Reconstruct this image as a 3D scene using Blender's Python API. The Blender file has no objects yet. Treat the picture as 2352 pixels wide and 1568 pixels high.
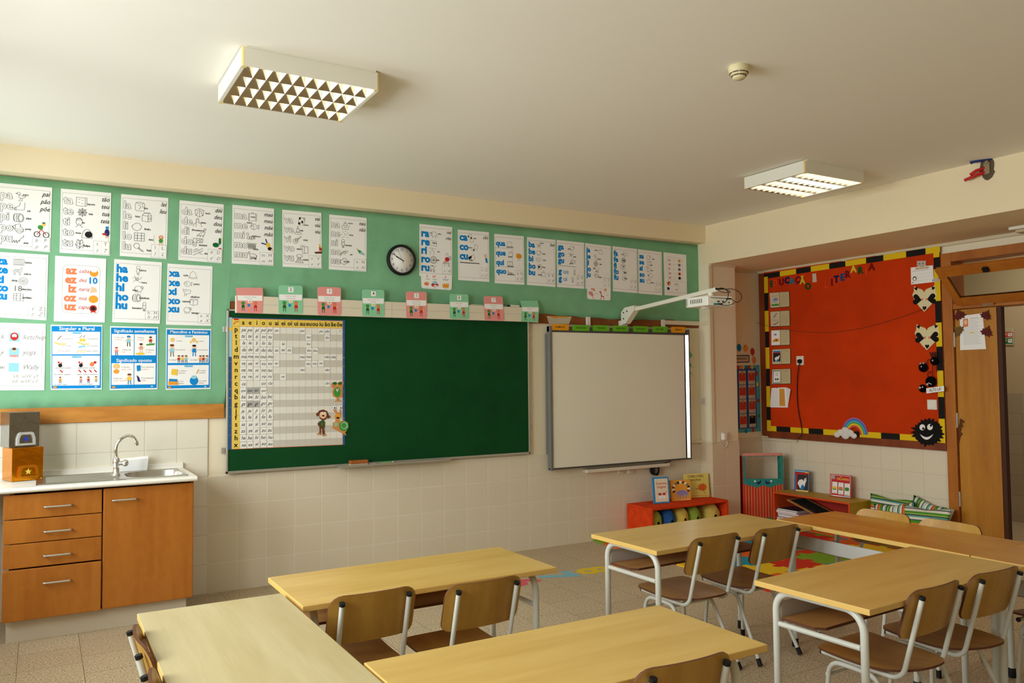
import bpy, bmesh, math, random
from mathutils import Vector, Matrix, Euler
random.seed(7)
SC = bpy.context.scene
COL = SC.collection
PI = math.pi

# ---------------------------------------------------------------- camera model (solved from the wall-tile grid)
YAW, PITCH, ROLL, FPX = 0.53032385, 0.04429459, -0.00927835, 1847.4896
CAM = Vector((-1.00743, -5.89931, 1.46625))
def cam_axes():
    f = Vector((math.sin(YAW)*math.cos(PITCH), math.cos(YAW)*math.cos(PITCH), math.sin(PITCH)))
    r = Vector((math.cos(YAW), -math.sin(YAW), 0)); u = r.cross(f)
    c, s = math.cos(ROLL), math.sin(ROLL)
    return c*r+s*u, -s*r+c*u, f
CR, CU, CF = cam_axes()
def ray(x, y): return CF + CR*((x-1176)/FPX) - CU*((y-784)/FPX)
def onX(x, y, X): d = ray(x, y); return CAM + d*((X-CAM.x)/d.x)
def onY(x, y, Y): d = ray(x, y); return CAM + d*((Y-CAM.y)/d.y)
def onZ(x, y, Z): d = ray(x, y); return CAM + d*((Z-CAM.z)/d.z)
# measuring frames: (origin x, origin y, scale)
def zf(ox, oy, s): return lambda a, b: (ox+a/s, oy+b/s)

# ---------------------------------------------------------------- materials
def lin(c):
    c = c/255.0
    return c/12.92 if c <= .04045 else ((c+.055)/1.055)**2.4
def C3(rgb): return (lin(rgb[0]), lin(rgb[1]), lin(rgb[2]), 1)
MATS = {}
def mat(name, rgb, rough=.6, spec=.4, metal=0, **kw):
    if name in MATS: return MATS[name]
    m = bpy.data.materials.new(name); m.use_nodes = True
    b = m.node_tree.nodes['Principled BSDF']
    b.inputs['Base Color'].default_value = C3(rgb)
    b.inputs['Roughness'].default_value = rough
    b.inputs['Specular IOR Level'].default_value = spec
    b.inputs['Metallic'].default_value = metal
    for k, v in kw.items(): b.inputs[k].default_value = v
    MATS[name] = m
    return m
class NT:
    def __init__(s, m): s.m = m; s.t = m.node_tree; s.b = s.t.nodes['Principled BSDF']
    def n(s, typ, **kw):
        x = s.t.nodes.new(typ)
        for k, v in kw.items(): setattr(x, k, v)
        return x
    def l(s, a, b): s.t.links.new(a, b)
    def math(s, op, a, b=None, c=None):
        x = s.n('ShaderNodeMath', operation=op)
        for i, v in enumerate((a, b, c)):
            if v is None: continue
            if isinstance(v, (int, float)): x.inputs[i].default_value = v
            else: s.l(v, x.inputs[i])
        return x.outputs[0]
    def mix(s, fac, a, b, blend='MIX'):
        x = s.n('ShaderNodeMix', data_type='RGBA', blend_type=blend)
        for i, v in ((0, fac), (6, a), (7, b)):
            if isinstance(v, (int, float)): x.inputs[i].default_value = v
            elif isinstance(v, tuple): x.inputs[i].default_value = v
            else: s.l(v, x.inputs[i])
        return x.outputs[2]
    def pos(s, kind='Object'):
        return s.n('ShaderNodeTexCoord').outputs[kind]
    def mapping(s, vec, scale=(1,1,1), loc=(0,0,0), rot=(0,0,0)):
        x = s.n('ShaderNodeMapping'); x.inputs['Scale'].default_value = scale
        x.inputs['Location'].default_value = loc; x.inputs['Rotation'].default_value = rot
        s.l(vec, x.inputs['Vector']); return x.outputs[0]
    def noise(s, vec, scale, detail=3, rough=.5):
        x = s.n('ShaderNodeTexNoise'); x.inputs['Scale'].default_value = scale
        x.inputs['Detail'].default_value = detail; x.inputs['Roughness'].default_value = rough
        s.l(vec, x.inputs['Vector']); return x.outputs['Fac']
    def ramp(s, fac, stops, interp='LINEAR'):
        x = s.n('ShaderNodeValToRGB'); x.color_ramp.interpolation = interp
        e = x.color_ramp.elements
        while len(e) < len(stops): e.new(.5)
        for k, (p, c) in zip(e, stops): k.position = p; k.color = c if len(c) == 4 else C3(c)
        s.l(fac, x.inputs[0]); return x.outputs[0]
    def bump(s, h, strength=.2, dist=.002):
        x = s.n('ShaderNodeBump'); x.inputs['Strength'].default_value = strength; x.inputs['Distance'].default_value = dist
        s.l(h, x.inputs['Height']); s.l(x.outputs[0], s.b.inputs['Normal'])
    def color(s, c): s.l(c, s.b.inputs['Base Color'])
def tiles(name, axes, size, off, c1, c2, grout, gw=.004, rough=.25, spec=.5, bumpd=.002):
    """square glazed tiles on a world-aligned plane; axes = two of 'XYZ'"""
    m = mat(name, c1, rough, spec); t = NT(m)
    geo = t.n('ShaderNodeNewGeometry').outputs['Position']
    sep = t.n('ShaderNodeSeparateXYZ'); t.l(geo, sep.inputs[0])
    uv = [t.math('DIVIDE', t.math('SUBTRACT', sep.outputs[a], o), sz) for a, o, sz in zip(axes, off, size)]
    edge = None; fl = []
    for c, sz in zip(uv, size):
        fr = t.math('FRACT', c); d = t.math('MULTIPLY', t.math('MINIMUM', fr, t.math('SUBTRACT', 1.0, fr)), sz)
        edge = d if edge is None else t.math('MINIMUM', edge, d); fl.append(t.math('FLOOR', c))
    comb = t.n('ShaderNodeCombineXYZ'); t.l(fl[0], comb.inputs[0]); t.l(fl[1], comb.inputs[1])
    wn = t.n('ShaderNodeTexWhiteNoise'); t.l(comb.outputs[0], wn.inputs['Vector'])
    base = t.mix(wn.outputs['Value'], C3(c1), C3(c2))
    g = t.math('LESS_THAN', edge, gw/2)
    t.color(t.mix(g, base, C3(grout)))
    h = t.math('MINIMUM', t.math('DIVIDE', edge, gw*1.2), 1.0)
    t.bump(h, .35, bumpd)
    return m
def wood(name, c1, c2, scale=(1.2, 14, 14), rough=.4, spec=.4, vary=0.0, bands=1.0):
    m = mat(name, c1, rough, spec); t = NT(m)
    v = t.mapping(t.pos(), scale)
    if vary:
        oi = t.n('ShaderNodeObjectInfo')
        ad = t.n('ShaderNodeVectorMath', operation='ADD'); t.l(v, ad.inputs[0])
        cb = t.n('ShaderNodeCombineXYZ'); mul = t.math('MULTIPLY', oi.outputs['Random'], 37.0)
        for i in range(3): t.l(mul, cb.inputs[i])
        t.l(cb.outputs[0], ad.inputs[1]); v = ad.outputs[0]
    n1 = t.noise(v, 1.0*bands, 5, .6); n2 = t.noise(t.mapping(v, (1, 7, 7)), 3, 3, .6)
    f = t.math('ADD', t.math('MULTIPLY', n1, .75), t.math('MULTIPLY', n2, .25))
    col = t.ramp(f, [(.36, c2), (.64, c1)])
    if vary:
        col = t.mix(t.math('MULTIPLY', oi.outputs['Random'], vary), col, C3(c2))
    t.color(col)
    return m
def speck(name, c1, c2, c3, scale=260, rough=.5):
    m = mat(name, c1, rough, .3); t = NT(m)
    n = t.noise(t.pos(), scale, 2, .7)
    t.color(t.ramp(n, [(.32, c2), (.48, c1), (.55, c1), (.72, c3)]))
    return m
def cloth(name, rgb, scale=9, amt=.12, rough=.9, bump=.15, weave=0):
    m = mat(name, rgb, rough, .1); t = NT(m)
    n = t.noise(t.pos(), scale, 4, .6)
    d = tuple(int(c*(1-amt)) for c in rgb); l_ = tuple(min(255, int(c*(1+amt*.5))) for c in rgb)
    t.color(t.ramp(n, [(.3, d), (.7, l_)]))
    t.bump(n, bump, .01)
    return m

# ---------------------------------------------------------------- mesh builder: several shapes -> ONE mesh object
def fillet(pts, r, seg=7):
    pts = [Vector(p) for p in pts]; out = [pts[0]]
    for i in range(1, len(pts)-1):
        a, b, c = pts[i-1], pts[i], pts[i+1]
        rr = r[i-1] if isinstance(r, (list, tuple)) else r
        d1 = (a-b).normalized(); d2 = (c-b).normalized(); ang = d1.angle(d2)
        if ang > 3.1 or rr <= 0: out.append(b); continue
        t = min(rr/math.tan(ang/2), (a-b).length*.49, (c-b).length*.49)
        rr = t*math.tan(ang/2)
        cen = b + (d1+d2).normalized()*(rr/math.sin(ang/2))
        p0 = b+d1*t; p1 = b+d2*t; v0 = p0-cen; v1 = p1-cen; tot = v0.angle(v1)
        ax = v0.cross(v1).normalized()
        for k in range(seg+1):
            out.append(cen + Matrix.Rotation(tot*k/seg, 3, ax) @ v0)
    out.append(pts[-1]); return out
def spline(pts, n=6):
    P = [Vector(p) for p in pts]; P = [2*P[0]-P[1]]+P+[2*P[-1]-P[-2]]; out = []
    for i in range(1, len(P)-2):
        for k in range(n):
            t = k/n; a, b, c, d = P[i-1:i+3]
            out.append(.5*((2*b)+(c-a)*t+(2*a-5*b+4*c-d)*t*t+(3*b-a-3*c+d)*t**3))
    out.append(P[-2]); return out
class MB:
    def __init__(s, *mats): s.v = []; s.f = []; s.fm = []; s.sm = []; s.mats = list(mats)
    def mi(s, m):
        if isinstance(m, int): return m
        if m not in s.mats: s.mats.append(m)
        return s.mats.index(m)
    def add(s, vs, fs, m=0, smooth=False):
        o = len(s.v); s.v += [Vector(v) for v in vs]; k = s.mi(m)
        for f in fs: s.f.append(tuple(i+o for i in f)); s.fm.append(k); s.sm.append(smooth)
        return s
    def hexa(s, p, m=0):
        return s.add(p, [(0,3,2,1),(4,5,6,7),(0,1,5,4),(1,2,6,5),(2,3,7,6),(3,0,4,7)], m)
    def box(s, x0, x1, y0, y1, z0, z1, m=0):
        return s.hexa([(x0,y0,z0),(x1,y0,z0),(x1,y1,z0),(x0,y1,z0),(x0,y0,z1),(x1,y0,z1),(x1,y1,z1),(x0,y1,z1)], m)
    def obox(s, M, sx, sy, sz, m=0):
        h = [(-sx/2,-sy/2,-sz/2),(sx/2,-sy/2,-sz/2),(sx/2,sy/2,-sz/2),(-sx/2,sy/2,-sz/2)]
        return s.hexa([M @ Vector(p) for p in h]+[M @ (Vector(p)+Vector((0,0,sz))) for p in h], m)
    def prism(s, ring, d, m=0, mside=None, smooth=False):
        ring = [Vector(p) for p in ring]; d = Vector(d); n = len(ring)
        s.add(ring+[p+d for p in ring], [tuple(range(n-1, -1, -1)), tuple(range(n, 2*n))], m)
        s.add(ring+[p+d for p in ring], [(i, (i+1) % n, n+(i+1) % n, n+i) for i in range(n)], m if mside is None else mside, smooth)
        return s
    def tube(s, pts, r, m=0, seg=10, cap=True):
        pts = [Vector(p) for p in pts]; n = len(pts); rs = r if isinstance(r, (list, tuple)) else [r]*n
        vs = []; T = []
        for i in range(n):
            a = pts[max(0, i-1)]; b = pts[min(n-1, i+1)]; T.append((b-a).normalized() if (b-a).length > 1e-9 else Vector((0,0,1)))
        u = T[0].orthogonal().normalized()
        for i in range(n):
            u = (u - T[i]*u.dot(T[i])).normalized(); w = T[i].cross(u)
            for k in range(seg):
                a = 2*PI*k/seg; vs.append(pts[i]+(u*math.cos(a)+w*math.sin(a))*rs[i])
        fs = [(i*seg+k, i*seg+(k+1) % seg, (i+1)*seg+(k+1) % seg, (i+1)*seg+k) for i in range(n-1) for k in range(seg)]
        s.add(vs, fs, m, True)
        if cap: s.add(vs[:seg], [tuple(range(seg-1, -1, -1))], m); s.add(vs[-seg:], [tuple(range(seg))], m)
        return s
    def lathe(s, prof, M=None, m=0, seg=24, smooth=True):
        M = M or Matrix(); vs = [M @ Vector((r*math.cos(2*PI*k/seg), r*math.sin(2*PI*k/seg), z)) for r, z in prof for k in range(seg)]
        n = len(prof)
        s.add(vs, [(i*seg+k, i*seg+(k+1) % seg, (i+1)*seg+(k+1) % seg, (i+1)*seg+k) for i in range(n-1) for k in range(seg)], m, smooth)
        s.add(vs[:seg], [tuple(range(seg-1, -1, -1))], m); s.add(vs[-seg:], [tuple(range(seg))], m)
        return s
    def grid(s, fn, nu, nv, m=0, smooth=True):
        vs = [fn(i/nu, j/nv) for j in range(nv+1) for i in range(nu+1)]
        return s.add(vs, [(j*(nu+1)+i, j*(nu+1)+i+1, (j+1)*(nu+1)+i+1, (j+1)*(nu+1)+i) for j in range(nv) for i in range(nu)], m, smooth)
    def sphere(s, c, rx, ry, rz, m=0, nu=14, nv=9, fn=None):
        c = Vector(c)
        def g(u, v):
            a = 2*PI*u; b = PI*(v-.5); k = fn(a, b) if fn else 1
            return c+Vector((rx*math.cos(a)*math.cos(b), ry*math.sin(a)*math.cos(b), rz*math.sin(b)))*k
        return s.grid(g, nu, nv, m)
    def build(s, name, parent=None, bevel=0, weld=False, at=None, seg=2):
        off = Vector()
        if parent is not None:
            p = parent
            while p is not None: off += Vector(p.location); p = p.parent
        elif at is not None: off = Vector(at)
        else:
            xs, ys, zs = zip(*[(v.x, v.y, v.z) for v in s.v])
            off = Vector(((min(xs)+max(xs))/2, (min(ys)+max(ys))/2, min(zs)))
        me = bpy.data.meshes.new(name)
        me.from_pydata([v-off for v in s.v], [], s.f)
        for m in s.mats: me.materials.append(m)
        me.polygons.foreach_set('material_index', s.fm)
        me.polygons.foreach_set('use_smooth', s.sm)
        if weld:
            bm = bmesh.new(); bm.from_mesh(me); bmesh.ops.remove_doubles(bm, verts=bm.verts, dist=1e-5)
            bmesh.ops.recalc_face_normals(bm, faces=bm.faces); bm.to_mesh(me); bm.free()
        me.update()
        o = bpy.data.objects.new(name, me); COL.objects.link(o)
        if parent is not None: o.parent = parent
        else: o.location = off
        if bevel:
            b = o.modifiers.new('soft_edges', 'BEVEL'); b.width = bevel; b.segments = seg; b.limit_method = 'ANGLE'; b.angle_limit = .7
        return o
LABELS = set()
def tag(o, label, cat, group=None):
    if label in LABELS and not group: print('DUP LABEL', label)
    LABELS.add(label)
    o['label'] = label; o['category'] = cat
    if group: o['group'] = group
    return o
def struct(o): o['kind'] = 'structure'; return o
def thing(name, label, cat, loc=(0,0,0), group=None):
    o = bpy.data.objects.new(name, None); COL.objects.link(o); o.location = loc; o.empty_display_size = .05
    return tag(o, label, cat, group)
def dup(root, loc, rotz, label, group=None):
    r = root.copy(); COL.objects.link(r); r.location = loc; r.rotation_euler = (0, 0, rotz); tag(r, label, root['category'], group or root.get('group'))
    for ch in list(root.children):
        c = ch.copy(); COL.objects.link(c); c.parent = r
        for g in ch.children:
            d = g.copy(); COL.objects.link(d); d.parent = c
    return r

# ---------------------------------------------------------------- lettering (built-in font turned into polygons)
_TXT = {}
def text_polys(t, bold=0.0, shear=0.0):
    k = (t, bold, shear)
    if k in _TXT: return _TXT[k]
    cu = bpy.data.curves.new('lettering', 'FONT'); cu.body = t; cu.size = 1; cu.resolution_u = 2
    cu.offset = bold; cu.shear = shear; cu.fill_mode = 'FRONT'
    ob = bpy.data.objects.new('lettering', cu); COL.objects.link(ob)
    me = bpy.data.meshes.new_from_object(ob.evaluated_get(bpy.context.evaluated_depsgraph_get()))
    vs = [(v.co.x, v.co.y) for v in me.vertices]; fs = [tuple(p.vertices) for p in me.polygons]
    bpy.data.objects.remove(ob); bpy.data.curves.remove(cu); bpy.data.meshes.remove(me)
    w = max([v[0] for v in vs], default=0)
    _TXT[k] = (vs, fs, w); return _TXT[k]

class Sheet:
    """a flat printed thing (poster, card, cover): all its print is relief inside one mesh.
    corners TL, TR, BR, BL in world; n = outward normal; uv: u right, v down, both 0..1"""
    EPS = .00002
    def __init__(s, c, n, paper, gap=.001, thick=.0012, radius=0, mb=None):
        s.c = [Vector(p) for p in c]; s.n = Vector(n).normalized(); s.mb = mb or MB()
        s.W = ((s.c[1]-s.c[0]).length+(s.c[2]-s.c[3]).length)/2; s.H = ((s.c[3]-s.c[0]).length+(s.c[2]-s.c[1]).length)/2
        s.base = gap+thick; s.lay = 0; s.cnt = 0
        if paper is not None:
            ring = s.rr(0, 0, 1, 1, radius) if radius else [(0,0),(1,0),(1,1),(0,1)]
            s.mb.prism([s.p(u, v, gap-s.base) for u, v in ring][::-1], s.n*thick, paper)
    def p(s, u, v, h=0.0):
        a = s.c[0].lerp(s.c[1], u); b = s.c[3].lerp(s.c[2], u)
        return a.lerp(b, v)+s.n*(s.base+h)
    def rr(s, u0, v0, u1, v1, r, k=5):
        ru, rv = r/s.W, r/s.H; o = []
        for cu, cv, a0 in ((u1-ru, v0+rv, -90), (u1-ru, v1-rv, 0), (u0+ru, v1-rv, 90), (u0+ru, v0+rv, 180)):
            for i in range(k+1):
                a = math.radians(a0+90*i/k); o.append((cu+ru*math.cos(a), cv+rv*math.sin(a)))
        return o
    def up(s): s.lay += 1; return s
    def ht(s, lay):
        s.cnt += 1          # every print pass sits a hair above the one before
        return s.EPS*(1+(s.lay if lay is None else lay))+s.cnt*.00002
    def poly(s, pts, m, lay=None):
        h = s.ht(lay)
        s.mb.add([s.p(u, v, h) for u, v in pts], [tuple(range(len(pts)-1, -1, -1))], m); return s
    def rect(s, u0, v0, u1, v1, m, r=0, lay=None):
        return s.poly(s.rr(u0, v0, u1, v1, r) if r else [(u0,v0),(u1,v0),(u1,v1),(u0,v1)], m, lay)
    def line(s, pts, w, m, closed=False, lay=None):
        P = [Vector((u*s.W, v*s.H)) for u, v in pts]
        if closed: P = P+[P[0]]
        h = s.ht(lay); vs = []; fs = []
        for a, b in zip(P, P[1:]):
            d = b-a
            if d.length < 1e-6: continue
            d.normalize(); q = Vector((-d.y, d.x))*w/2; e = d*w*.3; o = len(vs)
            vs += [s.p(x.x/s.W, x.y/s.H, h) for x in (a-e+q, b+e+q, b+e-q, a-e-q)]; fs.append((o, o+1, o+2, o+3))
        s.mb.add(vs, fs, m); return s
    def ell(s, u, v, ru, m, rv=None, w=0, lay=None, k=16, a0=0, a1=360):
        rv = rv if rv is not None else ru*s.W/s.H
        pts = [(u+ru*math.cos(math.radians(a0+(a1-a0)*i/k)), v+rv*math.sin(math.radians(a0+(a1-a0)*i/k))) for i in range(k+(a1-a0 < 360))]
        return s.line(pts, w, m, a1-a0 >= 360, lay) if w else s.poly(pts, m, lay)
    def text(s, t, u, v, em, m, bold=0.0, shear=0.0, al='l', lay=None, sx=1.0, rot=0.0):
        vs, fs, w = text_polys(t, bold, shear); e = em*s.H
        h = s.ht(lay); ox = {'l': 0, 'c': -w/2, 'r': -w}[al]
        c, q = math.cos(rot), math.sin(rot); out = []
        for x, y in vs:
            X = (x+ox)*sx*e; Y = (y-.27)*e
            X, Y = X*c-Y*q, X*q+Y*c
            out.append(s.p(u+X/s.W, v-Y/s.H, h))
        s.mb.add(out, fs, m); return s
    def fat(s, t, u, v, em, m, r, bold=.02, **k):
        """heavy rounded lettering: the same word laid eight times around its place"""
        e = em*s.H*r
        for q in range(8): s.text(t, u+e*math.cos(q*PI/4)/s.W, v+e*math.sin(q*PI/4)/s.H, em, m, bold, **k)
        return s
    def build(s, name, parent=None): return s.mb.build(name, parent)

POW = (40, 208, 119); EXPO = 0.0

# ---------------------------------------------------------------- palette
PLAS = mat('cream_plaster', (238,226,198), .85, .15)
t = NT(PLAS); t.bump(t.noise(t.pos(), 60, 4), .08, .004)
CEILM = mat('ceiling_paint', (243,240,230), .9, .1)
t = NT(CEILM); t.bump(t.noise(t.pos(), 25, 4), .05, .004)
BEAM = mat('beam_paint', (238,222,188), .85, .15)
t = NT(BEAM); t.bump(t.noise(t.pos(), 40, 4), .06, .004)
TW = tiles('wall_tile_front', (0, 2), (.2, .2), (0, .0), (226,216,194), (224,213,190), (236,227,208), gw=.005)
TWS = tiles('wall_tile_sink', (0, 2), (.2, .2), (0, .0), (234,228,212), (232,225,208), (214,204,184), gw=.005)
TR_ = tiles('wall_tile_side', (1, 2), (.2, .2), (.08, .015), (230,219,197), (228,216,193), (212,200,177))
TC_ = tiles('wall_tile_column', (0, 2), (.2, .2), (.36, .0), (222,204,176), (220,201,172), (234,218,190))
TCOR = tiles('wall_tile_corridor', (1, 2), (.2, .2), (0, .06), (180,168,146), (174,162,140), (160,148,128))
FLOORM = mat('terrazzo_floor', (176,154,122), .45, .4)
def _floor():
    t = NT(FLOORM); geo = t.n('ShaderNodeNewGeometry').outputs['Position']
    sep = t.n('ShaderNodeSeparateXYZ'); t.l(geo, sep.inputs[0])
    S = .2945
    u = t.math('DIVIDE', t.math('SUBTRACT', sep.outputs[0], .0875), S); fu = t.math('FLOOR', u)
    wn = t.n('ShaderNodeTexWhiteNoise', noise_dimensions='1D'); t.l(fu, wn.inputs['W'])
    v = t.math('ADD', t.math('DIVIDE', t.math('ADD', sep.outputs[1], .09), S), t.math('MULTIPLY', t.math('ROUND', t.math('MULTIPLY', wn.outputs['Value'], 2.0)), .33))
    d = None
    for c in (u, v):
        fr = t.math('FRACT', c); e = t.math('MULTIPLY', t.math('MINIMUM', fr, t.math('SUBTRACT', 1.0, fr)), S)
        d = e if d is None else t.math('MINIMUM', d, e)
    n1 = t.noise(geo, 95, 2, .8); n2 = t.noise(geo, 2.2, 2)
    base = t.ramp(n1, [(.34, (120,98,70)), (.45, (186,166,134)), (.56, (196,177,146)), (.68, (228,214,188))])
    cb = t.n('ShaderNodeCombineXYZ'); t.l(fu, cb.inputs[0]); t.l(t.math('FLOOR', v), cb.inputs[1])
    w2 = t.n('ShaderNodeTexWhiteNoise'); t.l(cb.outputs[0], w2.inputs['Vector'])
    base = t.mix(t.math('MULTIPLY', w2.outputs['Value'], .16), base, C3((150,124,92)))
    g = t.math('LESS_THAN', d, .0016)
    t.color(t.mix(t.math('MULTIPLY', g, .8), base, C3((92,78,60))))
    t.l(t.math('ADD', t.math('MULTIPLY', n2, .2), .32), t.b.inputs['Roughness'])
_floor()
WHITE = mat('white_plastic', (232,226,212), .45, .4)
WHITEM = mat('white_enamel', (226,224,212), .35, .5)
BLACK = mat('black_rubber', (18,18,20), .6, .3)
BLKP = mat('black_paper', (30,28,27), .95, .08)
PAPER = mat('white_paper', (246,245,243), .9, .1)
INK = mat('black_ink', (38,36,36), .9, .1)
GREYI = mat('grey_ink', (120,118,114), .9, .1)
LGREY = mat('pale_grey_ink', (176,172,164), .9, .1)
BLUEI = mat('blue_ink', (14,136,212), .85, .15)
ORI = mat('orange_ink', (228,130,88), .85, .15)
REDI = mat('red_ink', (196,52,44), .85, .15)
GRNI = mat('green_ink', (70,148,60), .85, .15)
DGRI = mat('deep_green_ink', (28,104,52), .85, .15)
YELI = mat('yellow_ink', (240,200,70), .85, .15)
BRNI = mat('brown_ink', (110,62,38), .85, .15)
SKIN = mat('skin_ink', (240,196,158), .85, .15)
CYAN = mat('pale_blue_ink', (150,208,226), .85, .15)
PINKI = mat('pink_ink', (226,150,146), .85, .15)
PURI = mat('violet_ink', (150,140,190), .85, .15)
OCHI = mat('ochre_ink', (232,158,52), .85, .15)
NAVI = mat('navy_ink', (36,50,110), .85, .15)
GREEN_F = cloth('mint_fabric', (128,184,144), 4, .05, .95, .25)
BOARDW = wood('rail_wood', (206,142,62), (178,112,44), (3, 20, 20), .45)
CORK = wood('brown_backing', (150,84,34), (120,62,22), (3, 9, 9), .7)
REDW = wood('board_frame_wood', (140,66,26), (108,46,16), (8, 8, 2), .45)
DOORW = wood('door_wood', (196,134,44), (168,104,28), (9, 9, .8), .4)
FRAMEW = wood('door_frame_wood', (186,112,36), (162,90,26), (5, 5, 2), .4)
DARKW = mat('dark_wood_edge', (70,34,14), .5, .3)
ALU = mat('brushed_aluminium', (205,205,200), .35, .5, .85)
CHROME = mat('chrome', (225,225,225), .08, .5, 1)
STEEL = mat('stainless_steel', (196,194,188), .28, .5, 1)
CHALKB = cloth('chalkboard_green', (18,72,36), 3, .08, .55, .02)
GREYF = mat('grey_frame', (112,112,108), .5, .4)
DGREYF = mat('dark_grey_frame', (74,72,70), .5, .4)
DESKW = wood('desk_laminate', (214,180,106), (198,160,84), (1.3, 12, 12), .32, .4, .3)
DESKP = wood('pale_sheen_desk_laminate', (200,184,140), (184,164,116), (1.3, 12, 12), .30, .45)  # paler laminate, with the window's sheen on this top put into its colour
DESKO = wood('orange_desk_laminate', (206,150,66), (186,126,44), (1.3, 12, 12), .30, .45)
DESKE = mat('desk_edge_band', (216,176,98), .4, .4)
CHAIRW = wood('chair_plywood', (186,143,64), (164,119,44), (14, 3, 1.3), .38, .4, .25)
SEATW = wood('seat_plywood', (188,136,66), (164,112,48), (14, 1.3, 3), .38, .4, .25)
PLYE = mat('plywood_edge', (96,56,34), .6, .3)
SHELFW = wood('desk_shelf_wood', (186,136,78), (160,108,56), (1.3, 10, 10), .4, .4, .2)
TUBE = mat('grey_white_tube', (206,206,196), .35, .5)
MODP = mat('grey_steel_panel', (190,188,182), .5, .4)
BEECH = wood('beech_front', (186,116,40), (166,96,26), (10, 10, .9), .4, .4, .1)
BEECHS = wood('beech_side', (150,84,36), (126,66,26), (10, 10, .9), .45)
KWHITE = mat('white_laminate', (238,235,226), .3, .5)
PLINTH = mat('plinth_white', (206,196,178), .5, .4)
FXS = (0, 2)

# ---------------------------------------------------------------- the room shell
XL, XC, XW, YB, ZC = -1.9, 4.583, 5.5, -8.2, 2.925
struct(MB(FLOORM).box(XL-.15, 9.2, YB-.15, .3, -.1, 0).build('floor'))
struct(MB(CEILM).box(XL-.15, XW+.15, YB-.15, .3, ZC, ZC+.12).build('ceiling'))
struct(MB(PLAS).box(XL-.15, XC, 0, .15, 0, ZC).build('wall_front'))
struct(MB(PLAS).box(XC, XW+.15, .06, .21, 0, ZC).build('wall_recess'))
struct(MB(PLAS).box(XL-.15, XW+.15, YB-.15, YB, 0, ZC).build('wall_rear'))
struct(MB(TW).box(0, XC, -.006, 0, 0, .8).build('trim_1'))                       # tiled dado, chalkboard wall
struct(MB(TWS).box(XL, 0, -.007, 0, 0, 1.2).build('trim_2'))                     # tiles above the sink
struct(MB(BEAM).box(XL, XC, -.125, 0, 2.757, ZC).build('beam_front'))
struct(MB(BEAM).box(XC, XW, YB, .06, 2.548, ZC).build('beam_side'))
struct(MB(PLAS).box(XC, 4.93, -.16, .06, .82, 2.548).build('column'))
struct(MB(TC_).box(XC-.005, 4.936, -.166, .06, 0, .82).build('trim_3'))
struct(MB(TC_).box(4.936, XW, .054, .06, 0, .82).build('trim_4'))
# left wall with three windows (behind the camera's left shoulder)
WINS = [(-6.6, -4.7), (-4.35, -2.45), (-2.1, -.35)]
w = MB(PLAS); ys = [YB]+[y for a in WINS for y in a]+[0.0]
w.box(XL-.15, XL, YB, 0, 0, .95); w.box(XL-.15, XL, YB, 0, 2.6, ZC)
for i in range(0, len(ys), 2): w.box(XL-.15, XL, ys[i], ys[i+1], .95, 2.6)
struct(w.build('wall_left'))
for i, (a, b) in enumerate(WINS):
    f = MB(WHITE)
    for y in (a, (a+b)/2-.025, b-.05): f.box(XL-.11, XL-.06, y, y+.05, .95, 2.6)
    for z in (.95, 2.55): f.box(XL-.11, XL-.06, a, b, z, z+.05)
    struct(f.build('window_%d' % (i+1)))
# right wall: solid part with the red board, then the doorway
Y_J, Y_D = -1.948, -3.45
w = MB(PLAS); w.box(XW, XW+.15, Y_J, .06, 0, ZC); w.box(XW, XW+.15, YB, Y_D, 0, ZC); w.box(XW, XW+.15, Y_D, Y_J, 2.46, ZC)
struct(w.build('wall_right'))
struct(MB(TR_).box(XW-.006, XW, Y_J, .054, 0, .82).build('trim_5'))
m = MB(mat('white_moulding', (214,200,170), .6, .3)); m.box(XW-.03, XW, YB, .054, 2.522, 2.548); m.box(4.936, XW-.03, .04, .06, 2.528, 2.548)
m.box(4.6, 4.93, -.172, -.16, 2.53, 2.548)
struct(m.build('trim_6'))
# corridor behind the door
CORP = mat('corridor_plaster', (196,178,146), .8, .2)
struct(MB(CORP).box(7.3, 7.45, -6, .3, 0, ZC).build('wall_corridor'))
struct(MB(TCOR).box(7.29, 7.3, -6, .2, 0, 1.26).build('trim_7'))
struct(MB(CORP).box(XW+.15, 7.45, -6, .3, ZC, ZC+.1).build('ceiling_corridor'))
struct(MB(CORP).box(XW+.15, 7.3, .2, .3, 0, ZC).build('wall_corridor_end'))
# door frame, fixed leaf, tilted transom window
f = MB(FRAMEW); f.box(XW-.035, XW+.15, -2.033, Y_J, 0, 2.46); f.box(XW-.035, XW+.15, Y_D, Y_D+.085, 0, 2.46)
f.box(XW-.035, XW+.15, Y_D+.0851, -2.0331, 2.385, 2.46); f.box(XW-.03, XW+.15, Y_D+.0851, -2.0331, 1.99, 2.035)
struct(f.build('door_frame', bevel=.004))
R2 = zf(1660, 540, 3.016)
d = thing('door_leaf', 'narrow fixed wooden door leaf with a typed sheet pinned on it', 'door', (XW, -2.2, 0))
d['kind'] = 'structure'
MB(DOORW).box(XW-.012, XW+.03, -2.372, -2.039, .004, 1.985).build('door_panel', d, bevel=.003)
MB(DARKW).box(XW-.004, XW+.045, -2.405, -2.373, .004, 1.985).build('door_edge_strip', d)
for z in (1.68, 1.02, .38): MB(ALU).box(XW-.03, XW-.012, -2.044, -2.034, z, z+.12).build('hinge', d)
MB(ALU).box(XW-.022, XW-.0125, -2.068, -2.05, .19, .25).build('latch', d)
GLASS = mat('window_glass', (235,240,235), .05, .5, 0, **{'Transmission Weight': 1.0, 'IOR': 1.01})
tr = thing('transom_window', 'wooden transom window tilted open above the door leaf', 'window', (XW-.03, -2.7, 2.035))
tr['kind'] = 'structure'
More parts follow.
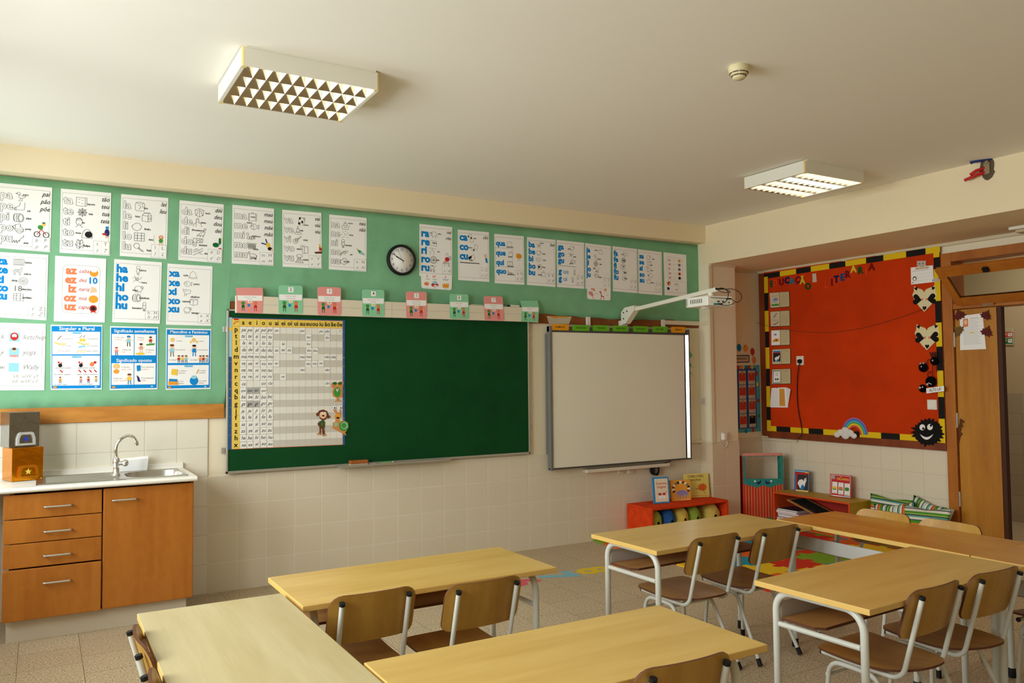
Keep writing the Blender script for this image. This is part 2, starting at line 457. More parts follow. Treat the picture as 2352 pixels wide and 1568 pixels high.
th = math.atan2(XW-.04-5.18, 2.30-2.035); Lh = .40
def tp(y, a, o): return Vector((XW-.04-math.sin(th)*a - math.cos(th)*o, y, 2.037+math.cos(th)*a - math.sin(th)*o))
def tbox(mb, y0, y1, a0, a1, o0=0, o1=.035): return mb.hexa([tp(y0,a0,o0), tp(y1,a0,o0), tp(y1,a0,o1), tp(y0,a0,o1), tp(y0,a1,o0), tp(y1,a1,o0), tp(y1,a1,o1), tp(y0,a1,o1)])
f = MB(FRAMEW); tbox(f, -2.15, -2.09, 0, Lh); tbox(f, -3.36, -3.30, 0, Lh); tbox(f, -3.30, -2.15, 0, .075); tbox(f, -3.30, -2.15, Lh-.085, Lh)
f.build('sash', tr, bevel=.003)
tbox(MB(GLASS), -3.30, -2.15, .075, Lh-.085, .014, .02).build('pane', tr)
tbox(MB(BLACK), -2.50, -2.46, Lh-.06, Lh-.025, .035, .06).build('catch', tr)
tbox(MB(ALU), -2.38, -2.30, -.012, .003, .03, .04).build('hinge', tr)

# ---------------------------------------------------------------- line drawings for the posters (unit square, y down)
def circ(cx, cy, r, k=14, ry=None, a0=0, a1=360):
    ry = r if ry is None else ry
    return [(cx+r*math.cos(math.radians(a0+(a1-a0)*i/k)), cy+ry*math.sin(math.radians(a0+(a1-a0)*i/k))) for i in range(k+1)]
ICON = {
 'duck': [circ(.3,.2,.13), [(.17,.2),(.02,.22),(.17,.26)], [(.36,.32),(.3,.55),(.5,.7),(.75,.62),(.95,.42),(.6,.45),(.42,.36)], [(.45,.7),(.4,.95),(.25,.95)], [(.6,.7),(.62,.92),(.5,.97)]],
 'foot': [[(.55,.0),(.5,.35),(.05,.6),(.02,.75),(.1,.82),(.9,.75),(.95,.45),(.93,.0)], [(.1,.6),(.12,.8)], [(.2,.55),(.22,.78)]],
 'barrel': [circ(.72,.5,.26,14,.42), circ(.72,.5,.18,14,.32), [(.7,.08),(.25,.1),(.08,.3),(.08,.7),(.25,.9),(.7,.92)], [(.4,.1),(.32,.5),(.4,.9)], [(.2,.14),(.14,.5),(.2,.86)]],
 'jug': [[(.2,.15),(.6,.02),(.7,.15),(.62,.3),(.95,.5),(.9,.8),(.6,.98),(.4,.9),(.15,.6),(.25,.32),(.2,.15)], [(.2,.2),(.0,.3),(.1,.5)], [(.2,.55),(.92,.6)], [(.3,.75),(.88,.76)]],
 'drill': [[(.0,.9),(.15,.6),(.2,.9),(.35,.6),(.4,.9),(.55,.6),(.62,.75)], [(.6,.7),(.75,.35),(.9,.3),(.98,.05)]],
 'rug': [[(.02,.05),(.5,.1),(.98,.05),(.98,.9),(.5,.95),(.02,.9),(.02,.05)], [(.2,.3),(.35,.25)], [(.5,.35),(.65,.3)], [(.2,.6),(.35,.55)], [(.5,.7),(.65,.65)], [(.82,.08),(.82,.9)]],
 'web': [[(.5,.02),(.5,.98)], [(.02,.5),(.98,.5)], [(.15,.15),(.85,.85)], [(.85,.15),(.15,.85)], circ(.5,.5,.15,8), circ(.5,.5,.28,8), circ(.5,.5,.38,8)],
 'face': [circ(.5,.42,.3,14,.36), [(.22,.3),(.3,.06),(.6,.02),(.8,.25),(.5,.2),(.22,.3)], [(.38,.4),(.42,.4)], [(.58,.4),(.62,.4)], [(.4,.62),(.5,.66),(.6,.62)], [(.4,.78),(.3,.85),(.2,1)], [(.6,.78),(.7,.85),(.8,1)]],
 'dome': [circ(.5,.95,.48,12,.9,180,360), [(.02,.95),(.98,.95)]],
 'tulip': [[(.5,.55),(.2,.4),(.3,.05),(.5,.2),(.7,.05),(.8,.4),(.5,.55)], [(.4,.15),(.5,.5),(.6,.15)], [(.5,.55),(.5,1)], [(.5,.9),(.1,.5),(.25,.95),(.5,1)], [(.5,.9),(.9,.5),(.75,.95)]],
 'can': [circ(.5,.1,.38,12,.08), [(.12,.1),(.05,.25),(.05,.8),(.15,.95),(.85,.95),(.95,.8),(.95,.25),(.88,.1)], [(.3,.3),(.6,.5),(.4,.8)], [(.7,.25),(.8,.6)]],
 'carton': [[(.05,.3),(.6,.35),(.6,.98),(.05,.9),(.05,.3)], [(.6,.35),(.95,.28),(.95,.88),(.6,.98)], [(.05,.3),(.2,.08),(.8,.05),(.95,.28)], [(.6,.35),(.65,.1)], [(.2,.02),(.8,.0)], [(.68,.55),(.88,.5),(.88,.7),(.68,.75),(.68,.55)]],
 'lemon': [[(.02,.45),(.15,.3),(.4,.1),(.75,.12),(.92,.35),(.98,.45),(.85,.75),(.5,.92),(.2,.8),(.08,.6),(.02,.45)]],
 'grid': [[(.02,.05),(.98,.05),(.98,.9),(.02,.9),(.02,.05)], [(.02,.33),(.98,.33)], [(.02,.62),(.98,.62)], [(.3,.05),(.3,.9)], [(.68,.05),(.68,.9)]],
 'lens': [circ(.3,.35,.28), [(.5,.55),(.95,.85),(.9,.95),(.45,.62)]],
 'dice': [[(.5,.02),(.95,.2),(.9,.75),(.5,.98),(.08,.75),(.05,.2),(.5,.02)], [(.05,.2),(.5,.36),(.95,.2)], [(.5,.36),(.5,.98)], circ(.5,.18,.05,6), circ(.28,.55,.05,6), circ(.72,.5,.05,6), circ(.8,.72,.05,6), circ(.18,.75,.05,6)],
 'finger': [[(.35,.98),(.35,.2),(.5,.02),(.65,.2),(.65,.55),(.85,.6),(.95,.95)], [(.35,.6),(.15,.65),(.05,.95)], [(.42,.18),(.58,.18)], [(.4,.45),(.6,.45)]],
 'dino': [[(.98,.1),(.8,.02),(.72,.15),(.7,.45),(.45,.5),(.15,.75),(.0,.95),(.3,.8),(.35,.98),(.45,.8),(.6,.8),(.65,.98),(.75,.75),(.85,.5),(.82,.2),(.98,.1)]],
 'domino': [[(.02,.1),(.98,.1),(.98,.55),(.35,.55),(.35,.95),(.02,.95),(.02,.1)], [(.35,.1),(.35,.55),(.02,.55)], [(.66,.1),(.66,.55)], circ(.5,.32,.04,6), circ(.18,.75,.04,6), circ(.82,.22,.04,6), circ(.82,.42,.04,6)],
 'dune': [[(.0,.4),(.35,.15),(.6,.3),(.98,.05)], [(.0,.6),(.4,.35),(.7,.55),(.98,.3)], [(.0,.9),(.5,.6),(.98,.75)]],
 'case': [[(.05,.15),(.95,.1),(.95,.9),(.05,.95),(.05,.15)], [(.35,.12),(.4,.0),(.6,.0),(.65,.12)], [(.15,.15),(.15,.93)], [(.85,.12),(.85,.9)]],
 'fish': [[(.02,.5),(.2,.25),(.55,.15),(.8,.45),(.98,.25),(.95,.75),(.8,.55),(.5,.85),(.2,.75),(.02,.5)], circ(.2,.45,.05,8), [(.35,.25),(.42,.5),(.35,.75)]],
 'worm': [circ(.15,.3,.13), circ(.25,.7,.16), circ(.48,.72,.16), circ(.7,.72,.16), circ(.9,.7,.1)],
 'spring': [[(.0,.2)]+[(i/14, .2 if i % 2 else .9) for i in range(1, 14)]+[(1,.2)]],
 'mule': [[(.05,.3),(.1,.1),(.18,.15),(.25,.3),(.75,.35),(.95,.5),(.9,.98),(.8,.98),(.78,.7),(.4,.65),(.38,.98),(.28,.98),(.25,.6),(.18,.4),(.05,.3)], [(.95,.45),(1,.7)]],
 'cow': [[(.2,.15),(.45,.05),(.8,.1),(.85,.3),(.8,.6),(.78,.95),(.65,.95),(.6,.65),(.35,.65),(.3,.95),(.18,.95),(.15,.4),(.2,.15)], circ(.8,.18,.12)],
 'candle': [[(.35,.3),(.65,.3),(.65,.75),(.35,.75),(.35,.3)], [(.5,.3),(.42,.15),(.5,.0),(.58,.15),(.5,.3)], circ(.5,.82,.42,12,.14)],
 'guitar': [circ(.3,.68,.28,14,.26), circ(.45,.5,.16), circ(.32,.66,.08), [(.5,.42),(.9,.1),(.98,.05)], [(.56,.5),(.95,.16)]],
 'jar': [[(.25,.2),(.9,.15),(.95,.9),(.3,.98),(.25,.2)], [(.05,.3),(.1,.05),(.5,.05)], [(.5,.2),(.5,.95)]],
 'volcano': [circ(.5,.2,.35,10,.18), [(.4,.38),(.2,.8),(.02,.98),(.98,.98),(.75,.75),(.6,.38),(.4,.38)], [(.45,.45),(.35,.9)], [(.55,.45),(.6,.95)]],
 'ship': [[(.05,.5),(.95,.5),(.85,.95),(.15,.95),(.05,.5)], [(.3,.5),(.3,.25),(.7,.25),(.7,.5)], [(.4,.25),(.4,.05),(.55,.05),(.55,.25)], circ(.4,.7,.04,6), circ(.6,.7,.04,6)],
 'snow': [circ(x, y, .03, 5) for x, y in ((.1,.5),(.3,.2),(.45,.7),(.6,.1),(.7,.5),(.9,.3),(.85,.8),(.25,.85),(.5,.4))],
 'kid': [circ(.5,.18,.18), [(.35,.36),(.65,.36),(.7,.65),(.62,.65),(.6,.98),(.52,.98),(.5,.7),(.48,.98),(.4,.98),(.38,.65),(.3,.65),(.35,.36)]],
 'knot': [[(.0,.8),(.3,.4),(.6,.35),(.7,.55),(.5,.7),(.35,.5),(.6,.3),(1,.25)], [(.0,.95),(.3,.55)], [(.6,.5),(1,.4)]],
 'cloud': [[(.1,.7),(.02,.5),(.15,.3),(.3,.3),(.4,.1),(.65,.1),(.75,.28),(.95,.35),(.95,.6),(.8,.75),(.6,.72),(.5,.9),(.3,.75),(.1,.7)]],
 'mouse': [circ(.6,.45,.34,14,.3), circ(.18,.5,.16), circ(.08,.32,.08), circ(.28,.32,.08), [(.95,.5),(1,.8)], [(.4,.72),(.38,.95)], [(.75,.7),(.78,.95)]],
 'ticket': [[(.02,.2),(.95,.3),(.98,.9),(.05,.75),(.02,.2)], circ(.12,.45,.03,6)],
 'river': [[(.05,.1),(.6,.15),(.4,.4),(.8,.5),(.6,.95)], [(.05,.5),(.3,.6),(.2,.95)], [(.7,.1),(.95,.2)]],
 'wheel': [circ(.5,.5,.45), circ(.5,.5,.36), circ(.5,.5,.1), [(.5,.1),(.5,.9)], [(.1,.5),(.9,.5)], [(.22,.22),(.78,.78)], [(.78,.22),(.22,.78)]],
 'road': [[(.0,.2),(.3,.5),(.25,.95)], [(.98,.1),(.6,.5),(.75,.95)], circ(.3,.8,.1,8), circ(.7,.85,.1,8), [(.2,.65),(.8,.7)]],
 'dog': [circ(.3,.2,.2), [(.4,.35),(.7,.5),(.75,.98),(.3,.98),(.25,.4)], [(.12,.1),(.05,.3)]],
 'cup': [[(.5,.05),(.95,.2),(.8,.7),(.4,.6),(.5,.05)], [(.0,.7),(.35,.95),(.5,.75)]],
 'cube': [[(.3,.4),(.75,.15),(.95,.65),(.5,.95),(.3,.4)], [(.0,.75),(.25,.55)]],
 'box': [[(.05,.2),(.6,.1),(.95,.2),(.95,.8),(.45,.95),(.05,.8),(.05,.2)], [(.05,.2),(.45,.32),(.95,.2)], [(.45,.32),(.45,.95)]],
 'square': [[(.1,.1),(.9,.1),(.9,.9),(.1,.9),(.1,.1)]],
 'hat': [[(.1,.8),(.2,.3),(.5,.05),(.8,.3),(.9,.8)], [(.02,.8),(.5,.9),(.98,.8),(.98,.95),(.5,1),(.02,.95),(.02,.8)]],
 'zebra': [[(.05,.5),(.3,.3),(.75,.3),(.9,.05),(1,.25),(.85,.4),(.8,.95),(.7,.95),(.68,.6),(.3,.6),(.28,.95),(.18,.95),(.15,.55),(.05,.5)], [(.3,.3),(.33,.6)], [(.42,.3),(.45,.6)], [(.54,.3),(.57,.6)], [(.66,.3),(.68,.6)]],
 'fence': [[(i/8, .1), (i/8, .9)] for i in range(9)] + [[(0,.2),(1,.1)], [(0,.8),(1,.75)]],
 'flower': [circ(.5,.5,.45, 16), circ(.5,.5,.3), circ(.5,.5,.15), circ(.5,.5,.05, 6)],
 'crab': [[(.0,.4),(.4,.3),(.8,.5),(1,.2)], [(.1,.8),(.45,.5),(.9,.9)], [(.2,.1),(.5,.6),(.7,.1)], circ(.5,.5,.15)],
 'ball': [circ(.5,.5,.45), circ(.5,.45,.15, 5), [(.5,.3),(.5,.05)], [(.64,.42),(.92,.4)], [(.4,.58),(.25,.85)], [(.6,.58),(.78,.82)], [(.36,.42),(.08,.35)]],
 'sack': [[(.2,.3),(.45,.2),(.6,.05),(.8,.25),(.95,.6),(.85,.95),(.2,.95),(.1,.6),(.2,.3)], [(.3,.35),(.75,.3)]],
 'saw': [[(.02,.1),(.98,.2),(.9,.6),(.3,.7),(.02,.1)], [(.2,.3),(.6,.35)], [(.3,.7),(.2,.95)], [(.5,.66),(.45,.95)]],
 'animal': [circ(.5,.5,.4, 14,.32), circ(.85,.35,.14), [(.25,.75),(.25,.98)], [(.45,.8),(.45,.98)], [(.7,.75),(.7,.98)]],
 'loaf': [circ(.5,.5,.46,14,.3), [(.15,.45),(.5,.6),(.85,.45)]],
}
def icon(s, name, u, v, h, ink, wd=.0021):
    """draw a line icon with its top-left at (u, v); h = height in sheet heights"""
    ku = h*s.H/s.W
    for ln in ICON[name]: s.line([(u+x*ku, v+y*h) for x, y in ln], wd, ink)
def blob(s, u, v, ru, rv, m): s.up().ell(u, v, ru, m, rv)
def syllable_sheet(s, rows, style, vs, em, words=(), letter=None, box=(.67,.80,1.0,.97), frame=(.035,.06,.965,.94), extra=None, iu=.30):
    s.line([(frame[0],frame[1]),(frame[2],frame[1]),(frame[2],frame[3]),(frame[0],frame[3])], .0014, GREYI, True)
    for (syl, word, ic, ix, wx, wo), v in zip(rows, vs):
        if style == 'outline':
            s.fat(syl, .055, v, em*1.12, INK, .030, .014, sx=.97); s.up(); s.text(syl, .055, v, em*1.12, PAPER, .014, sx=.97); s.lay -= 1
        elif style == 'blue':
            s.fat(syl, .05, v, em*1.2, BLUEI, .028, .024, sx=1.0)
        elif style == 'mixed':
            s.fat(syl[:1], .05, v, em, BLUEI, .02, .02); s.text(syl[1:], .05+.115, v, em, BLUEI, -.012)
        if ic: icon(s, ic, ix, v-em*.48, em*.98, INK if style == 'outline' else GREYI)
        if word: s.text(word, wx, v+wo, .043, INK, .026)
    for i, wd in enumerate(words):
        s.text(wd, .97, .12+i*.115, .100, INK, .006, .35, 'r', sx=.85)
    if letter:
        s.up().rect(box[0], box[1], box[2], box[3], PAPER); s.up()
        s.line([(box[0],box[1]),(box[2],box[1]),(box[2],box[3]),(box[0],box[3])], .0012, GREYI, True)
        mu = (box[0]+box[2])/2; mv = (box[1]+box[3])/2
        s.line([(mu,box[1]),(mu,box[3])], .0008, LGREY); q = (box[2]-box[0])/4; r = (box[3]-box[1])/4
        for a, b, tx, sh in ((mu-q, mv-r, letter, 0), (mu+q, mv-r, letter.upper(), 0), (mu-q, mv+r, letter, .4), (mu+q, mv+r, letter.upper(), .4)):
            s.text(tx, a, b, .078, GREYI, 0, sh, 'c')
        s.lay -= 2
    if extra: s.up(); extra(s)
def wallsheet(z, tl, tr, br, bl, paper=None, Y=-.016, radius=0):
    c = [onY(*z(*q), Y) for q in (tl, tr, br, bl)]
    return Sheet(c, (0, -1, 0), paper or PAPER, 0, .0012, radius)
Z1 = zf(0, 380, 4.3556); Z2 = zf(0, 700, 4.3556); Z3 = zf(510, 420, 4.3556); Z5 = zf(920, 480, 5.6); Z6 = zf(1200, 500, 5.227)
def mixz(a, b): return lambda x, y: a(x, y) if y < 1e4 else b(x, y-1e4)
def poster(name, s, label, cat='poster', group=None): return tag(s.build(name), label, cat, group)
def rows(txt, ix=.36, wx=.56, wo=.0):
    out = []
    for k in txt.split(';'):
        p = k.split(','); out.append((p[0], p[1], p[2], float(p[3]) if len(p) > 3 else ix, float(p[4]) if len(p) > 4 else wx, float(p[5]) if len(p) > 5 else wo))
    return out
V5 = (.18, .345, .51, .675, .84)
# corner pictures (small generic figures)
def x_bike(s):
    s.ell(.74,.74,.055,INK,w=.004); s.ell(.91,.74,.055,INK,w=.004); s.line([(.74,.74),(.82,.66),(.91,.74)], .004, REDI)
    blob(s,.80,.63,.05,.035,GRNI); blob(s,.86,.585,.035,.022,YELI); blob(s,.86,.56,.03,.012,DGRI)
def x_drum(s):
    blob(s,.93,.64,.05,.06,NAVI); blob(s,.93,.56,.035,.02,BLUEI); blob(s,.88,.665,.05,.018,REDI); blob(s,.92,.71,.03,.02,SKIN)
def x_lion(s):
    blob(s,.86,.655,.05,.035,ORI); blob(s,.86,.65,.028,.02,SKIN); blob(s,.86,.71,.045,.035,GRNI); blob(s,.83,.76,.015,.02,SKIN); blob(s,.89,.76,.015,.02,SKIN); s.line([(.72,.62),(.70,.7),(.73,.76)], .0015, LGREY)
def x_duck(s):
    blob(s,.84,.70,.075,.04,DGRI); blob(s,.93,.64,.028,.05,DGRI); blob(s,.93,.60,.028,.022,DGRI); s.up().poly([(.95,.6),(1,.61),(.95,.62)], YELI); blob(s,.94,.755,.04,.01,REDI)
def x_diver(s):
    s.line([(.70,.62),(.82,.64)], .008, NAVI); s.line([(.80,.55),(.84,.63)], .008, NAVI); blob(s,.86,.65,.05,.045,YELI); blob(s,.90,.71,.055,.03,INK); blob(s,.95,.73,.03,.02,SKIN)
def x_boat(s):
    s.up().poly([(.80,.71),(1,.69),(1,.73),(.84,.74)], BRNI); s.up().poly([(.92,.55),(1,.64),(.93,.66)], YELI); s.up().poly([(.93,.61),(1,.64),(1,.68),(.93,.68)], REDI)
def x_snail(s):
    s.up().poly([(.74,.60),(.84,.62),(.95,.70),(.80,.67)], GRNI); blob(s,.86,.665,.04,.025,CYAN); s.line([(.72,.57),(.76,.61)], .0016, INK)
def x_ant(s):
    blob(s,.84,.645,.07,.045,REDI); s.line([(.80,.58),(.82,.52)], .002, INK); s.line([(.87,.58),(.86,.51)], .002, INK)
    for q in range(4): s.line([(.75+q*.05,.70),(.72+q*.05,.74)], .005, PURI); s.line([(.88+q*.02,.60+q*.02),(.96,.58+q*.02)], .004, PURI)
    blob(s,.77,.70,.03,.02,OCHI)
def x_hand(s): s.up().poly([(.83,.46),(.9,.44),(.92,.53),(.86,.53)], SKIN); s.up().poly([(.86,.53),(.93,.53),(.95,.62),(.89,.62)], BLUEI)
def x_pig(s): blob(s,.82,.42,.10,.055,OCHI); s.up().poly([(.72,.38),(.7,.36),(.74,.36)], OCHI); s.text('quatro', .82, .50, .03, GREYI, 0, 0, 'c'); s.line([(.82,.58),(.74,.70),(.92,.70)], .001, LGREY, True)
def x_tri(s): s.line([(.86,.62),(.74,.74),(.97,.74)], .001, LGREY, True)

P_TOP = 'syllable posters in the top row of the green board'; P_MID = 'syllable posters in the second row'
SP = [
 ('pa', Z1, (-22,172),(522,222),(503,868),(-42,822), 'outline', rows('pa,pato,duck,.32,.46,-.03;pe,pé,foot,.30,.55,.05;pi,pipa,barrel,.28,.53;po,pota,jug,.29,.52;pu,pua,drill,.29,.50,.05'), V5, .155, ('pai','pão','põe'), 'p', x_bike, 'white syllable poster pa pe pi po pu with a duck on a bicycle'),
 ('ta', Z1, (610,230),(1112,275),(1100,902),(596,872), 'outline', rows('ta,tapete,rug,.30,.52,.03;te,teia,web,.32,.55,.02;ti,tio,face,.26,.42;to,toca,dome,.42,.30;tu,tulipa,tulip,.28,.46,.03'), V5, .155, ('tão','teu','tua','teia'), 't', x_drum, 'white syllable poster ta te ti to tu with a rug and a spider web'),
 ('la', Z1, (1212,285),(1684,326),(1668,936),(1198,904), 'outline', rows('la,lata,can,.29,.48,.02;le,leite,carton,.44,.30;li,limão,lemon,.23,.50,.03;lo,loto,grid,.29,.60,.03;lu,lupa,lens,.28,.56,.04'), V5, .155, ('lei','leu'), 'l', x_lion, 'white syllable poster la le li lo lu with a drinks can and a lemon'),
 ('da', Z1, (1797,347),(2238,390),(2222,978),(1783,944), 'outline', rows('da,dado,dice,.34,.58;de,dedo,finger,.30,.48;di,dinossauro,dino,.40,.28,-.03;do,dominó,domino,.32,.45,.05;du,duna,dune,.33,.58,.02'), V5, .155, ('dói','deu','dou','dei'), 'd', x_duck, 'white syllable poster da de di do du with a dice and a dinosaur'),
 ('ma', Z3, (104,218),(519,258),(518,828),(97,805), 'outline', rows('ma,mala,case,.37,.43;me,mero,fish,.42,.34,-.06;mi,minhoca,worm,.33,.46;mo,mola,spring,.36,.50,.06;mu,mula,mule,.37,.46,.05'), V5, .155, ('mau','meu','mãe','mão'), 'm', x_diver, 'white syllable poster ma me mi mo mu with a suitcase and a worm'),
 ('va', Z3, (602,267),(993,300),(999,857),(606,838), 'outline', rows('va,vaca,cow,.38,.55,.06;ve,vela,candle,.28,.43;vi,viola,guitar,.26,.52;vo,veloz,jar,.44,.35;vu,vulcão,volcano,.31,.50,.02'), V5, .155, ('vai','viu','viu'), 'v', x_boat, 'white syllable poster va ve vi vo vu with a spotted cow and a guitar'),
 ('na', Z3, (1073,315),(1446,350),(1445,888),(1068,864), 'outline', rows('na,navio,ship,.32,.50,-.05;ne,neve,snow,.30,.52;ni,menino,kid,.26,.42,.03;no,nó,knot,.29,.55,.03;nu,nuvem,cloud,.29,.38'), V5, .155, ('nau','não'), 'n', x_snail, 'white syllable poster na ne ni no nu with a ship and a cloud'),
 ('ra', Z5, (243,190),(665,232),(663,885),(241,858), 'blue', rows('ra,rato,mouse,.30,.55,-.02;re,régua,ticket,.29,.38;ri,rio,river,.27,.54;ro,roda,wheel,.31,.48;ru,rua,road,.28,.34,-.05'), V5, .165, ('rei','réu'), 'r', x_ant, 'white poster with blue ra re ri ro ru, right beside the wall clock'),
 ('ca', Z5, (736,263),(1137,298),(1142,937),(742,912), 'blue', rows('ca,cão,dog,.32,.50;co,copo,cup,.42,.33;cu,cubo,cube,.32,.35,.07'), (.15,.34,.525), .165, ('cão',), 'c', x_hand, 'white poster with only blue ca co cu above a thick black line'),
 ('qua', Z5, (1205,317),(1585,350),(1592,975),(1212,952), 'blue', rows('qua,quadrado,square,.42,.40,.06;que,queijo,sack,.45,.45,.06;qui,quiosque,box,.42,.42,.06;quo,quociente,worm,.42,.42,.05'), (.19,.385,.58,.755), .125, (), 'q', x_pig, 'white poster with blue qua que qui quo and an orange pig'),
 ('ba', Z6, (55,230),(396,265),(396,832),(55,805), 'blue', rows('ba,barco,crab,.32,.45,-.06;be,bebé,animal,.31,.52,.02;bi,bola,loaf,.30,.55;bo,bola,ball,.34,.53;bu,burro,sack,.46,.38,.03'), (.16,.305,.455,.605,.74), .135, ('boi',), 'b', x_tri, 'white poster with blue ba be bi bo bu and a football'),
 ('ga', Z6, (410,265),(740,300),(743,853),(415,830), 'blue', rows('ga,gato,animal,.45,.40,.02;go,gola,crab,.42,.60,.03;gu,gotas,fish,.48,.46,.04'), (.145,.295,.435), .135, (), 'g', x_tri, 'white poster with blue ga go gu above thin gue gui'),
 ('ja', Z6, (752,303),(1062,340),(1060,880),(755,850), 'blue', rows('ja,javali,sack,.50,.36,-.02;je,jejum,dog,.33,.48,.03;ji,jipe,wheel,.32,.55;jo,joia,road,.36,.30,-.03;ju,juba,fish,.34,.52,.03'), (.15,.29,.43,.565,.69), .125, (), 'j', x_tri, 'white poster with blue ja je ji jo ju above a ge gi card'),
 ('fa', Z6, (1080,340),(1375,375),(1382,905),(1085,880), 'blue', rows('fa,faca,saw,.42,.36;fe,feijão,wheel,.34,.40;fi,fila,box,.32,.40;fo,foca,crab,.38,.45;fu,fumo,cloud,.36,.45'), (.16,.295,.435,.565,.695), .135, (), 'f', x_tri, 'white poster with blue fa fe fi fo fu'),
 ('sa', Z6, (1386,378),(1670,412),(1677,930),(1393,908), 'blue', rows('sa,sapo,animal,.34,.58,.03;se,sela,box,.38,.50,.04;si,sino,jar,.32,.52,.02;so,sol,lemon,.42,.38;su,sumo,sack,.34,.52,.03'), (.155,.29,.43,.57,.70), .13, (), 's', x_tri, 'white poster with blue sa se si so su'),
 ('za', mixz(Z1, Z2), (-58,862),(484,893),(465,10155),(-80,10120), 'blue', rows('za,baliza,fence,.36,.56;ze,zebra,zebra,.34,.55,.04;zi,zínia,flower,.45,.33;zo,dezoito,,.3,.52;zu,azulejo,grid,.37,.54'), (.14,.275,.425,.55,.675), .135, (), 'z', None, 'white poster with blue za ze zi zo zu and a zebra'),
 ('ha', mixz(Z1, Z2), (1143,935),(1620,968),(1600,10188),(1122,10172), 'blue', rows('ha,hábito,kid,.40,.52;he,hera,crab,.38,.58,.05;hi,hipo,animal,.42,.40,.03;ho,holofote,barrel,.38,.54;hu,humano,kid,.55,.40,.03'), (.155,.30,.45,.60,.735), .145, (), 'h', None, 'white poster with blue ha he hi ho hu'),
 ('xa', mixz(Z1, Z2), (1676,980),(2126,1008),(2112,10210),(1660,10198), 'blue', rows('xa,xaile,hat,.47,.35,.02;xe,peixe,fish,.36,.58;xi,xilofone,saw,.34,.52,.07;xo,caixote,box,.50,.34;xu,texugo,animal,.36,.55,.05'), (.16,.315,.46,.61,.745), .135, (), 'x', None, 'white poster with blue xa xe xi xo xu and a hat'),
]
BOXB = {'za': (.66,.80,.96,.96), 'ha': (.68,.80,.96,.94), 'xa': (.70,.80,.98,.96), 'c': None}
for key, z, a, b, c, d, st, rw, vs, em, wds, let, ex, lab in SP:
    s = wallsheet(z, a, b, c, d)
    bx = BOXB.get(key) or (.66, .78, .985, .985) if st == 'outline' or key in BOXB else (.70, .72, .97, .93)
    syllable_sheet(s, rw, st, vs, em, wds, let, bx, extra=ex)
    if key == 'ca': s.rect(.06, .64, .68, .655, INK)
    if key == 'qua': s.line([(.03,.28),(.60,.28),(.60,.66),(.03,.66)], .0013, GREYI, True)
    if key == 'ga':
        s.line([(.06,.54),(.68,.54)], .0025, INK)
        for sy, v in (('gue', .665), ('gui', .82)): s.fat('g', .06, v, .17, BLUEI, .028, .02); s.text(sy[1:], .22, v, .15, BLUEI, -.004)
        icon(s, 'kid', .55, .60, .12, GREYI); icon(s, 'kid', .48, .76, .12, GREYI)
    if key == 'za': s.text('18', .36, .55, .12, GREYI, .0); s.line([(.80,.56),(.68,.72),(.93,.72)], .001, LGREY, True)
    if key == 'va':
        for u, v in ((.44,.13),(.50,.19),(.42,.22)): blob(s, u, v, .025, .022, INK)
    if key == 'ta': blob(s, .56, .69, .075, .05, INK)
    if key == 'ba': blob(s, .41, .605, .03, .025, INK)
    if key == 'ca': blob(s, .33, .12, .02, .02, INK); blob(s, .42, .15, .022, .022, INK); blob(s, .50, .38, .02, .02, INK); s.up().poly([(.32,.53),(.44,.50),(.42,.55),(.34,.59)], INK)
    poster('syllable_poster', s, lab, 'poster', None)
# the orange 'az' poster and the small 's' poster
s = wallsheet(mixz(Z1, Z2), (553,902),(1063,932),(1048,10175),(538,10163))
s.line(s.rr(.15,.13,.88,.87,.03), .0016, GREYI, True)
for (sy, wd), v in zip((('az','cabaz'),('ez','dez'),('iz','nariz'),('oz','noz'),('uz','capuz')), (.22,.36,.50,.64,.775)):
    s.fat(sy, .42, v, .165, ORI, .028, .024, al='r'); s.text(wd, .46, v, .085, REDI, .004, .35, sx=.9)
blob(s,.76,.235,.085,.06,OCHI); blob(s,.76,.20,.06,.028,PAPER); s.up().text('10', .64, .365, .135, BLUEI, .03)
s.up().poly([(.69,.54),(.72,.45),(.80,.47),(.83,.53),(.70,.55)], SKIN); blob(s,.76,.645,.095,.06,OCHI)
blob(s,.76,.79,.075,.055,REDI); blob(s,.76,.79,.05,.035,INK); s.up().poly([(.70,.86),(.74,.82),(.78,.82),(.83,.86),(.76,.845)], REDI)
poster('syllable_poster', s, 'white poster with orange az ez iz oz uz inside a rounded outline')
s = wallsheet(Z6, (1693,413),(1965,445),(1975,945),(1707,928))
s.line(s.rr(.15,.10,.82,.62,.02), .0012, GREYI, True); s.line(s.rr(.10,.66,.95,.93,.02), .0012, GREYI, True)
for (sy, c_), v in zip((('as',OCHI),('es',GREYI),('is',GREYI),('os',REDI),('us',INK)), (.165,.265,.37,.475,.575)):
    s.text(sy, .20, v, .10, REDI, .012, sx=.8); s.line([(.40,v),(.52,v)], .0016, GREYI); blob(s, .68, v, .06, .035, c_)
blob(s,.20,.72,.07,.045,REDI); blob(s,.22,.73,.03,.02,YELI); s.text('s=z', .45, .73, .07, BRNI, .01); blob(s,.17,.84,.055,.035,NAVI); s.text('ss', .50, .85, .07, BRNI, .01)
poster('syllable_poster', s, 'white poster with red as es is os us at the column end')
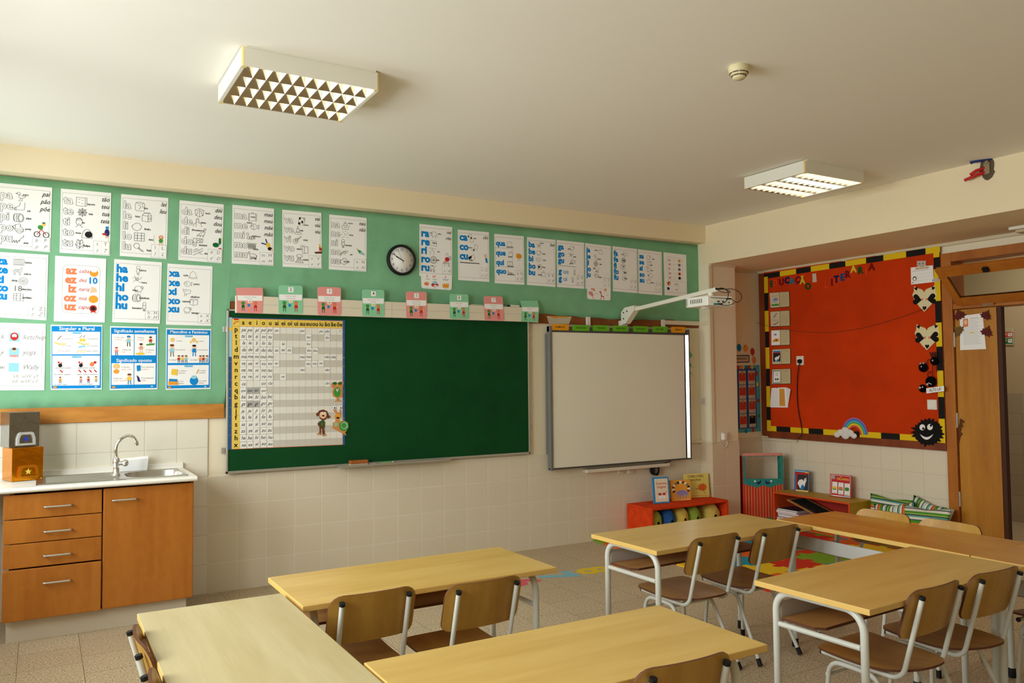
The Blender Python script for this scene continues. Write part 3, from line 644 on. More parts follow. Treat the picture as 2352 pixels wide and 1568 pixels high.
# k w y poster
s = wallsheet(Z2, (-80,175),(458,190),(443,853),(-95,855))
s.line([(.06,.09),(.94,.09),(.94,.93),(.06,.93)], .0014, GREYI, True)
for k, (lt, wd, v) in enumerate((('k','ketchup',.21),('y','yoga',.44),('w','Wally',.66))):
    s.text(lt, .20, v, .09, GREYI, 0, .35, 'c'); s.rect(.32, v-.065, .51, v+.065, CYAN); s.up().text(wd, .57, v, .10, GREYI, -.004, .35, sx=.9)
blob(s,.415,.20,.075,.06,REDI); blob(s,.415,.19,.045,.03,PAPER); blob(s,.415,.215,.03,.01,REDI)
blob(s,.415,.40,.035,.03,SKIN); blob(s,.415,.385,.04,.02,BRNI); blob(s,.415,.455,.05,.03,CYAN); blob(s,.415,.49,.085,.018,PINKI)
s.text('kK wW yY', .90, .795, .075, LGREY, 0, 0, 'r'); s.text('kK wW yY', .90, .87, .075, LGREY, 0, .4, 'r')
poster('letter_poster', s, 'white poster with ketchup, yoga and a handwritten kK wW yY alphabet')
# three blue bordered grammar posters
def blueposter(tl, tr, br, bl):
    s = wallsheet(Z2, tl, tr, br, bl); s.rect(.015, .02, .985, .98, BLUEI); s.up(); return s
def fig(s, u, v, h, body, hair=BRNI, legs=NAVI):
    k = h*s.H/s.W; blob(s, u, v-h*.32, .16*k, .16*h, SKIN); blob(s, u, v-h*.42, .17*k, .09*h, hair)
    s.up().poly([(u-.15*k,v-.17*h),(u+.15*k,v-.17*h),(u+.18*k,v+.15*h),(u-.18*k,v+.15*h)], body)
    s.line([(u-.08*k,v+.13*h),(u-.1*k,v+.48*h)], .07*h*s.H, legs); s.line([(u+.08*k,v+.13*h),(u+.12*k,v+.48*h)], .07*h*s.H, legs)
    s.line([(u-.15*k,v-.12*h),(u-.32*k,v+.05*h)], .05*h*s.H, SKIN); s.line([(u+.15*k,v-.12*h),(u+.34*k,v-.02*h)], .05*h*s.H, SKIN)
s = blueposter((508,198),(1024,202),(1018,845),(508,850))
s.text('Singular e Plural', .5, .062, .075, PAPER, .012, al='c')
s.rect(.03,.105,.955,.455,PAPER); s.rect(.03,.475,.955,.935,PAPER); s.up()
for v, w_ in ((.126,'Nomes'),(.495,'Adjetivos')): s.rect(.41,v-.016,.59,v+.014,CYAN); s.up().text(w_,.5,v,.035,BLUEI,.01,al='c'); s.lay -= 1
for v, a, b in ((.215,'uma guitarra','três guitarras'),(.325,'um teclado','dois teclados'),(.405,'um clarim','quatro clarins')):
    s.text(a,.20,v,.03,GREYI,.004); s.text(b,.92,v,.03,GREYI,.004,al='r')
s.line([(.13,.23),(.20,.17)], .004, BRNI); blob(s,.58,.235,.03,.025,YELI); blob(s,.64,.235,.03,.025,YELI); s.line([(.55,.20),(.60,.16)],.003,BRNI); s.line([(.62,.20),(.66,.16)],.003,BRNI)
s.line([(.07,.27),(.16,.30),(.28,.295)], .007, YELI); s.line([(.52,.27),(.62,.30),(.73,.295)], .007, YELI); s.up().poly([(.52,.33),(.66,.31),(.68,.34),(.54,.36)], CYAN)
for i in range(3): s.line([(.50+i*.06,.43),(.55+i*.06,.385)], .004, YELI)
s.line([(.12,.43),(.19,.385)], .003, LGREY)
for u in (.18,.58): blob(s,u,.625,.04,.03,INK); blob(s,u-.03,.58,.02,.015,REDI); blob(s,u+.02,.59,.015,.012,REDI)
blob(s,.80,.61,.045,.035,ORI); blob(s,.86,.58,.03,.02,REDI); s.text('uma bateria grande',.08,.665,.028,GREYI,.004); s.text('duas baterias grandes',.52,.665,.028,GREYI,.004)
for u in (.20,.56,.66,.77,.87): s.line([(u-.02,.70),(u+.02,.73)],.007,REDI)
s.text('um violino castanho',.06,.765,.028,GREYI,.004); s.text('quatro violinos castanhos',.50,.765,.028,GREYI,.004)
fig(s,.18,.85,.10,OCHI); fig(s,.58,.85,.10,PINKI); fig(s,.73,.85,.10,REDI); fig(s,.88,.84,.09,YELI)
s.text('um músico alegre',.06,.918,.025,GREYI,.004); s.text('três músicos alegres',.52,.918,.025,GREYI,.004); blob(s,.08,.96,.04,.014,OCHI); s.up().rect(.86,.95,.90,.965,PAPER)
poster('grammar_poster', s, 'blue bordered poster headed Singular e Plural', 'poster')
s = blueposter((1103,213),(1582,222),(1575,843),(1098,852))
s.text('Significado semelhante', .5, .075, .068, PAPER, .012, al='c', sx=.95); s.text('Significado oposto', .5, .54, .07, PAPER, .012, al='c')
for a, b, c, d in ((.035,.12,.49,.455),(.505,.12,.955,.455),(.035,.58,.49,.92),(.505,.58,.955,.92)): s.rect(a,b,c,d,PAPER)
s.up()
for u, v, a, b in ((.08,.175,'O Tito está','contente.'),(.56,.175,'O Nuno','é rápido.'),(.25,.37,'A Pipa está','feliz.'),(.74,.37,'A Yasmine','é veloz.'),(.23,.645,'O Gil tem','cabelo curto.'),(.65,.645,'É um telemóvel','moderno.'),(.07,.82,'A Pipa tem','cabelo comprido.'),(.65,.82,'É um telemóvel','antigo.')):
    s.text(a,u,v,.032,GREYI,.006,sx=.9); s.text(b,u,v+.035,.032,PINKI,.006,sx=.9)
fig(s,.38,.23,.17,CYAN,BLUEI,INK); fig(s,.84,.22,.13,REDI,INK,GRNI); fig(s,.13,.39,.13,PINKI,REDI,NAVI); fig(s,.64,.34,.15,PINKI,INK,SKIN); blob(s,.62,.43,.10,.018,YELI); s.up().poly([(.74,.28),(.93,.26),(.92,.29),(.76,.30)], GRNI)
blob(s,.13,.63,.065,.04,YELI); blob(s,.13,.64,.04,.03,SKIN); blob(s,.13,.71,.06,.035,OCHI); fig(s,.40,.83,.17,YELI,BRNI,BLUEI); s.up().poly([(.55,.62),(.63,.61),(.635,.70),(.56,.71)], BLUEI); s.up().poly([(.55,.77),(.60,.80),(.64,.88),(.58,.87)], NAVI)
blob(s,.08,.955,.04,.014,OCHI); s.up().rect(.86,.945,.90,.96,PAPER)
poster('grammar_poster', s, 'blue bordered poster headed Significado semelhante and Significado oposto', 'poster')
s = blueposter((1662,233),(2113,242),(2105,840),(1658,850))
s.text('Masculino e Feminino', .5, .06, .066, PAPER, .012, al='c')
s.rect(.04,.105,.955,.565,PAPER); s.rect(.04,.60,.955,.93,PAPER); s.up()
for v, w_ in ((.128,'Nomes'),(.62,'Adjetivos')): s.rect(.41,v-.016,.59,v+.014,CYAN); s.up().text(w_,.5,v,.034,BLUEI,.01,al='c'); s.lay -= 1
for u, v, a in ((.22,.205,'o aluno'),(.71,.205,'a aluna'),(.22,.35,'o professor'),(.71,.35,'a professora'),(.06,.515,'os amigos'),(.54,.515,'as amigas'),(.28,.695,'o caderno'),(.28,.73,'amarelo'),(.74,.695,'a caneta'),(.74,.73,'amarela'),(.28,.865,'o livro'),(.28,.90,'aberto'),(.74,.865,'a mochila'),(.74,.90,'aberta')): s.text(a,u,v,.03,GREYI,.006)
for u in (.14,.61): blob(s,u,.19,.05,.035,YELI); blob(s,u,.20,.035,.025,SKIN)
blob(s,.54,.22,.02,.02,YELI); blob(s,.68,.22,.02,.02,YELI)
fig(s,.13,.36,.20,CYAN,BRNI,GREYI); fig(s,.62,.36,.19,BLUEI,INK,BLUEI)
for u, c_ in ((.28,REDI),(.36,YELI),(.44,CYAN),(.76,OCHI),(.83,REDI),(.91,CYAN)): fig(s,u,.50,.12,c_,BRNI,NAVI)
s.up().poly([(.13,.66),(.26,.67),(.24,.77),(.11,.75)], YELI); s.line([(.68,.74),(.72,.67)],.005,OCHI); s.up().poly([(.06,.84),(.25,.84),(.27,.92),(.05,.92)], OCHI); s.up().poly([(.07,.82),(.25,.83),(.25,.87),(.07,.86)], BLUEI)
blob(s,.62,.86,.095,.07,BLUEI); blob(s,.62,.80,.06,.03,CYAN); blob(s,.08,.96,.04,.014,OCHI); s.up().rect(.86,.95,.90,.965,PAPER)
poster('grammar_poster', s, 'blue bordered poster headed Masculino e Feminino', 'poster')
# two small rounded cards below posters
s = wallsheet(Z5, (262,825),(662,850),(658,1045),(268,1018), None, -.0185, .02)
for u, t_ in ((.20,'r'),(.42,'rr'),(.79,'r')): s.text(t_, u, .17, .30, ORI, .03, al='c')
for u, w_ in ((.22,'som forte'),(.43,'som forte'),(.79,'som brando')): s.text(w_, u, .36, .09, INK, .01, al='c', sx=.8)
s.rect(.68,.29,.90,.31,BLUEI); blob(s,.17,.68,.08,.12,ORI); blob(s,.20,.58,.03,.06,YELI); blob(s,.44,.72,.12,.14,REDI); blob(s,.44,.57,.08,.10,CYAN); blob(s,.46,.78,.07,.05,PAPER)
s.up().poly([(.68,.55),(.72,.68),(.76,.52),(.79,.66),(.83,.52),(.86,.66),(.91,.52),(.89,.86),(.70,.86)], OCHI)
for u, w_ in ((.17,'rato'),(.43,'carro'),(.79,'coroa')): s.text(w_, u, .94, .08, GREYI, .004, al='c')
poster('sound_card', s, 'small rounded white card with orange r rr r, a red car and a crown', 'card')
s = wallsheet(Z6, (775,818),(1058,835),(1058,993),(777,975), None, -.0185, .02)
s.text('ge', .16, .24, .42, ORI, .03); s.text('gi', .70, .24, .42, ORI, .03); s.line([(.5,.2),(.58,.12),(.6,.3)], .0012, GREYI)
s.up().poly([(.05,.42),(.20,.40),(.28,.68),(.22,.78),(.08,.65)], PINKI); s.line([(.22,.75),(.27,.95)], .007, PINKI); s.text('gelado', .38, .55, .10, GREYI, 0, .3, 'c'); s.text('girafa', .86, .60, .10, GREYI, 0, .3, 'c')
s.line([(.54,.40),(.58,.45),(.60,.72),(.70,.74)], .008, REDI); s.line([(.60,.72),(.57,.97)], .005, REDI); s.line([(.68,.74),(.72,.95)], .005, REDI); blob(s,.55,.40,.04,.05,REDI)
poster('sound_card', s, 'small rounded white card with orange ge gi and a giraffe', 'card')

# ---------------------------------------------------------------- green display board on the chalkboard wall
nb = thing('display_board', 'long mint green fabric display board behind the syllable posters', 'notice board', (1.6, -.001, 1.2))
MB(CORK).box(-1.85, 4.575, -.010, -.001, 1.93, 2.70).build('backing_board', nb)
m = MB(BOARDW); a = onY(515, 935, -.014)
m.box(-1.85, .105, -.020, -.001, 1.20, 1.30); m.build('bottom_rail', nb, bevel=.003)
def fab(u, v):
    # fabric drape: a strip along the whole wall, deep on the left, ending in a wavy hem over the boards
    if u < .32: x = -1.85+(.11+1.85)*u/.32; zb = 1.283-.010*u/.32+.004*math.sin(x*60)
    else:
        q = (u-.32)/.68; x = .11+(4.60-.11)*q
        zb = 2.02 if x < 2.6 else 2.02-.03*math.sin((x-2.6)/2*PI)+.004*math.sin(x*23)
        if x > 4.3: zb = 1.985
        if x < .14: zb = 1.275+(2.02-1.275)*max(0, (x-.11)/.03)
    z = zb+(2.752-zb)*v
    wr = .0015*math.sin(x*9+z*4)+.001*math.sin(x*31-z*11)
    if .15 < x < .75: wr += .004*math.sin(x*38+(z-2)*6)*max(0, 1-(z-2.0)/.35)
    return Vector((x, -.0135-abs(wr), z))
fm = MB(GREEN_F)
us = [i/60*.32 for i in range(61)]+[.32+.68*i/150 for i in range(1, 151)]
NV = 16; vs = [fab(u, j/NV) for j in range(NV+1) for u in us]; n = len(us)
fm.add(vs, [(j*n+i, j*n+i+1, (j+1)*n+i+1, (j+1)*n+i) for j in range(NV) for i in range(n-1)], 0, True)
fo = fm.build('fabric_cover', nb)
fo.modifiers.new('cloth_thickness', 'SOLIDIFY').thickness = .0015
# torn paper remnant left on the bare backing
s = wallsheet(Z6, (290,1178),(592,1185),(560,1275),(320,1275), mat('torn_paper', (206,196,170), .9, .1), -.012)
s.up().poly([(.1,0),(.95,0),(.8,.2),(.5,.15),(.3,.3)], OCHI)
poster('torn_paper', s, 'torn cream paper scrap stuck above the DOMINGO label', 'paper')

# ---------------------------------------------------------------- chalkboard
cb = thing('chalkboard', 'long dark green chalkboard with a slim aluminium frame', 'chalkboard', (1.36, -.001, .81))
CX0, CX1, CZ0, CZ1 = .115, 2.60, .812, 1.962
MB(CHALKB).box(CX0+.012, CX1-.012, -.034, -.0175, CZ0+.016, CZ1-.01).build('writing_surface', cb)
f = MB(ALU); f.box(CX0, CX0+.014, -.04, -.0175, CZ0, CZ1); f.box(CX1-.014, CX1, -.04, -.0175, CZ0, CZ1); f.box(CX0, CX1, -.04, -.0175, CZ0, CZ0+.018); f.box(CX0, CX1, -.04, -.0175, CZ1-.012, CZ1)
f.build('frame', cb, bevel=.002)
t0, t1 = onY(775, 1076, -.05).x, onY(1030, 1056, -.05).x
f = MB(ALU); f.box(t0, t1, -.095, -.04, CZ0-.006, CZ0+.001); f.box(t0, t1, -.098, -.095, CZ0-.006, CZ0+.012)
f.build('chalk_tray', cb, bevel=.001)
for x, z in ((CX0-.03, .955), (CX0-.022, 1.80), (CX1+.002, 1.80), (CX1+.002, 1.02)):
    MB(ALU).box(x, x+.026, -.02, -.0071, z, z+.04).build('mounting_clip', cb, bevel=.002)
ZE = zf(760, 1030, 13.067)
e = thing('board_eraser', 'wooden board eraser with felt lying in the chalk tray', 'eraser', tuple(onY(*ZE(800,540), -.06)))
x0, x1 = onY(*ZE(545,500), -.06).x, onY(*ZE(1085,500), -.06).x; zt = CZ0+.0012
MB(wood('eraser_wood', (176,104,48), (150,80,32), (4,12,12))).box(x0, x1, -.092, -.042, zt+.016, zt+.042).build('wooden_back', e, bevel=.006)
MB(mat('felt', (196,180,150), .95, .05)).box(x0+.003, x1-.003, -.09, -.044, zt, zt+.016).build('felt_pad', e, bevel=.002)
def chalk(a, b, y, m, r=.0055):
    p = onY(*ZE(a, 0), y).x; q = onY(*ZE(b, 0), y).x
    return MB(m).tube([(p, y, zt+r), (q, y+.004, zt+r)], r, seg=10)
tag(chalk(1500, 1825, -.055, mat('chalk_green', (60,176,82), .9, .05), .008).build('chalk_stick'), 'green chalk stick in the tray under the chalkboard', 'chalk')
tag(chalk(1180, 1330, -.082, mat('chalk_white', (244,242,236), .95, .05)).build('chalk_stick'), 'white chalk stub beside the board eraser', 'chalk')
tag(chalk(1440, 1800, -.078, mat('chalk_pink', (226,150,160), .95, .05)).build('chalk_stick'), 'pink chalk stick lying in front of the green one', 'chalk')
tag(chalk(1835, 1870, -.055, MATS['chalk_white'], .007).build('chalk_stick'), 'tiny white chalk end at the tip of the green chalk', 'chalk')

# ---------------------------------------------------------------- syllable chart hung on the chalkboard
Z4 = zf(510, 690, 4.3556)
CY = -.0355
def onc(a, b, y=CY): return onY(*Z4(a, b), y)
NIGHT = mat('night_blue_print', (38,92,146), .8, .15); YEL = mat('chart_yellow', (238,206,92), .85, .15); CGREY = mat('chart_grey', (206,200,188), .9, .1); CWHT = mat('chart_white', (232,228,218), .9, .1); GRIDL = mat('chart_grid_line', (178,172,160), .9, .1)
s = Sheet([onc(64,168), onc(1230,196), onc(1230,1442), onc(62,1490)], (0,-1,0), NIGHT, 0, .0015)
s.rect(0, 0, .028, .30, CYAN, 0); s.rect(0, .075, .028, .10, YELI)
s.up()
L0, R0, T0, B0 = .026, .980, .006, 1.0
s.rect(L0, T0, R0, B0, REDI if False else ORI); s.up(); L, R, T, B = L0+.004, R0-.004, T0+.004, B0-.004
s.rect(L, T, R, B, CWHT); s.up()
CW0 = .0645*(R-L); HH = .0585*(B-T)
s.rect(L, T, R, T+HH, YEL); s.rect(L, T, L+CW0, B, YEL)
cw = (R-L-CW0)/16; rh = (B-T-HH)/18
COLS = ['a','e','i','o','u','ai','ei','oi','ui','au','eu','ou','iu','ão','ãe','õe']; ROWS = list('ptldmvnrcqbgjfszhx')
for i in range(1, 18, 2): s.rect(L+CW0, T+HH+rh*i, R, T+HH+rh*(i+1), CGREY)
s.up()
for i in range(17): s.line([(L+CW0+cw*i, T), (L+CW0+cw*i, B)], .0012, GRIDL)
for i in range(19): s.line([(L, T+HH+rh*i), (R, T+HH+rh*i)], .0009, GRIDL)
s.line([(L, T+HH), (R, T+HH)], .002, ORI); s.up()
for i, c in enumerate(COLS): s.text(c, L+CW0+cw*(i+.5), T+HH*.5, .050, INK, .018, al='c', sx=.92)
for i, c in enumerate(ROWS): s.text(c, L+CW0*.5, T+HH+rh*(i+.48), .052, INK, .018, al='c')
s.line([(L+.01, T+HH*.75), (L+.022, T+HH*.42), (L+CW0*.85, T+HH*.36)], .004, REDI); s.ell(L+CW0*.5, T+.004, .022, REDI, .006)
for k in range(26):
    v = .06+.9*((k*37) % 26)/26; u = .988 if k % 2 else .012
    if v > .3 or u > .5: s.ell(u, v, .002+.002*(k % 3 == 0), CWHT if k % 3 else YELI, lay=3)
chart = tag(s.build('syllable_chart'), 'big syllable table with a yellow header, hung on the chalkboard', 'chart')
FILL = {'p':('pa','pe','pi','po','pu','pai',0,0,0,'pau',0,0,'piu','pão',0,0), 't':('ta','te','ti','to','tu',0,0,0,0,0,'teu',0,0,'tão',0,0), 'l':('la','le','li','lo','lu',0,'lei',0,0,0,'leu'),
 'd':('da','de','di','do','du','dai','dei','dói',0,0,'deu','dou'), 'm':('ma','me','mi','mo','mu',0,0,0,0,'mau','meu',0,0,'mão','mãe'), 'v':('va','ve','vi','vo','vu','vai',0,0,0,0,'véu','vou','viu'),
 'n':('na','ne','ni','no','nu',0,0,0,0,'nau',0,0,0,'não'), 'r':('ra','re','ri','ro','ru',0,'rei'), 'c':('ca',0,0,'co','cu',0,0,0,0,0,0,0,0,'cão'), 'q':('qua','que','qui','quo')}
for r_ in 'bgjfszhx': FILL[r_] = tuple(r_+v for v in 'aeiou')
CARDP = mat('card_paper', (240,238,233), .9, .1); CARDG = mat('card_grey', (176,174,172), .9, .1)
def onchart(u, v): return s.p(u, v)-Vector((0, s.base-.0022, 0))
s_chart = s
for ri, r_ in enumerate(ROWS):
    for ci, syl in enumerate(FILL[r_]):
        if not syl: continue
        grey = syl in ('que','qui','ge','gi')
        rnd = random.Random(ri*31+ci); du, dv = rnd.uniform(-.06,.06), rnd.uniform(-.04,.06); rot = rnd.uniform(-.05,.05)
        u0, v0 = L+CW0+cw*(ci+.5+du), T+HH+rh*(ri+.5+dv); hu, hv = cw*.44, rh*.46
        cs = []
        for a, b in ((-1,-1),(1,-1),(1,1),(-1,1)):
            x = a*hu*s_chart.W; y = b*hv*s_chart.H
            x, y = x*math.cos(rot)-y*math.sin(rot), x*math.sin(rot)+y*math.cos(rot)
            p = s_chart.p(u0+x/s_chart.W, v0+y/s_chart.H); cs.append(Vector((p.x, CY-.0028, p.z)))
        k = Sheet(cs, (0,-1,0), CARDG if grey else CARDP, 0, .0006)
        k.text(syl, .5, .48, .78 if len(syl) < 3 else .62, INK, .012, .35, 'c', sx=.9 if len(syl) < 3 else .8)
        tag(k.build('syllable_card'), '%s card reading %s in slanted writing on the syllable chart' % ('small grey' if grey else 'small white', syl), 'card', 'syllable cards stuck on the chart')
k = Sheet([Vector((p.x, CY-.003, p.z)) for p in (onc(1150,292), onc(1185,278), onc(1197,322), onc(1168,330))], (0,-1,0), CARDP, 0, .0006)
k.text('põe', .5, .5, .5, INK, 0, .3, 'c', sx=.8, rot=1.2)
tag(k.build('syllable_card'), 'tilted small white card in the last column of the top chart row', 'card', 'syllable cards stuck on the chart')
# three cut-out cartoon figures (plain generic ones)
def cut(name, a0, b0, a1, b1, label, y=-.040):
    return Sheet([onc(a0,b0,y), onc(a1,b0,y), onc(a1,b1,y), onc(a0,b1,y)], (0,-1,0), None, 0, .00128)
def solid(s, pts, m, th=.0012):
    s.mb.prism([s.p(u, v, -s.base) for u, v in pts][::-1], s.n*th, m)
ORB = mat('tan_ink', (204,142,82), .85, .15); MINTI = mat('mint_ink', (150,196,160), .85, .15)
s = cut('owl', 1090, 808, 1215, 1015, '')
solid(s, [(.0,.10),(.25,.02),(.5,.10),(.75,.0),(1,.0),(.95,.3),(.85,.4),(.95,.6),(.9,.78),(.62,.80),(.66,.92),(.9,.96),(.2,.98),(.45,.92),(.42,.8),(.15,.72),(.08,.5),(.2,.36),(.03,.25)], ORB)
s.rect(0,0,0,0,INK); blob(s,.5,.52,.28,.24,GRNI); s.up().poly([(.38,.36),(.5,.52),(.62,.36)], PAPER); s.up().poly([(.46,.36),(.54,.36),(.5,.48)], REDI)
blob(s,.30,.10,.16,.07,DGRI); blob(s,.72,.10,.16,.07,DGRI); s.up().poly([(.42,.15),(.56,.15),(.49,.28)], OCHI)
tag(s.build('paper_owl'), 'paper cut-out of a tan owl in a green vest on the chart', 'paper figure')
s = cut('girl', 938, 1090, 1086, 1355, '')
solid(s, [(.0,.16),(.12,.12),(.25,.03),(.5,.0),(.75,.06),(.88,.22),(1,.28),(.82,.34),(.72,.30),(.66,.38),(.5,.40),(.62,.48),(.60,.66),(.55,.70),(.60,.90),(.72,.97),(.45,1),(.42,.72),(.34,.72),(.34,.90),(.36,.95),(.05,.94),(.25,.86),(.24,.66),(.10,.54),(.22,.46),(.42,.40),(.26,.34),(.22,.22),(.08,.26)], BRNI)
blob(s,.48,.20,.24,.14,SKIN); s.up().poly([(.20,.15),(.28,.04),(.52,.02),(.74,.10),(.80,.20),(.6,.10),(.36,.09)], BRNI); blob(s,.45,.12,.07,.03,PAPER); blob(s,.62,.12,.07,.03,PAPER); blob(s,.50,.235,.10,.03,INK)
s.up().poly([(.24,.44),(.58,.44),(.60,.64),(.26,.64)], DGRI); s.up().poly([(.36,.50),(.46,.50),(.46,.60),(.36,.60)], REDI)
for u in (.28,.50): s.up().poly([(u-.04,.66),(u+.04,.66),(u+.05,.90),(u-.02,.90)], BRNI)
blob(s,.20,.92,.14,.03,ORB); blob(s,.56,.96,.14,.03,ORB)
tag(s.build('paper_girl'), 'paper cut-out of a brown haired girl in a green jumper on the chart', 'paper figure')
s = cut('snail', 1090, 1055, 1268, 1350, '')
solid(s, [(.0,.72),(.12,.70),(.08,.58),(.25,.52),(.22,.34),(.30,.28),(.12,.14),(.05,.04),(.2,.0),(.30,.08),(.24,.12),(.38,.24),(.48,.22),(.46,.10),(.45,.03),(.6,.0),(.66,.08),(.54,.14),(.56,.30),(.44,.44),(.5,.52),(.7,.48),(.95,.56),(1,.72),(.85,.86),(.78,.88),(.88,1),(.6,.92)], ORB)
blob(s,.72,.68,.27,.17,GRNI); blob(s,.74,.66,.20,.125,MINTI); blob(s,.72,.66,.14,.09,GRNI); blob(s,.36,.36,.16,.11,OCHI); blob(s,.38,.40,.09,.035,INK)
for u in (.18,.53): blob(s,u,.06,.10,.06,PAPER); blob(s,u+.02,.065,.045,.03,NAVI)
s.up().poly([(.16,.58),(.34,.54),(.40,.66),(.20,.70)], MINTI)
tag(s.build('paper_snail'), 'paper cut-out of an orange snail with a green shell on the chart', 'paper figure')

# ---------------------------------------------------------------- white trunking along the top of the chalkboard, with number cards
tk = thing('cable_trunking', 'wide white cable trunking running along the top of the chalkboard', 'trunking', (1.4, -.02, 1.95))
TX0, TX1, TZ0, TZ1, TY = .168, 2.66, 1.935, 2.058, -.072
TRK = mat('trunking_white', (224,214,192), .5, .4)
MB(TRK).box(TX0, TX1, TY, -.0405, TZ0, TZ1).build('channel', tk, bevel=.003)
f = MB(mat('seam_grey', (176,166,146), .6, .3)); f.box(TX0, TX1, TY-.0006, TY, 1.997, 1.999); f.box(1.333, 1.3345, TY-.0006, TY, TZ0, TZ1)
f.build('lid_seam', tk)
NUM = [(Z3,(143,1060),(415,1060),(402,1305),(150,1297)), (Z3,(563,1022),(805,1028),(808,1310),(566,1308)), (Z3,(953,1038),(1187,1045),(1192,1325),(957,1322)), (Z3,(1400,1065),(1622,1070),(1625,1338),(1402,1332)), (Z3,(1837,1085),(2046,1090),(2050,1358),(1843,1352)), (Z5,(628,1090),(870,1095),(882,1415),(632,1410)), (Z5,(1068,1118),(1312,1125),(1335,1440),(1080,1432)), (Z5,(1560,1190),(1785,1190),(1770,1460),(1550,1445))]
CPINK = mat('card_pink', (232,152,146), .8, .2); CMINT = mat('card_mint', (142,206,164), .8, .2)
TXT = ['Sou pontual e responsável', 'Trabalho com atenção', 'Respeito o meu lugar', 'Levo as coisas até ao fim', 'Se fizer asneira peço', 'Falo no meu lugar', 'Não faço barulho', 'Mantenho limpo']
TX2 = ['pela escola.', 'e cumpro as tarefas.', 'e ajudo quem precisa.', 'e sou amigo.', 'desculpa ao amigo.', 'na aula.', 'na sala.', 'a sala.']
for i, (z, a, b, c, d) in enumerate(NUM):
    base = CPINK if i % 2 == 0 else CMINT; y = TY-.0012
    cs = [onY(*z(*q), y) for q in (a, b, c, d)]
    if i in (0, 7):     # these two cards are bent back along the trunking's top edge
        cs[0].y += .03; cs[1].y += .03; cs[0].z += .012; cs[1].z += .012
        mid = .30
        lo = [cs[0].lerp(cs[3], mid), cs[1].lerp(cs[2], mid), cs[2], cs[3]]
        for q in lo[:2]: q.y = y
        s = Sheet(lo, (0,-1,0), base, 0, .0012, 0)
        s2 = Sheet([cs[0], cs[1], lo[1], lo[0]], (0,-.8,-.6), base, 0, .0012, 0, s.mb)
        s2.rect(.40, .25, .62, .80, PAPER); s2.up().text(str(i+1), .51, .52, .5, GREYI, .006, al='c'); off = .30; sc = .70
        def V(v): return (v-off)/sc
    else:
        s = Sheet(cs, (0,-1,0), base, 0, .0012, .018)
        s.rect(.40, .06, .62, .24, PAPER); s.up().text(str(i+1), .51, .15, .15, INK if i % 2 else GREYI, .012 if i % 2 else .004, al='c'); s.lay -= 1
        def V(v): return v
    k = 1 if V(1) == V(1) and i not in (0, 7) else 1/.70
    s.rect(.03, V(.32), .97, V(.52), PAPER); s.up()
    ink = GRNI if i % 2 == 0 else REDI
    s.text(TXT[i], .5, V(.38), .055*k, ink, 0, al='c', sx=.75); s.text(TX2[i], .5, V(.46), .055*k, ink, 0, al='c', sx=.75)
    fig(s, .24, V(.74), .36*k, DGRI, DGRI, DGRI); fig(s, .72, V(.74), .36*k, REDI, BRNI, REDI); blob(s, .24, V(.62), .08, .055*k, GRNI); blob(s, .72, V(.62), .08, .055*k, ORI)
    blob(s, .50, V(.56), .09, .055*k, PAPER); blob(s, .50, V(.56), .05, .03*k, OCHI if i % 2 == 0 else YELI); s.up().poly([(.40,V(.66)),(.50,V(.65)),(.51,V(.74)),(.42,V(.76))], BLUEI)
    tag(s.build('number_card'), '%s rounded rule card with the number %d on the white trunking' % ('pink' if i % 2 == 0 else 'green', i+1), 'card', 'numbered rule cards on the trunking')
pn = thing('marker_pen', 'white marker pen lying on top of the trunking beside card 8', 'pen', tuple(onY(1183, 700, -.05)))
a = onY(1166, 702, -.05).x; b = onY(1192, 702, -.05).x
MB(WHITE).tube([(a+.02, -.052, TZ1+.0095), (b, -.05, TZ1+.0095)], .009, seg=12).build('barrel', pn)
MB(BLACK).tube([(a, -.053, TZ1+.009), (a+.02, -.052, TZ1+.009)], .0085, seg=12).build('cap', pn)
tag(MB(WHITE).tube(spline([(onY(1080,700,-.05).x, -.05, TZ1+.004), (onY(1090,697,-.05).x, -.05, TZ1+.007), (onY(1110,700,-.05).x, -.05, TZ1+.004)]), .003).build('cable'), 'short white cable end lying on the trunking beside card 7', 'cable')

# ---------------------------------------------------------------- wall clock
cc = onY(922, 597, -.03); ck = thing('wall_clock', 'round wall clock with a black rim showing ten to ten', 'clock', tuple(cc))
Mc = Matrix.Translation((cc.x, -.016, cc.z)) @ Matrix.Rotation(PI/2, 4, 'X')
Rk = .122
MB(BLACK).lathe([(Rk-.004, 0), (Rk, .006), (Rk, .022), (Rk-.006, .032), (Rk-.014, .033), (Rk-.02, .026), (Rk-.02, .02)], Mc, 0, 48).build('rim', ck)
MB(PAPER).lathe([(.001, .0), (Rk-.018, .001), (Rk-.018, .021), (.001, .0211)], Mc, 0, 40).build('dial', ck)
s = Sheet([Vector((cc.x+x*Rk, -.0375, cc.z+z_*Rk)) for x, z_ in ((-1,1),(1,1),(1,-1),(-1,-1))], (0,-1,0), None, 0, .0002)
for h in range(1, 13): s.text(str(h), .5+.335*math.sin(h*PI/6), .5-.335*math.cos(h*PI/6), .115, INK, -.004, al='c')
s.build('numerals', ck)
def hand(ang, ln, w, y, nm, back=.02):
    d = Vector((math.sin(ang), 0, math.cos(ang))); q = Vector((d.z, 0, -d.x)); c = Vector((cc.x, y, cc.z))
    MB(INK).prism([c-d*back-q*w, c-d*back+q*w, c+d*ln+q*w*.6, c+d*ln-q*w*.6], (0, -.0008, 0)).build(nm, ck)
hand((9+50/60)*PI/6, .055, .0035, -.0385, 'hour_hand'); hand(50*PI/30, .088, .0025, -.0395, 'minute_hand'); hand(56*PI/30, .08, .0008, -.0405, 'second_hand', .03)

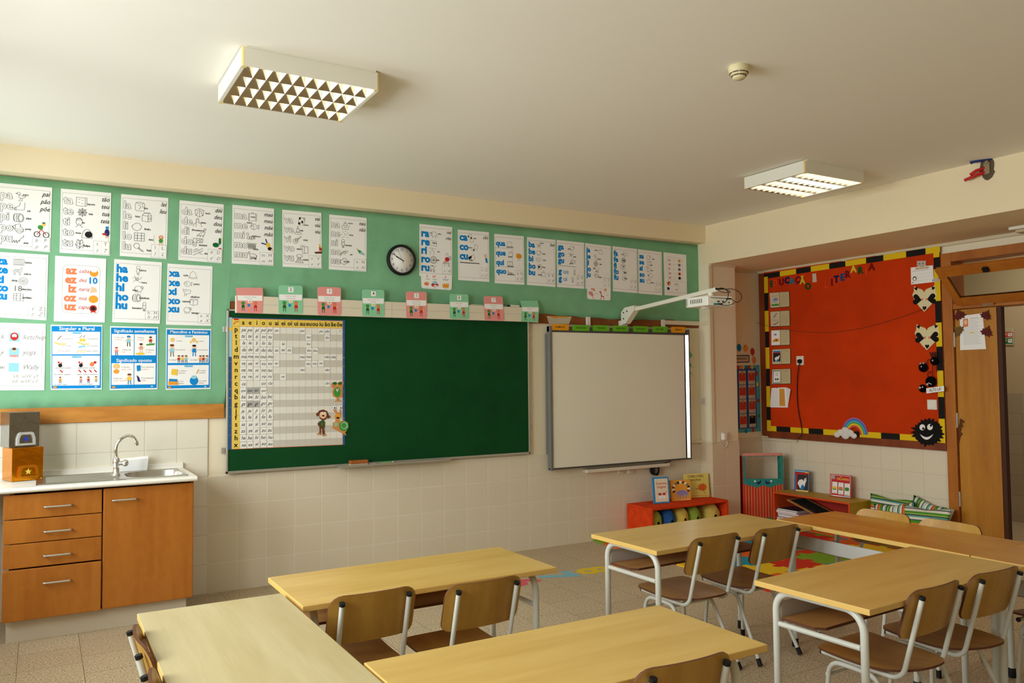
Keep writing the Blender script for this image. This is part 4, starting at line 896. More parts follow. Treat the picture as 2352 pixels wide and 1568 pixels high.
# ---------------------------------------------------------------- interactive whiteboard
wb = thing('interactive_whiteboard', 'large interactive whiteboard with a dark grey frame', 'whiteboard', (3.55, -.02, .66))
WX0, WX1, WZ0, WZ1, WY = 2.775, 4.362, .668, 1.905, -.085
MB(mat('whiteboard_enamel', (236,234,216), .3, .5)).box(WX0+.025, WX1-.045, WY+.004, -.05, WZ0+.012, WZ1-.05).build('screen', wb)
f = MB(DGREYF); f.box(WX0, WX1, WY, -.045, WZ1-.052, WZ1); f.box(WX0, WX1, WY, -.045, WZ0, WZ0+.014); f.box(WX1-.014, WX1, WY-.026, -.045, WZ0, WZ1)
f.build('frame', wb, bevel=.003)
f = MB(GREYF); f.box(WX0, WX0+.026, WY-.006, -.04, WZ0-.006, WZ1); f.build('left_frame', wb, bevel=.004)
POL = mat('glare_bevel_mirror', (245,245,245), .26, .5, 1)  # added bevel, tilted to mirror the window as a bright strip
x0, x1 = WX1-.030, WX1-.0145
f = MB(POL); yb, yf = WY+.003, WY-.024
f.add([(x0, yb, WZ0+.014), (x1, yf, WZ0+.014), (x1, yf, WZ1-.052), (x0, yb, WZ1-.052), (x1, yb, WZ0+.014), (x1, yb, WZ1-.052)], [(0,1,2,3), (0,4,1), (3,2,5)])
edge = f.build('glare_bevel', wb)
for a in (1350, 1522):
    p = onY(a, 728, -.02)
    MB(WHITE).box(p.x-.02, p.x+.02, -.035, -.0155, 1.9, 2.0).build('mounting_bracket', wb, bevel=.002)
MB(GREYF).box(WX0-.002, WX0+.03, -.04, -.0165, .80, 1.84).build('rear_batten', wb)
LB = [('DOMINGO',(343,1275),(557,1278),(557,1352),(343,1347),0),('SEGUNDA-FEIRA',(597,1285),(808,1290),(803,1360),(597,1355),1),('TERÇA-FEIRA',(843,1287),(1046,1292),(1044,1362),(843,1358),1),('QUARTA-FEIRA',(1082,1292),(1275,1298),(1275,1367),(1082,1362),1),('QUINTA-FEIRA',(1325,1297),(1512,1304),(1510,1374),(1327,1368),1),('SEXTA-FEIRA',(1557,1302),(1742,1306),(1740,1377),(1557,1372),1),('SÁBADO',(1783,1308),(1958,1312),(1955,1382),(1783,1377),0)]
DORA = mat('day_orange', (232,158,30), .7, .2); DGRN = mat('day_green', (106,180,36), .7, .2)
for t_, a, b, c, d, g in LB:
    s = Sheet([onY(*Z6(*q), WY-.001) for q in (a, b, c, d)], (0,-1,0), DGRN if g else DORA, 0, .0015, .012)
    s.text(t_, .5, .5, .40 if len(t_) < 8 else .36, INK, .02, al='c', sx=1.0 if len(t_) < 8 else .78)
    tag(s.build('day_label'), '%s day label reading %s on the top edge of the whiteboard' % ('green' if g else 'orange', t_), 'label', 'day labels along the whiteboard top')
# pen rail, sockets and power adaptor below it
a, b = onY(1345, 1080, -.05), onY(1535, 1063, -.05)
tag(MB(TRK).box(a.x, b.x, -.075, -.0065, .615, .645).build('pen_rail', bevel=.003), 'long white plastic rail under the whiteboard', 'rail')
for k, (px_, lb) in enumerate(((1427, 'white wall socket under the rail, the one nearer the chalkboard'), (1450, 'white wall socket under the rail, the one nearer the books'))):
    p = onY(px_, 1078, -.03); so = thing('wall_socket', lb, 'socket', (p.x, -.0065, p.z))
    MB(WHITE).box(p.x-.03, p.x+.03, -.03, -.0065, p.z-.035, p.z+.02).build('socket_box', so, bevel=.004)
    MB(PLINTH).box(p.x-.022, p.x+.022, -.0325, -.03, p.z-.028, p.z+.013).build('face_plate', so, bevel=.002)
p = onY(1506, 1076, -.04)
m = MB(BLACK)
for k in range(5): m.tube([(p.x+.05*math.cos(a*PI/9)*(1-.1*k), -.022-.008*k, p.z-.012+.045*math.sin(a*PI/9)) for a in range(19)], .006, seg=8)
m.tube(spline([(p.x+.04, -.03, p.z+.02), (p.x+.10, -.04, p.z+.045), (p.x+.18, -.05, p.z+.06)]), .004)
tag(m.build('coiled_cable'), 'black coiled cable hanging on the tiles under the whiteboard', 'cable')
# white cable trunking around the column
CON = mat('conduit_white', (226,214,184), .5, .4)
tag(MB(CON).box(XC-.018, XC+.022, -.178, -.1605, .815, 2.525).build('cable_trunking', bevel=.002), 'slim white cable trunking running up the column corner', 'trunking')
a = onY(1520, 746, -.03)
m = MB(CON).box(a.x, XC-.001, -.03, -.0145, 1.955, 1.995); m.box(XC-.012, XC-.001, -.16, -.0145, 1.955, 1.995)
tag(m.build('cable_trunking', bevel=.002), 'short white cable trunking running level from the whiteboard top to the column', 'trunking')
m = MB(CON).box(4.33, XC-.001, -.028, -.0065, .81, .832); m.box(XC-.013, XC-.001, -.16, -.0065, .81, .832)
tag(m.build('cable_trunking', bevel=.002), 'thin white cable trunking along the tile edge beside the column', 'trunking')
# light switch on the column side, socket with white plug on the column front
p = onX(1618, 921, XC); so = thing('light_switch', 'square cream light switch on the side of the column', 'switch', (XC-.001, p.y, p.z))
MB(WHITE).box(XC-.010, XC-.001, p.y-.04, p.y+.04, p.z-.04, p.z+.04).build('plate', so, bevel=.003); MB(PLINTH).box(XC-.013, XC-.010, p.y-.028, p.y+.028, p.z-.03, p.z+.03).build('rocker', so, bevel=.002)
p = onY(1664, 1001, -.165); so = thing('wall_socket', 'white wall socket on the column with a plug-in adaptor', 'socket', (p.x, -.161, p.z))
MB(WHITE).box(p.x-.035, p.x+.05, -.172, -.161, p.z-.035, p.z+.04).build('face_plate', so, bevel=.003); MB(KWHITE).box(p.x-.055, p.x-.015, -.215, -.172, p.z-.035, p.z+.03).build('adaptor', so, bevel=.005)
tag(MB(WHITE).tube(spline([(p.x+.02, -.172, p.z-.02), (p.x+.022, -.178, p.z-.08), (p.x-.02, -.174, p.z-.11), (p.x-.05, -.171, p.z-.08)]), .0035).build('cable'), 'thin white cable hanging below the column socket', 'cable')
# green leaf cut-outs peeping out behind the whiteboard
LEAF = mat('leaf_paper', (122,190,120), .8, .2)
for k, (y_, lb) in enumerate(((815, 'topmost of the three green leaf cut-outs beside the whiteboard'), (838, 'middle one of the three green leaf cut-outs beside the whiteboard'), (856, 'lowest of the three green leaf cut-outs beside the whiteboard'))):
    p = onY(1588, y_, -.003); r = .045-.006*k
    ring = [(p.x-.05+r*1.2*math.cos(a*PI/8)*(1 if a % 4 else 1.25), -.0015, p.z+r*.9*math.sin(a*PI/8)) for a in range(16)]
    m = MB(LEAF).prism(ring[::-1], (0, -.001, 0)); m.tube([(p.x-.02, -.002, p.z-.01), (p.x+.03, -.002, p.z-.022)], .0015)
    tag(m.build('paper_leaf'), lb, 'leaf cut-out', 'green leaves beside the whiteboard')

# ---------------------------------------------------------------- projector on its wall arm
pa = thing('projector_mount', 'long white projector arm reaching out from above the whiteboard', 'projector mount', (3.62, -.05, 1.92))
ARMW = mat('arm_white', (226,222,206), .4, .5)
xb = 3.615
A0, A1 = Vector((xb, -.16, 2.062)), Vector((3.60, -1.262, 2.145))
dv = (A1-A0).normalized(); upv = Vector((1,0,0)).cross(dv).normalized()
if upv.z < 0: upv = -upv
m = MB(ARMW); h, wd = .034, .03
m.hexa([A0-upv*h/2+Vector((-wd/2,0,0)), A0-upv*h/2+Vector((wd/2,0,0)), A1-upv*h/2+Vector((wd/2,0,0)), A1-upv*h/2+Vector((-wd/2,0,0)), A0+upv*h/2+Vector((-wd/2,0,0)), A0+upv*h/2+Vector((wd/2,0,0)), A1+upv*h/2+Vector((wd/2,0,0)), A1+upv*h/2+Vector((-wd/2,0,0))])
m.build('boom', pa, bevel=.003)
m = MB(ARMW)
m.prism([(xb-.03, -.05, 1.935), (xb-.03, -.05, 2.05), (xb-.03, -.10, 2.09), (xb-.03, -.24, 2.10), (xb-.03, -.24, 2.058), (xb-.03, -.11, 1.945)], (.06, 0, 0))
m.build('knuckle', pa, bevel=.003)
MB(WHITE).box(xb-.035, xb+.035, -.06, -.0155, 1.91, 1.975).build('wall_plate', pa, bevel=.003)
m = MB(BLACK)
for y, z in ((-.09, 2.045), (-.14, 2.055), (-.09, 1.99)): m.tube([(xb-.0305, y, z), (xb-.036, y, z)], .006, seg=8)
m.build('bolt', pa)
PX0, PX1, PYN, PYF, PZ0, PZ1 = 3.45, 3.715, -1.305, -1.055, 2.008, 2.086
MB(ARMW).tube([((PX0+PX1)/2, -1.2, PZ1+.001), ((PX0+PX1)/2, -1.2, 2.125)], .022, seg=14).build('drop_post', pa)
pj = thing('projector', 'small white projector hanging from the end of the wall arm', 'projector', ((PX0+PX1)/2, (PYN+PYF)/2, PZ0))
PW = mat('projector_white', (240,238,228), .35, .5)
MB(PW).box(PX0, PX1, PYN, PYF, PZ0, PZ1).build('housing', pj, bevel=.008)
m = MB(DGREYF)
for k in range(7): m.box(PX0-.001, PX0+.001, -1.24+k*.02, -1.232+k*.02, PZ0+.025, PZ1-.02)
m.build('side_vent', pj)
m = MB(GREYF)
for k in range(3): m.box(PX0-.001, PX0+.001, PYF-.024+k*.007, PYF-.021+k*.007, PZ0+.01, PZ1-.01)
m.build('corner_vent', pj)
m = MB(BLACK)
for x in (.10, .15): m.box(PX0+x, PX0+x+.025, PYN-.001, PYN+.002, PZ0+.03, PZ0+.04)
m.lathe([(.006, 0), (.006, .002)], Matrix.Translation((PX1-.04, PYN, PZ0+.03)) @ Matrix.Rotation(PI/2, 4, 'X'), 0, 10)
for x in (.035, .05):
    for z in (.02, .03): m.box(PX0+x, PX0+x+.003, PYN-.001, PYN+.002, PZ0+z, PZ0+z+.003)
m.build('port_panel', pj)
MB(DGREYF).box(PX0+.03, PX1-.06, PYN-.001, PYN+.002, PZ1-.018, PZ1-.013).build('seam', pj)
MB(PW).lathe([(.03, 0), (.045, .014), (.05, .0155)], Matrix.Translation((PX0+.10, -1.18, PZ0-.0155)), 0, 18).build('lens_housing', pj)
ZP = zf(1540, 620, 11.2)
def pp(a, b, y): return onY(*ZP(a, b), y)
m = MB(BLACK)
yy = PYN-.02
for P in ([(1190,480,0),(1350,465,-.02),(1480,560,-.02),(1470,720,-.015),(1400,830,-.02),(1240,880,-.01)], [(1190,500,0),(1400,490,-.03),(1600,490,-.05),(1780,580,-.05),(1830,720,-.05),(1720,830,-.04),(1560,740,-.01)], [(1200,500,0),(1300,560,-.02),(1480,580,-.03),(1530,550,-.03),(1350,480,-.02),(1200,490,0)], [(1240,880,-.01),(1450,910,-.03),(1600,870,-.04),(1650,830,-.04)]):
    m.tube(spline([pp(a, b, yy+o) for a, b, o in P]), .0028, seg=7)
m.tube([pp(1180,450,yy), pp(1180,510,yy)], .008, seg=8); m.tube([pp(1200,870,yy+.012), pp(1330,870,yy)], .006, seg=8); m.tube([pp(1440,740,yy+.005), pp(1560,735,yy)], .006, seg=8)
m.mi(mat('teal_plug', (30,130,120), .5, .3)); m.tube([pp(1115,870,PYN-.004), pp(1205,870,yy+.012)], .007, MATS['teal_plug'], 8)
tag(m.build('projector_cables'), 'tangle of black cables looping behind the white projector', 'cables')

# ---------------------------------------------------------------- sink unit on the left
ZK = zf(0, 920, 2.704)
YF = -.55                       # plane of the cabinet fronts
X0c, XM, X1c = -1.175, -.677, -.172
cab = thing('kitchen_cabinet', 'beech cabinet with four drawers and one door under the sink', 'cabinet', (-.67, -.3, 0))
m = MB(BEECHS).box(X0c+.03, X0c+.048, YF+.021, -.009, .128, .842); m.box(X1c-.018, X1c, YF+.021, -.009, .128, .842); m.box(XM-.012, XM+.006, YF+.021, -.009, .128, .70); m.box(X0c+.048, X1c-.018, YF+.021, -.009, .128, .146); m.box(X0c+.048, X1c-.018, -.02, -.009, .146, .842); m.build('body', cab)
MB(PLINTH).box(X0c+.02, X1c-.035, YF+.045, YF+.06, 0, .128).build('plinth', cab)
MB(MATS['dark_wood_edge']).box(X0c+.03, X1c-.04, YF+.061, -.02, 0, .127).build('base_frame', cab)
def handle(xa, xb, z, par):
    y = YF-.030
    MB(ALU).tube(fillet([(xa, YF-.001, z), (xa, y, z), (xb, y, z), (xb, YF-.001, z)], .006, 4), .0055, seg=10).build('handle', par)
zs = [(.692, .828), (.556, .688), (.418, .552), (.126, .410)]
for k, (a, b) in enumerate(zs):
    d = MB(BEECH).box(X0c, XM-.006, YF if k < 3 else YF-.006, YF+.02, a, b).build('drawer', cab, bevel=.004)
    zc = b-.075 if k < 3 else b-.085
    handle(-.975, -.843, zc, d)
d = MB(BEECH).box(XM+.001, X1c-.002, YF, YF+.02, .127, .830).build('door', cab, bevel=.006)
handle(-.627, -.502, .760, d)
wt = thing('worktop', 'white laminate worktop with a rounded front edge and upstand', 'worktop', (-.7, -.3, .843))
WXA, WXB, WYF, WZ = XL+.02, -.160, -.592, .872
SX0, SX1, SY0, SY1 = -1.02, -.205, -.515, -.075
m = MB(KWHITE)
m.box(WXA, SX0+.012, WYF+.015, -.008, WZ-.03, WZ); m.box(SX1-.012, WXB, WYF+.015, -.008, WZ-.03, WZ)
m.box(SX0+.012, SX1-.012, WYF+.015, SY0+.012, WZ-.03, WZ); m.box(SX0+.012, SX1-.012, SY1-.012, -.008, WZ-.03, WZ)
ring = [(WXA, WYF+.015+.015*math.sin(-a), WZ-.015+.015*math.cos(a)) for a in [PI*k/10 for k in range(11)]]
m.prism(ring, (WXB-WXA, 0, 0), 0, 0, True)
m.build('counter', wt)
MB(KWHITE).box(WXA, WXB-.0, -.03, -.0081, WZ, WZ+.036).build('upstand', wt, bevel=.004)
sk = thing('sink', 'stainless steel sink with a drainer on the left and an oval bowl', 'sink', ((SX0+SX1)/2, -.3, WZ))
zt = WZ+.003
BX, BY, RX, RY = -.375, -.295, .165, .175
def bowl(u, v):   # u: angle, v: 0 centre .. 1 rim
    a = 2*PI*u; e = .55; cx_, sy_ = math.copysign(abs(math.cos(a))**e, math.cos(a)), math.copysign(abs(math.sin(a))**e, math.sin(a))
    r = v; dz = -.13*(1-min(1, max(0, (v-.72)/.28))**1.6) if v > .72 else -.13-.006*(1-v)
    k = .82*v/.72 if v <= .72 else .82+.18*((v-.72)/.28)
    return Vector((BX+RX*k*cx_, BY+RY*k*sy_, zt+dz))
MB(STEEL).grid(bowl, 40, 16).build('bowl', sk)
m = MB(STEEL); N = 40; rim = [bowl(i/N, 1) for i in range(N)]
def out(i):
    a = 2*PI*i/N; c, q = math.cos(a), math.sin(a); k = 1/max(abs(c), abs(q)); return Vector((BX+(SX1-BX)*c*k if c > 0 else BX+.18*c*k, BY+.22*q*k, zt))
ou = [out(i) for i in range(N)]
m.add(rim+ou, [(i, (i+1) % N, N+(i+1) % N, N+i) for i in range(N)])
m.box(SX0, BX-.18, BY-.22, BY+.22, zt-.002, zt)
m.box(SX0, SX1, BY-.22, BY-.214, zt-.003, zt+.002); m.box(SX0, SX1, BY+.214, BY+.22, zt-.003, zt+.002); m.box(SX0, SX0+.006, BY-.22, BY+.22, zt-.003, zt+.002); m.box(SX1-.006, SX1, BY-.22, BY+.22, zt-.003, zt+.002)
m.build('rim', sk)
m = MB(STEEL)
for k in range(8): m.tube([(SX0+.05, BY-.15+k*.043, zt+.0005), (BX-.21, BY-.15+k*.043, zt+.0005)], .004, seg=6)
m.build('drainer_ribs', sk)
MB(CHROME).lathe([(.001, .001), (.028, .001), (.03, 0), (.03, -.003)], Matrix.Translation((BX, BY, zt-.134)), 0, 16).build('plug_hole', sk)
tp0 = Vector((-.588, -.262, zt+.001)); tap = thing('tap', 'chrome swan neck mixer tap on the sink', 'tap', tuple(tp0))
MB(CHROME).lathe([(.026, 0), (.026, .006), (.019, .014), (.017, .06), (.021, .07), (.021, .10), (.013, .11), (.011, .115)], Matrix.Translation(tp0), 0, 24).build('base', tap)
def tq(x, z): return (tp0.x+x, tp0.y-.001, z)
MB(CHROME).tube(spline([tq(0,.985), tq(-.004,1.02), tq(0,1.06), tq(.02,1.095), tq(.058,1.119), tq(.09,1.112), tq(.11,1.085), tq(.114,1.068)], 7), .0095, seg=14).build('spout', tap)
MB(CHROME).tube([tq(.112,1.078), tq(.1155,1.055)], .0125, seg=14).build('aerator', tap)
m = MB(CHROME).tube([(tp0.x+.015, tp0.y-.005, zt+.075), (tp0.x+.045, tp0.y-.012, zt+.075)], .014, seg=14); m.sphere((tp0.x+.05, tp0.y-.013, zt+.075), .02, .02, .022)
m.build('mixer_knob', tap)
pt = thing('paper_towels', 'stack of folded white paper towels leaning behind the tap', 'paper towels', (-.47, -.05, WZ))
m = MB(PAPER)
for k in range(5): m.hexa([(-.555+.003*k, -.075+.008*k, WZ+.001), (-.392, -.075+.008*k, WZ+.001), (-.392, -.069+.008*k, WZ+.001), (-.555+.003*k, -.069+.008*k, WZ+.001), (-.553+.002*k, -.066+.0065*k, WZ+.072+.003*k), (-.382, -.066+.0065*k, WZ+.082+.003*k), (-.382, -.06+.0065*k, WZ+.082+.003*k), (-.553, -.06+.0065*k, WZ+.072+.003*k)])
m.build('towels', pt)
# gold and silver foil boxes
def foil(n, rgb): return mat(n, rgb, .16, .5, 1)
GOLD, SILV = foil('gold_foil', (226,142,22)), foil('silver_foil', (150,150,150))
for nm in (GOLD, SILV):
    t = NT(nm); t.bump(t.noise(t.pos(), 14, 3), .25, .01)
GLIT = mat('silver_glitter', (200,200,196), .5, .6, .6); t = NT(GLIT); t.bump(t.noise(t.pos(), 420, 2), .9, .003)
GTRIM = mat('gold_trim', (236,150,30), .3, .5, .9)
def foilbox(name, label, fm, pb, ps, xr, yf, z0, z1, wid, dep, rot, star, starc, cat='gift box'):
    c = Vector((xr-wid/2, yf+dep/2, z0)); r = thing(name, label, cat, tuple(c))
    M = Matrix.Translation(c) @ Matrix.Rotation(rot, 4, 'Z')
    def T(x, y, z): return M @ Vector((x, y, z))
    m = MB(fm); m.hexa([T(x*wid/2, y*dep/2, z) for z in (0.0005, z1-z0) for x, y in ((-1,-1),(1,-1),(1,1),(-1,1))]); m.build('box_body', r, bevel=.003)
    # pocket: arched frame on the front with a star behind it
    w, h = ps; cx_ = pb[0]; zb = pb[1]; d = -dep/2
    def arch(w, h, o):
        return [(cx_-w/2, zb), (cx_-w/2*.96, zb+h*.55), (cx_-w/2*.78, zb+h*.92), (cx_-w/2*.6, zb+h)], [(cx_+w/2*.6, zb+h), (cx_+w/2*.78, zb+h*.92), (cx_+w/2*.96, zb+h*.55), (cx_+w/2, zb)]
    a, b = arch(w, h, 0); ring = a+b
    inn = [(cx_+(x-cx_)*.72, zb+.012+(z-zb)*.66) for x, z in ring]
    n = len(ring); m = MB(pb[2]); ys = d-.014
    m.add([T(x, ys, z) for x, z in ring]+[T(x, ys, z) for x, z in inn], [(i, i+1, n+i+1, n+i) for i in range(n-1)]+[(n-1, 0, n, 2*n-1)])
    m.add([T(x, ys, z) for x, z in ring]+[T(x, d, z) for x, z in ring], [(i, i+1, n+i+1, n+i) for i in range(n-1)])
    m.add([T(x, ys, z) for x, z in inn]+[T(x, ys+.008, z) for x, z in inn], [(i, i+1, n+i+1, n+i) for i in range(n-1)])
    m.build('pocket', r)
    m = MB(fm); m.add([T(x, d-.004, z) for x, z in inn], [tuple(range(n))]); m.build('pocket_back', r)
    st = []
    for k in range(10):
        rr = star if k % 2 == 0 else star*.42; an = PI/2+k*PI/5; st.append(T(cx_+rr*math.cos(an), d-.006, zb+.012+h*.33+rr*math.sin(an)))
    MB(starc).prism(st, M.to_3x3() @ Vector((0, -.002, 0))).build('star', r)
    return r
foilbox('gift_box', 'gold foil box with a yellow star pocket on the worktop', GOLD, (.0, .018, GTRIM), (.115, .075), -1.005, -.235, WZ+.0006, 1.072, .172, .15, math.radians(21), .020, mat('star_yellow', (240,214,80), .5))
foilbox('gift_box', 'silver foil box with a blue star pocket, stacked on the gold box', SILV, (.005, .012, GLIT), (.105, .078), -1.026, -.230, 1.0736, 1.284, .166, .14, math.radians(21), .020, mat('star_blue', (36,70,180), .5))

# ---------------------------------------------------------------- school desks
DL, DD, DH = 1.106, .505, .645
def make_desk(label):
    r = thing('school_desk', label, 'desk')
    m = MB(DESKW, DESKE); x, y, z0, z1 = DL/2, DD/2, DH-.022, DH
    m.add([(-x,-y,z1),(x,-y,z1),(x,y,z1),(-x,y,z1)], [(0,1,2,3)], 0); m.add([(-x,-y,z0),(x,-y,z0),(x,y,z0),(-x,y,z0)], [(3,2,1,0)], 0)
    P = [(-x,-y),(x,-y),(x,y),(-x,y)]
    for i in range(4):
        a, b = P[i], P[(i+1) % 4]; m.add([(a[0],a[1],z0),(b[0],b[1],z0),(b[0],b[1],z1),(a[0],a[1],z1)], [(0,1,2,3)], 1)
    m.build('tabletop', r, weld=True, bevel=.0025)
    rt = .0145; zt = DH-.022-rt-.0006
    for sx in (-1, 1):
        X = sx*(DL/2-.067)
        for sy, ylg in ((1, .20), (-1, -.185)):
            lg = MB(TUBE).tube(fillet([(X, ylg, .03), (X, ylg, zt), (X, .0075, zt)], .075, 8), rt, seg=14).build('leg', r)
            MB(BLACK).lathe([(.0165, 0), (.0175, .004), (.0165, .042), (.0148, .045)], Matrix.Translation((X, ylg, 0)), 0, 14).build('rubber_foot', lg)
        MB(TUBE).tube([(X, -.171, .478), (X, .186, .478)], .011, seg=12).build('stretcher', r)
    xs = DL/2-.075
    ring = [(-xs, .183, .491), (-xs, .03, .491), (-xs+.03, -.0, .491), (xs-.03, -.0, .491), (xs, .03, .491), (xs, .183, .491)]
    MB(SHELFW, PLYE).prism(ring, (0, 0, .011), 0, 1).build('book_shelf', r)
    MB(MODP).box(-xs+.002, xs-.002, .184, .188, .495, .565).build('rear_panel', r)
    return r
GD = 'two-seat school desks'
DESKS = [(-.4485, -3.294, -90, 'pale wooden school desk running lengthways in front of the sink cabinet'),
 (.375, -2.713, .3, 'wooden school desk nearest the chalkboard, below the syllable chart'),
 (.366, -3.887, 0, 'wooden school desk in the foreground with one chair cut off at the bottom edge'),
 (2.045, -2.683, 1.4, 'wooden school desk nearest the whiteboard, below the red bench'),
 (2.037, -3.796, 2.7, 'wooden school desk at front right with two chairs close to the camera'),
 (2.872, -3.221, 90, 'orange toned school desk standing lengthways beside the foam mat'),
 (2.872, -4.332, 90, 'school desk joined end to end beyond the orange toned one, cut by the right edge')]
d0 = make_desk(DESKS[0][3]); d0.location = (DESKS[0][0], DESKS[0][1], 0); d0.rotation_euler = (0, 0, math.radians(DESKS[0][2])); d0['group'] = GD
def retop(r, m):
    for o in r.children:
        if o.name.startswith('tabletop'): o.material_slots[0].link = 'OBJECT'; o.material_slots[0].material = m
DD_ = [dup(d0, (x, y, 0), math.radians(a), lb, GD) for x, y, a, lb in DESKS[1:]]
retop(d0, DESKP); retop(DD_[4], DESKO); retop(DD_[5], DESKO)

# ---------------------------------------------------------------- school chairs
def make_chair(label):
    r = thing('school_chair', label, 'chair'); rt = .0095
    HW = .172
    # seat: straight front with rounded corners, half-round back, slightly dished
    def zseat(x, y): return .3635+.32*max(0, y)**2+.35*min(0, y+.06)**2*2.2 - .10*(0.03-x*x*.9 if False else 0)
    cols = [-HW+2*HW*(.5-.5*math.cos(PI*i/18)) for i in range(19)]
    top, bot = [], []
    for x in cols:
        q = min(1, abs(x)/HW); yb = -.035-.178*(1-q**2.3)**.6
        c = max(0, abs(x)-(HW-.035)); yf = .19-(.035-math.sqrt(max(0, .035**2-c*c)))
        for j in range(9):
            y = yf+(yb-yf)*j/8; top.append((x, y, zseat(x, y)+.009)); bot.append((x, y, zseat(x, y)))
    n = 9; m = MB(SEATW, PLYE); F = [(i*n+j, i*n+j+1, (i+1)*n+j+1, (i+1)*n+j) for i in range(18) for j in range(8)]
    m.add(top, F, 0, True); m.add(bot, [f[::-1] for f in F], 0, True)
    edge = [i*n for i in range(19)]+[18*n+j for j in range(1, 9)]+[i*n+8 for i in range(17, -1, -1)]+[j for j in range(7, 0, -1)]
    E = len(edge); m.add([top[i] for i in edge]+[bot[i] for i in edge], [(i, (i+1) % E, E+(i+1) % E, E+i) for i in range(E)], 1)
    m.build('seat', r)
    # backrest: gently curved plywood panel in front of the two uprights
    def tube_y(z): return -.150-(z-.36)/(.657-.36)*.087
    zb, zt = .497, .684; HB = .170; fr, bk = [], []
    cols = [-HB+2*HB*(.5-.5*math.cos(PI*i/20)) for i in range(21)]
    for x in cols:
        c = max(0, abs(x)-(HB-.05)); ct = .05-math.sqrt(max(0, .0025-c*c)); c2 = max(0, abs(x)-(HB-.035)); cb_ = .035-math.sqrt(max(0, .035**2-c2*c2))
        for j in range(7):
            z = (zb+cb_)+(zt-ct-zb-cb_)*j/6; y = tube_y(z)+rt+.004+.75*(x*x-.13**2)+.003
            bk.append((x, y, z)); fr.append((x, y+.010, z))
    n = 7; m = MB(CHAIRW, PLYE); F = [(i*n+j, (i+1)*n+j, (i+1)*n+j+1, i*n+j+1) for i in range(20) for j in range(6)]
    m.add(bk, F, 0, True); m.add(fr, [f[::-1] for f in F], 0, True)
    edge = [i*n for i in range(21)]+[20*n+j for j in range(1, 7)]+[i*n+6 for i in range(19, -1, -1)]+[j for j in range(5, 0, -1)]
    E = len(edge); m.add([bk[i] for i in edge]+[fr[i] for i in edge], [(i, E+i, E+(i+1) % E, (i+1) % E) for i in range(E)], 1)
    m.build('backrest', r)
    for s in (-1, 1):
        X = s*.13
        tb = MB(TUBE).tube(fillet([(X, .185, .3535), (X, -.152, .341), (X, -.237, .652)], .06, 8), rt, seg=12).build('side_tube', r)
        d = Vector((0, -.085, .311)).normalized()
        MB(BLACK).tube([Vector((X, -.237, .652)), Vector((X, -.237, .652))+d*.012], .0112, seg=12).build('end_cap', tb)
        MB(BLACK).tube([(X, .185, .3535), (X, .191, .3537)], .0105, seg=12).build('end_cap', tb)
        XT, XB = s*.131, s*.152
        for pts in ([(XB, .172, .03), (XT, .152, .3285), (XT, .05, .3285)], [(XB, -.200, .03), (XT, -.045, .323), (XT, .05, .3285)]):
            lg = MB(TUBE).tube(fillet(pts, .05, 7), rt, seg=12).build('leg', r)
            p = Vector(pts[0]); q = (Vector(pts[1])-p).normalized()
            MB(BLACK).tube([p-q*.0295, p+q*.006], .0122, seg=12).build('rubber_foot', lg)
    MB(TUBE).tube([(-.14, .160, .272), (.14, .160, .272)], .0085, seg=10).build('stretcher', r)
    MB(TUBE).tube([(-.131, -.03, .316), (.131, -.03, .316)], .0085, seg=10).build('stretcher', r)
    return r
GC = 'school chairs'
CH = [(.066, -2.827, .5, 'school chair at the desk nearest the chalkboard, on the side of the sink'),
 (.486, -2.905, 1.8, 'school chair at the desk nearest the chalkboard, on the side away from the sink'),
 (1.858, -2.747, 1.8, 'school chair at the desk near the red bench, on the side of the chalkboard'),
 (2.286, -2.755, 2, 'school chair at the desk near the red bench, in front of the foam mat'),
 (1.861, -3.868, 2.6, 'school chair nearest the camera at the front right desk, fully in view'),
 (2.289, -3.858, -1, 'school chair at the front right desk, partly hidden behind its neighbour'),
 (.550, -3.972, -2, 'school chair at the foreground desk, only the top of its backrest in view'),
 (-.508, -3.144, -90, 'school chair by the sink cabinet, backrest seen edge on beyond its neighbour'),
 (-.512, -3.598, -90, 'school chair at the bottom edge, tucked under the pale desk'),
 (2.925, -2.985, 90, 'school chair behind the orange toned desk, backrest shining in front of the striped cushions'),
 (2.925, -3.375, 90, 'school chair behind the orange toned desk, backrest in front of the door leaf'),
 (3.000, -4.005, 90, 'school chair cut by the right picture edge, only seat front and leg in view')]
c0 = make_chair(CH[0][3]); c0.location = (CH[0][0], CH[0][1], 0); c0.rotation_euler = (0, 0, math.radians(CH[0][2])); c0['group'] = GC
for x, y, a, lb in CH[1:]: dup(c0, (x, y, 0), math.radians(a), lb, GC)

# ---------------------------------------------------------------- foam puzzle mat in the reading corner
FOAM = {k: mat('foam_'+k, c, .85, .15) for k, c in (('red',(206,52,32)),('orange',(224,98,34)),('yellow',(232,190,36)),('green',(124,164,42)),('blue',(36,146,176)))}
for m_ in FOAM.values():
    t = NT(m_); t.bump(t.noise(t.pos(), 300, 2), .15, .001)
S, MX0, MY1, MT = .31, 3.262, -.172, .012
NX, NY = 7, 6
COLG = ['ogrbgog','bryrorb','rgobyrg','yboryob','gyrgryr','roybgyr']
rj = random.Random(11)
def jag(a, b, sgn, n=8):
    """jigsaw edge from a to b with one knob"""
    a, b = Vector(a), Vector(b); d = b-a; L_ = d.length; d.normalize(); q = Vector((-d.y, d.x))*sgn
    out = [a, a+d*L_*.40]
    for k in range(n+1):
        an = math.radians(210-240*k/n); out.append(a+d*(L_*.5+L_*.115*math.cos(an))+q*(L_*.115*math.sin(an)+L_*.075))
    out.append(a+d*L_*.60); return out
hs = {(i, j): rj.choice((-1, 1)) for i in range(NX) for j in range(NY+1)}
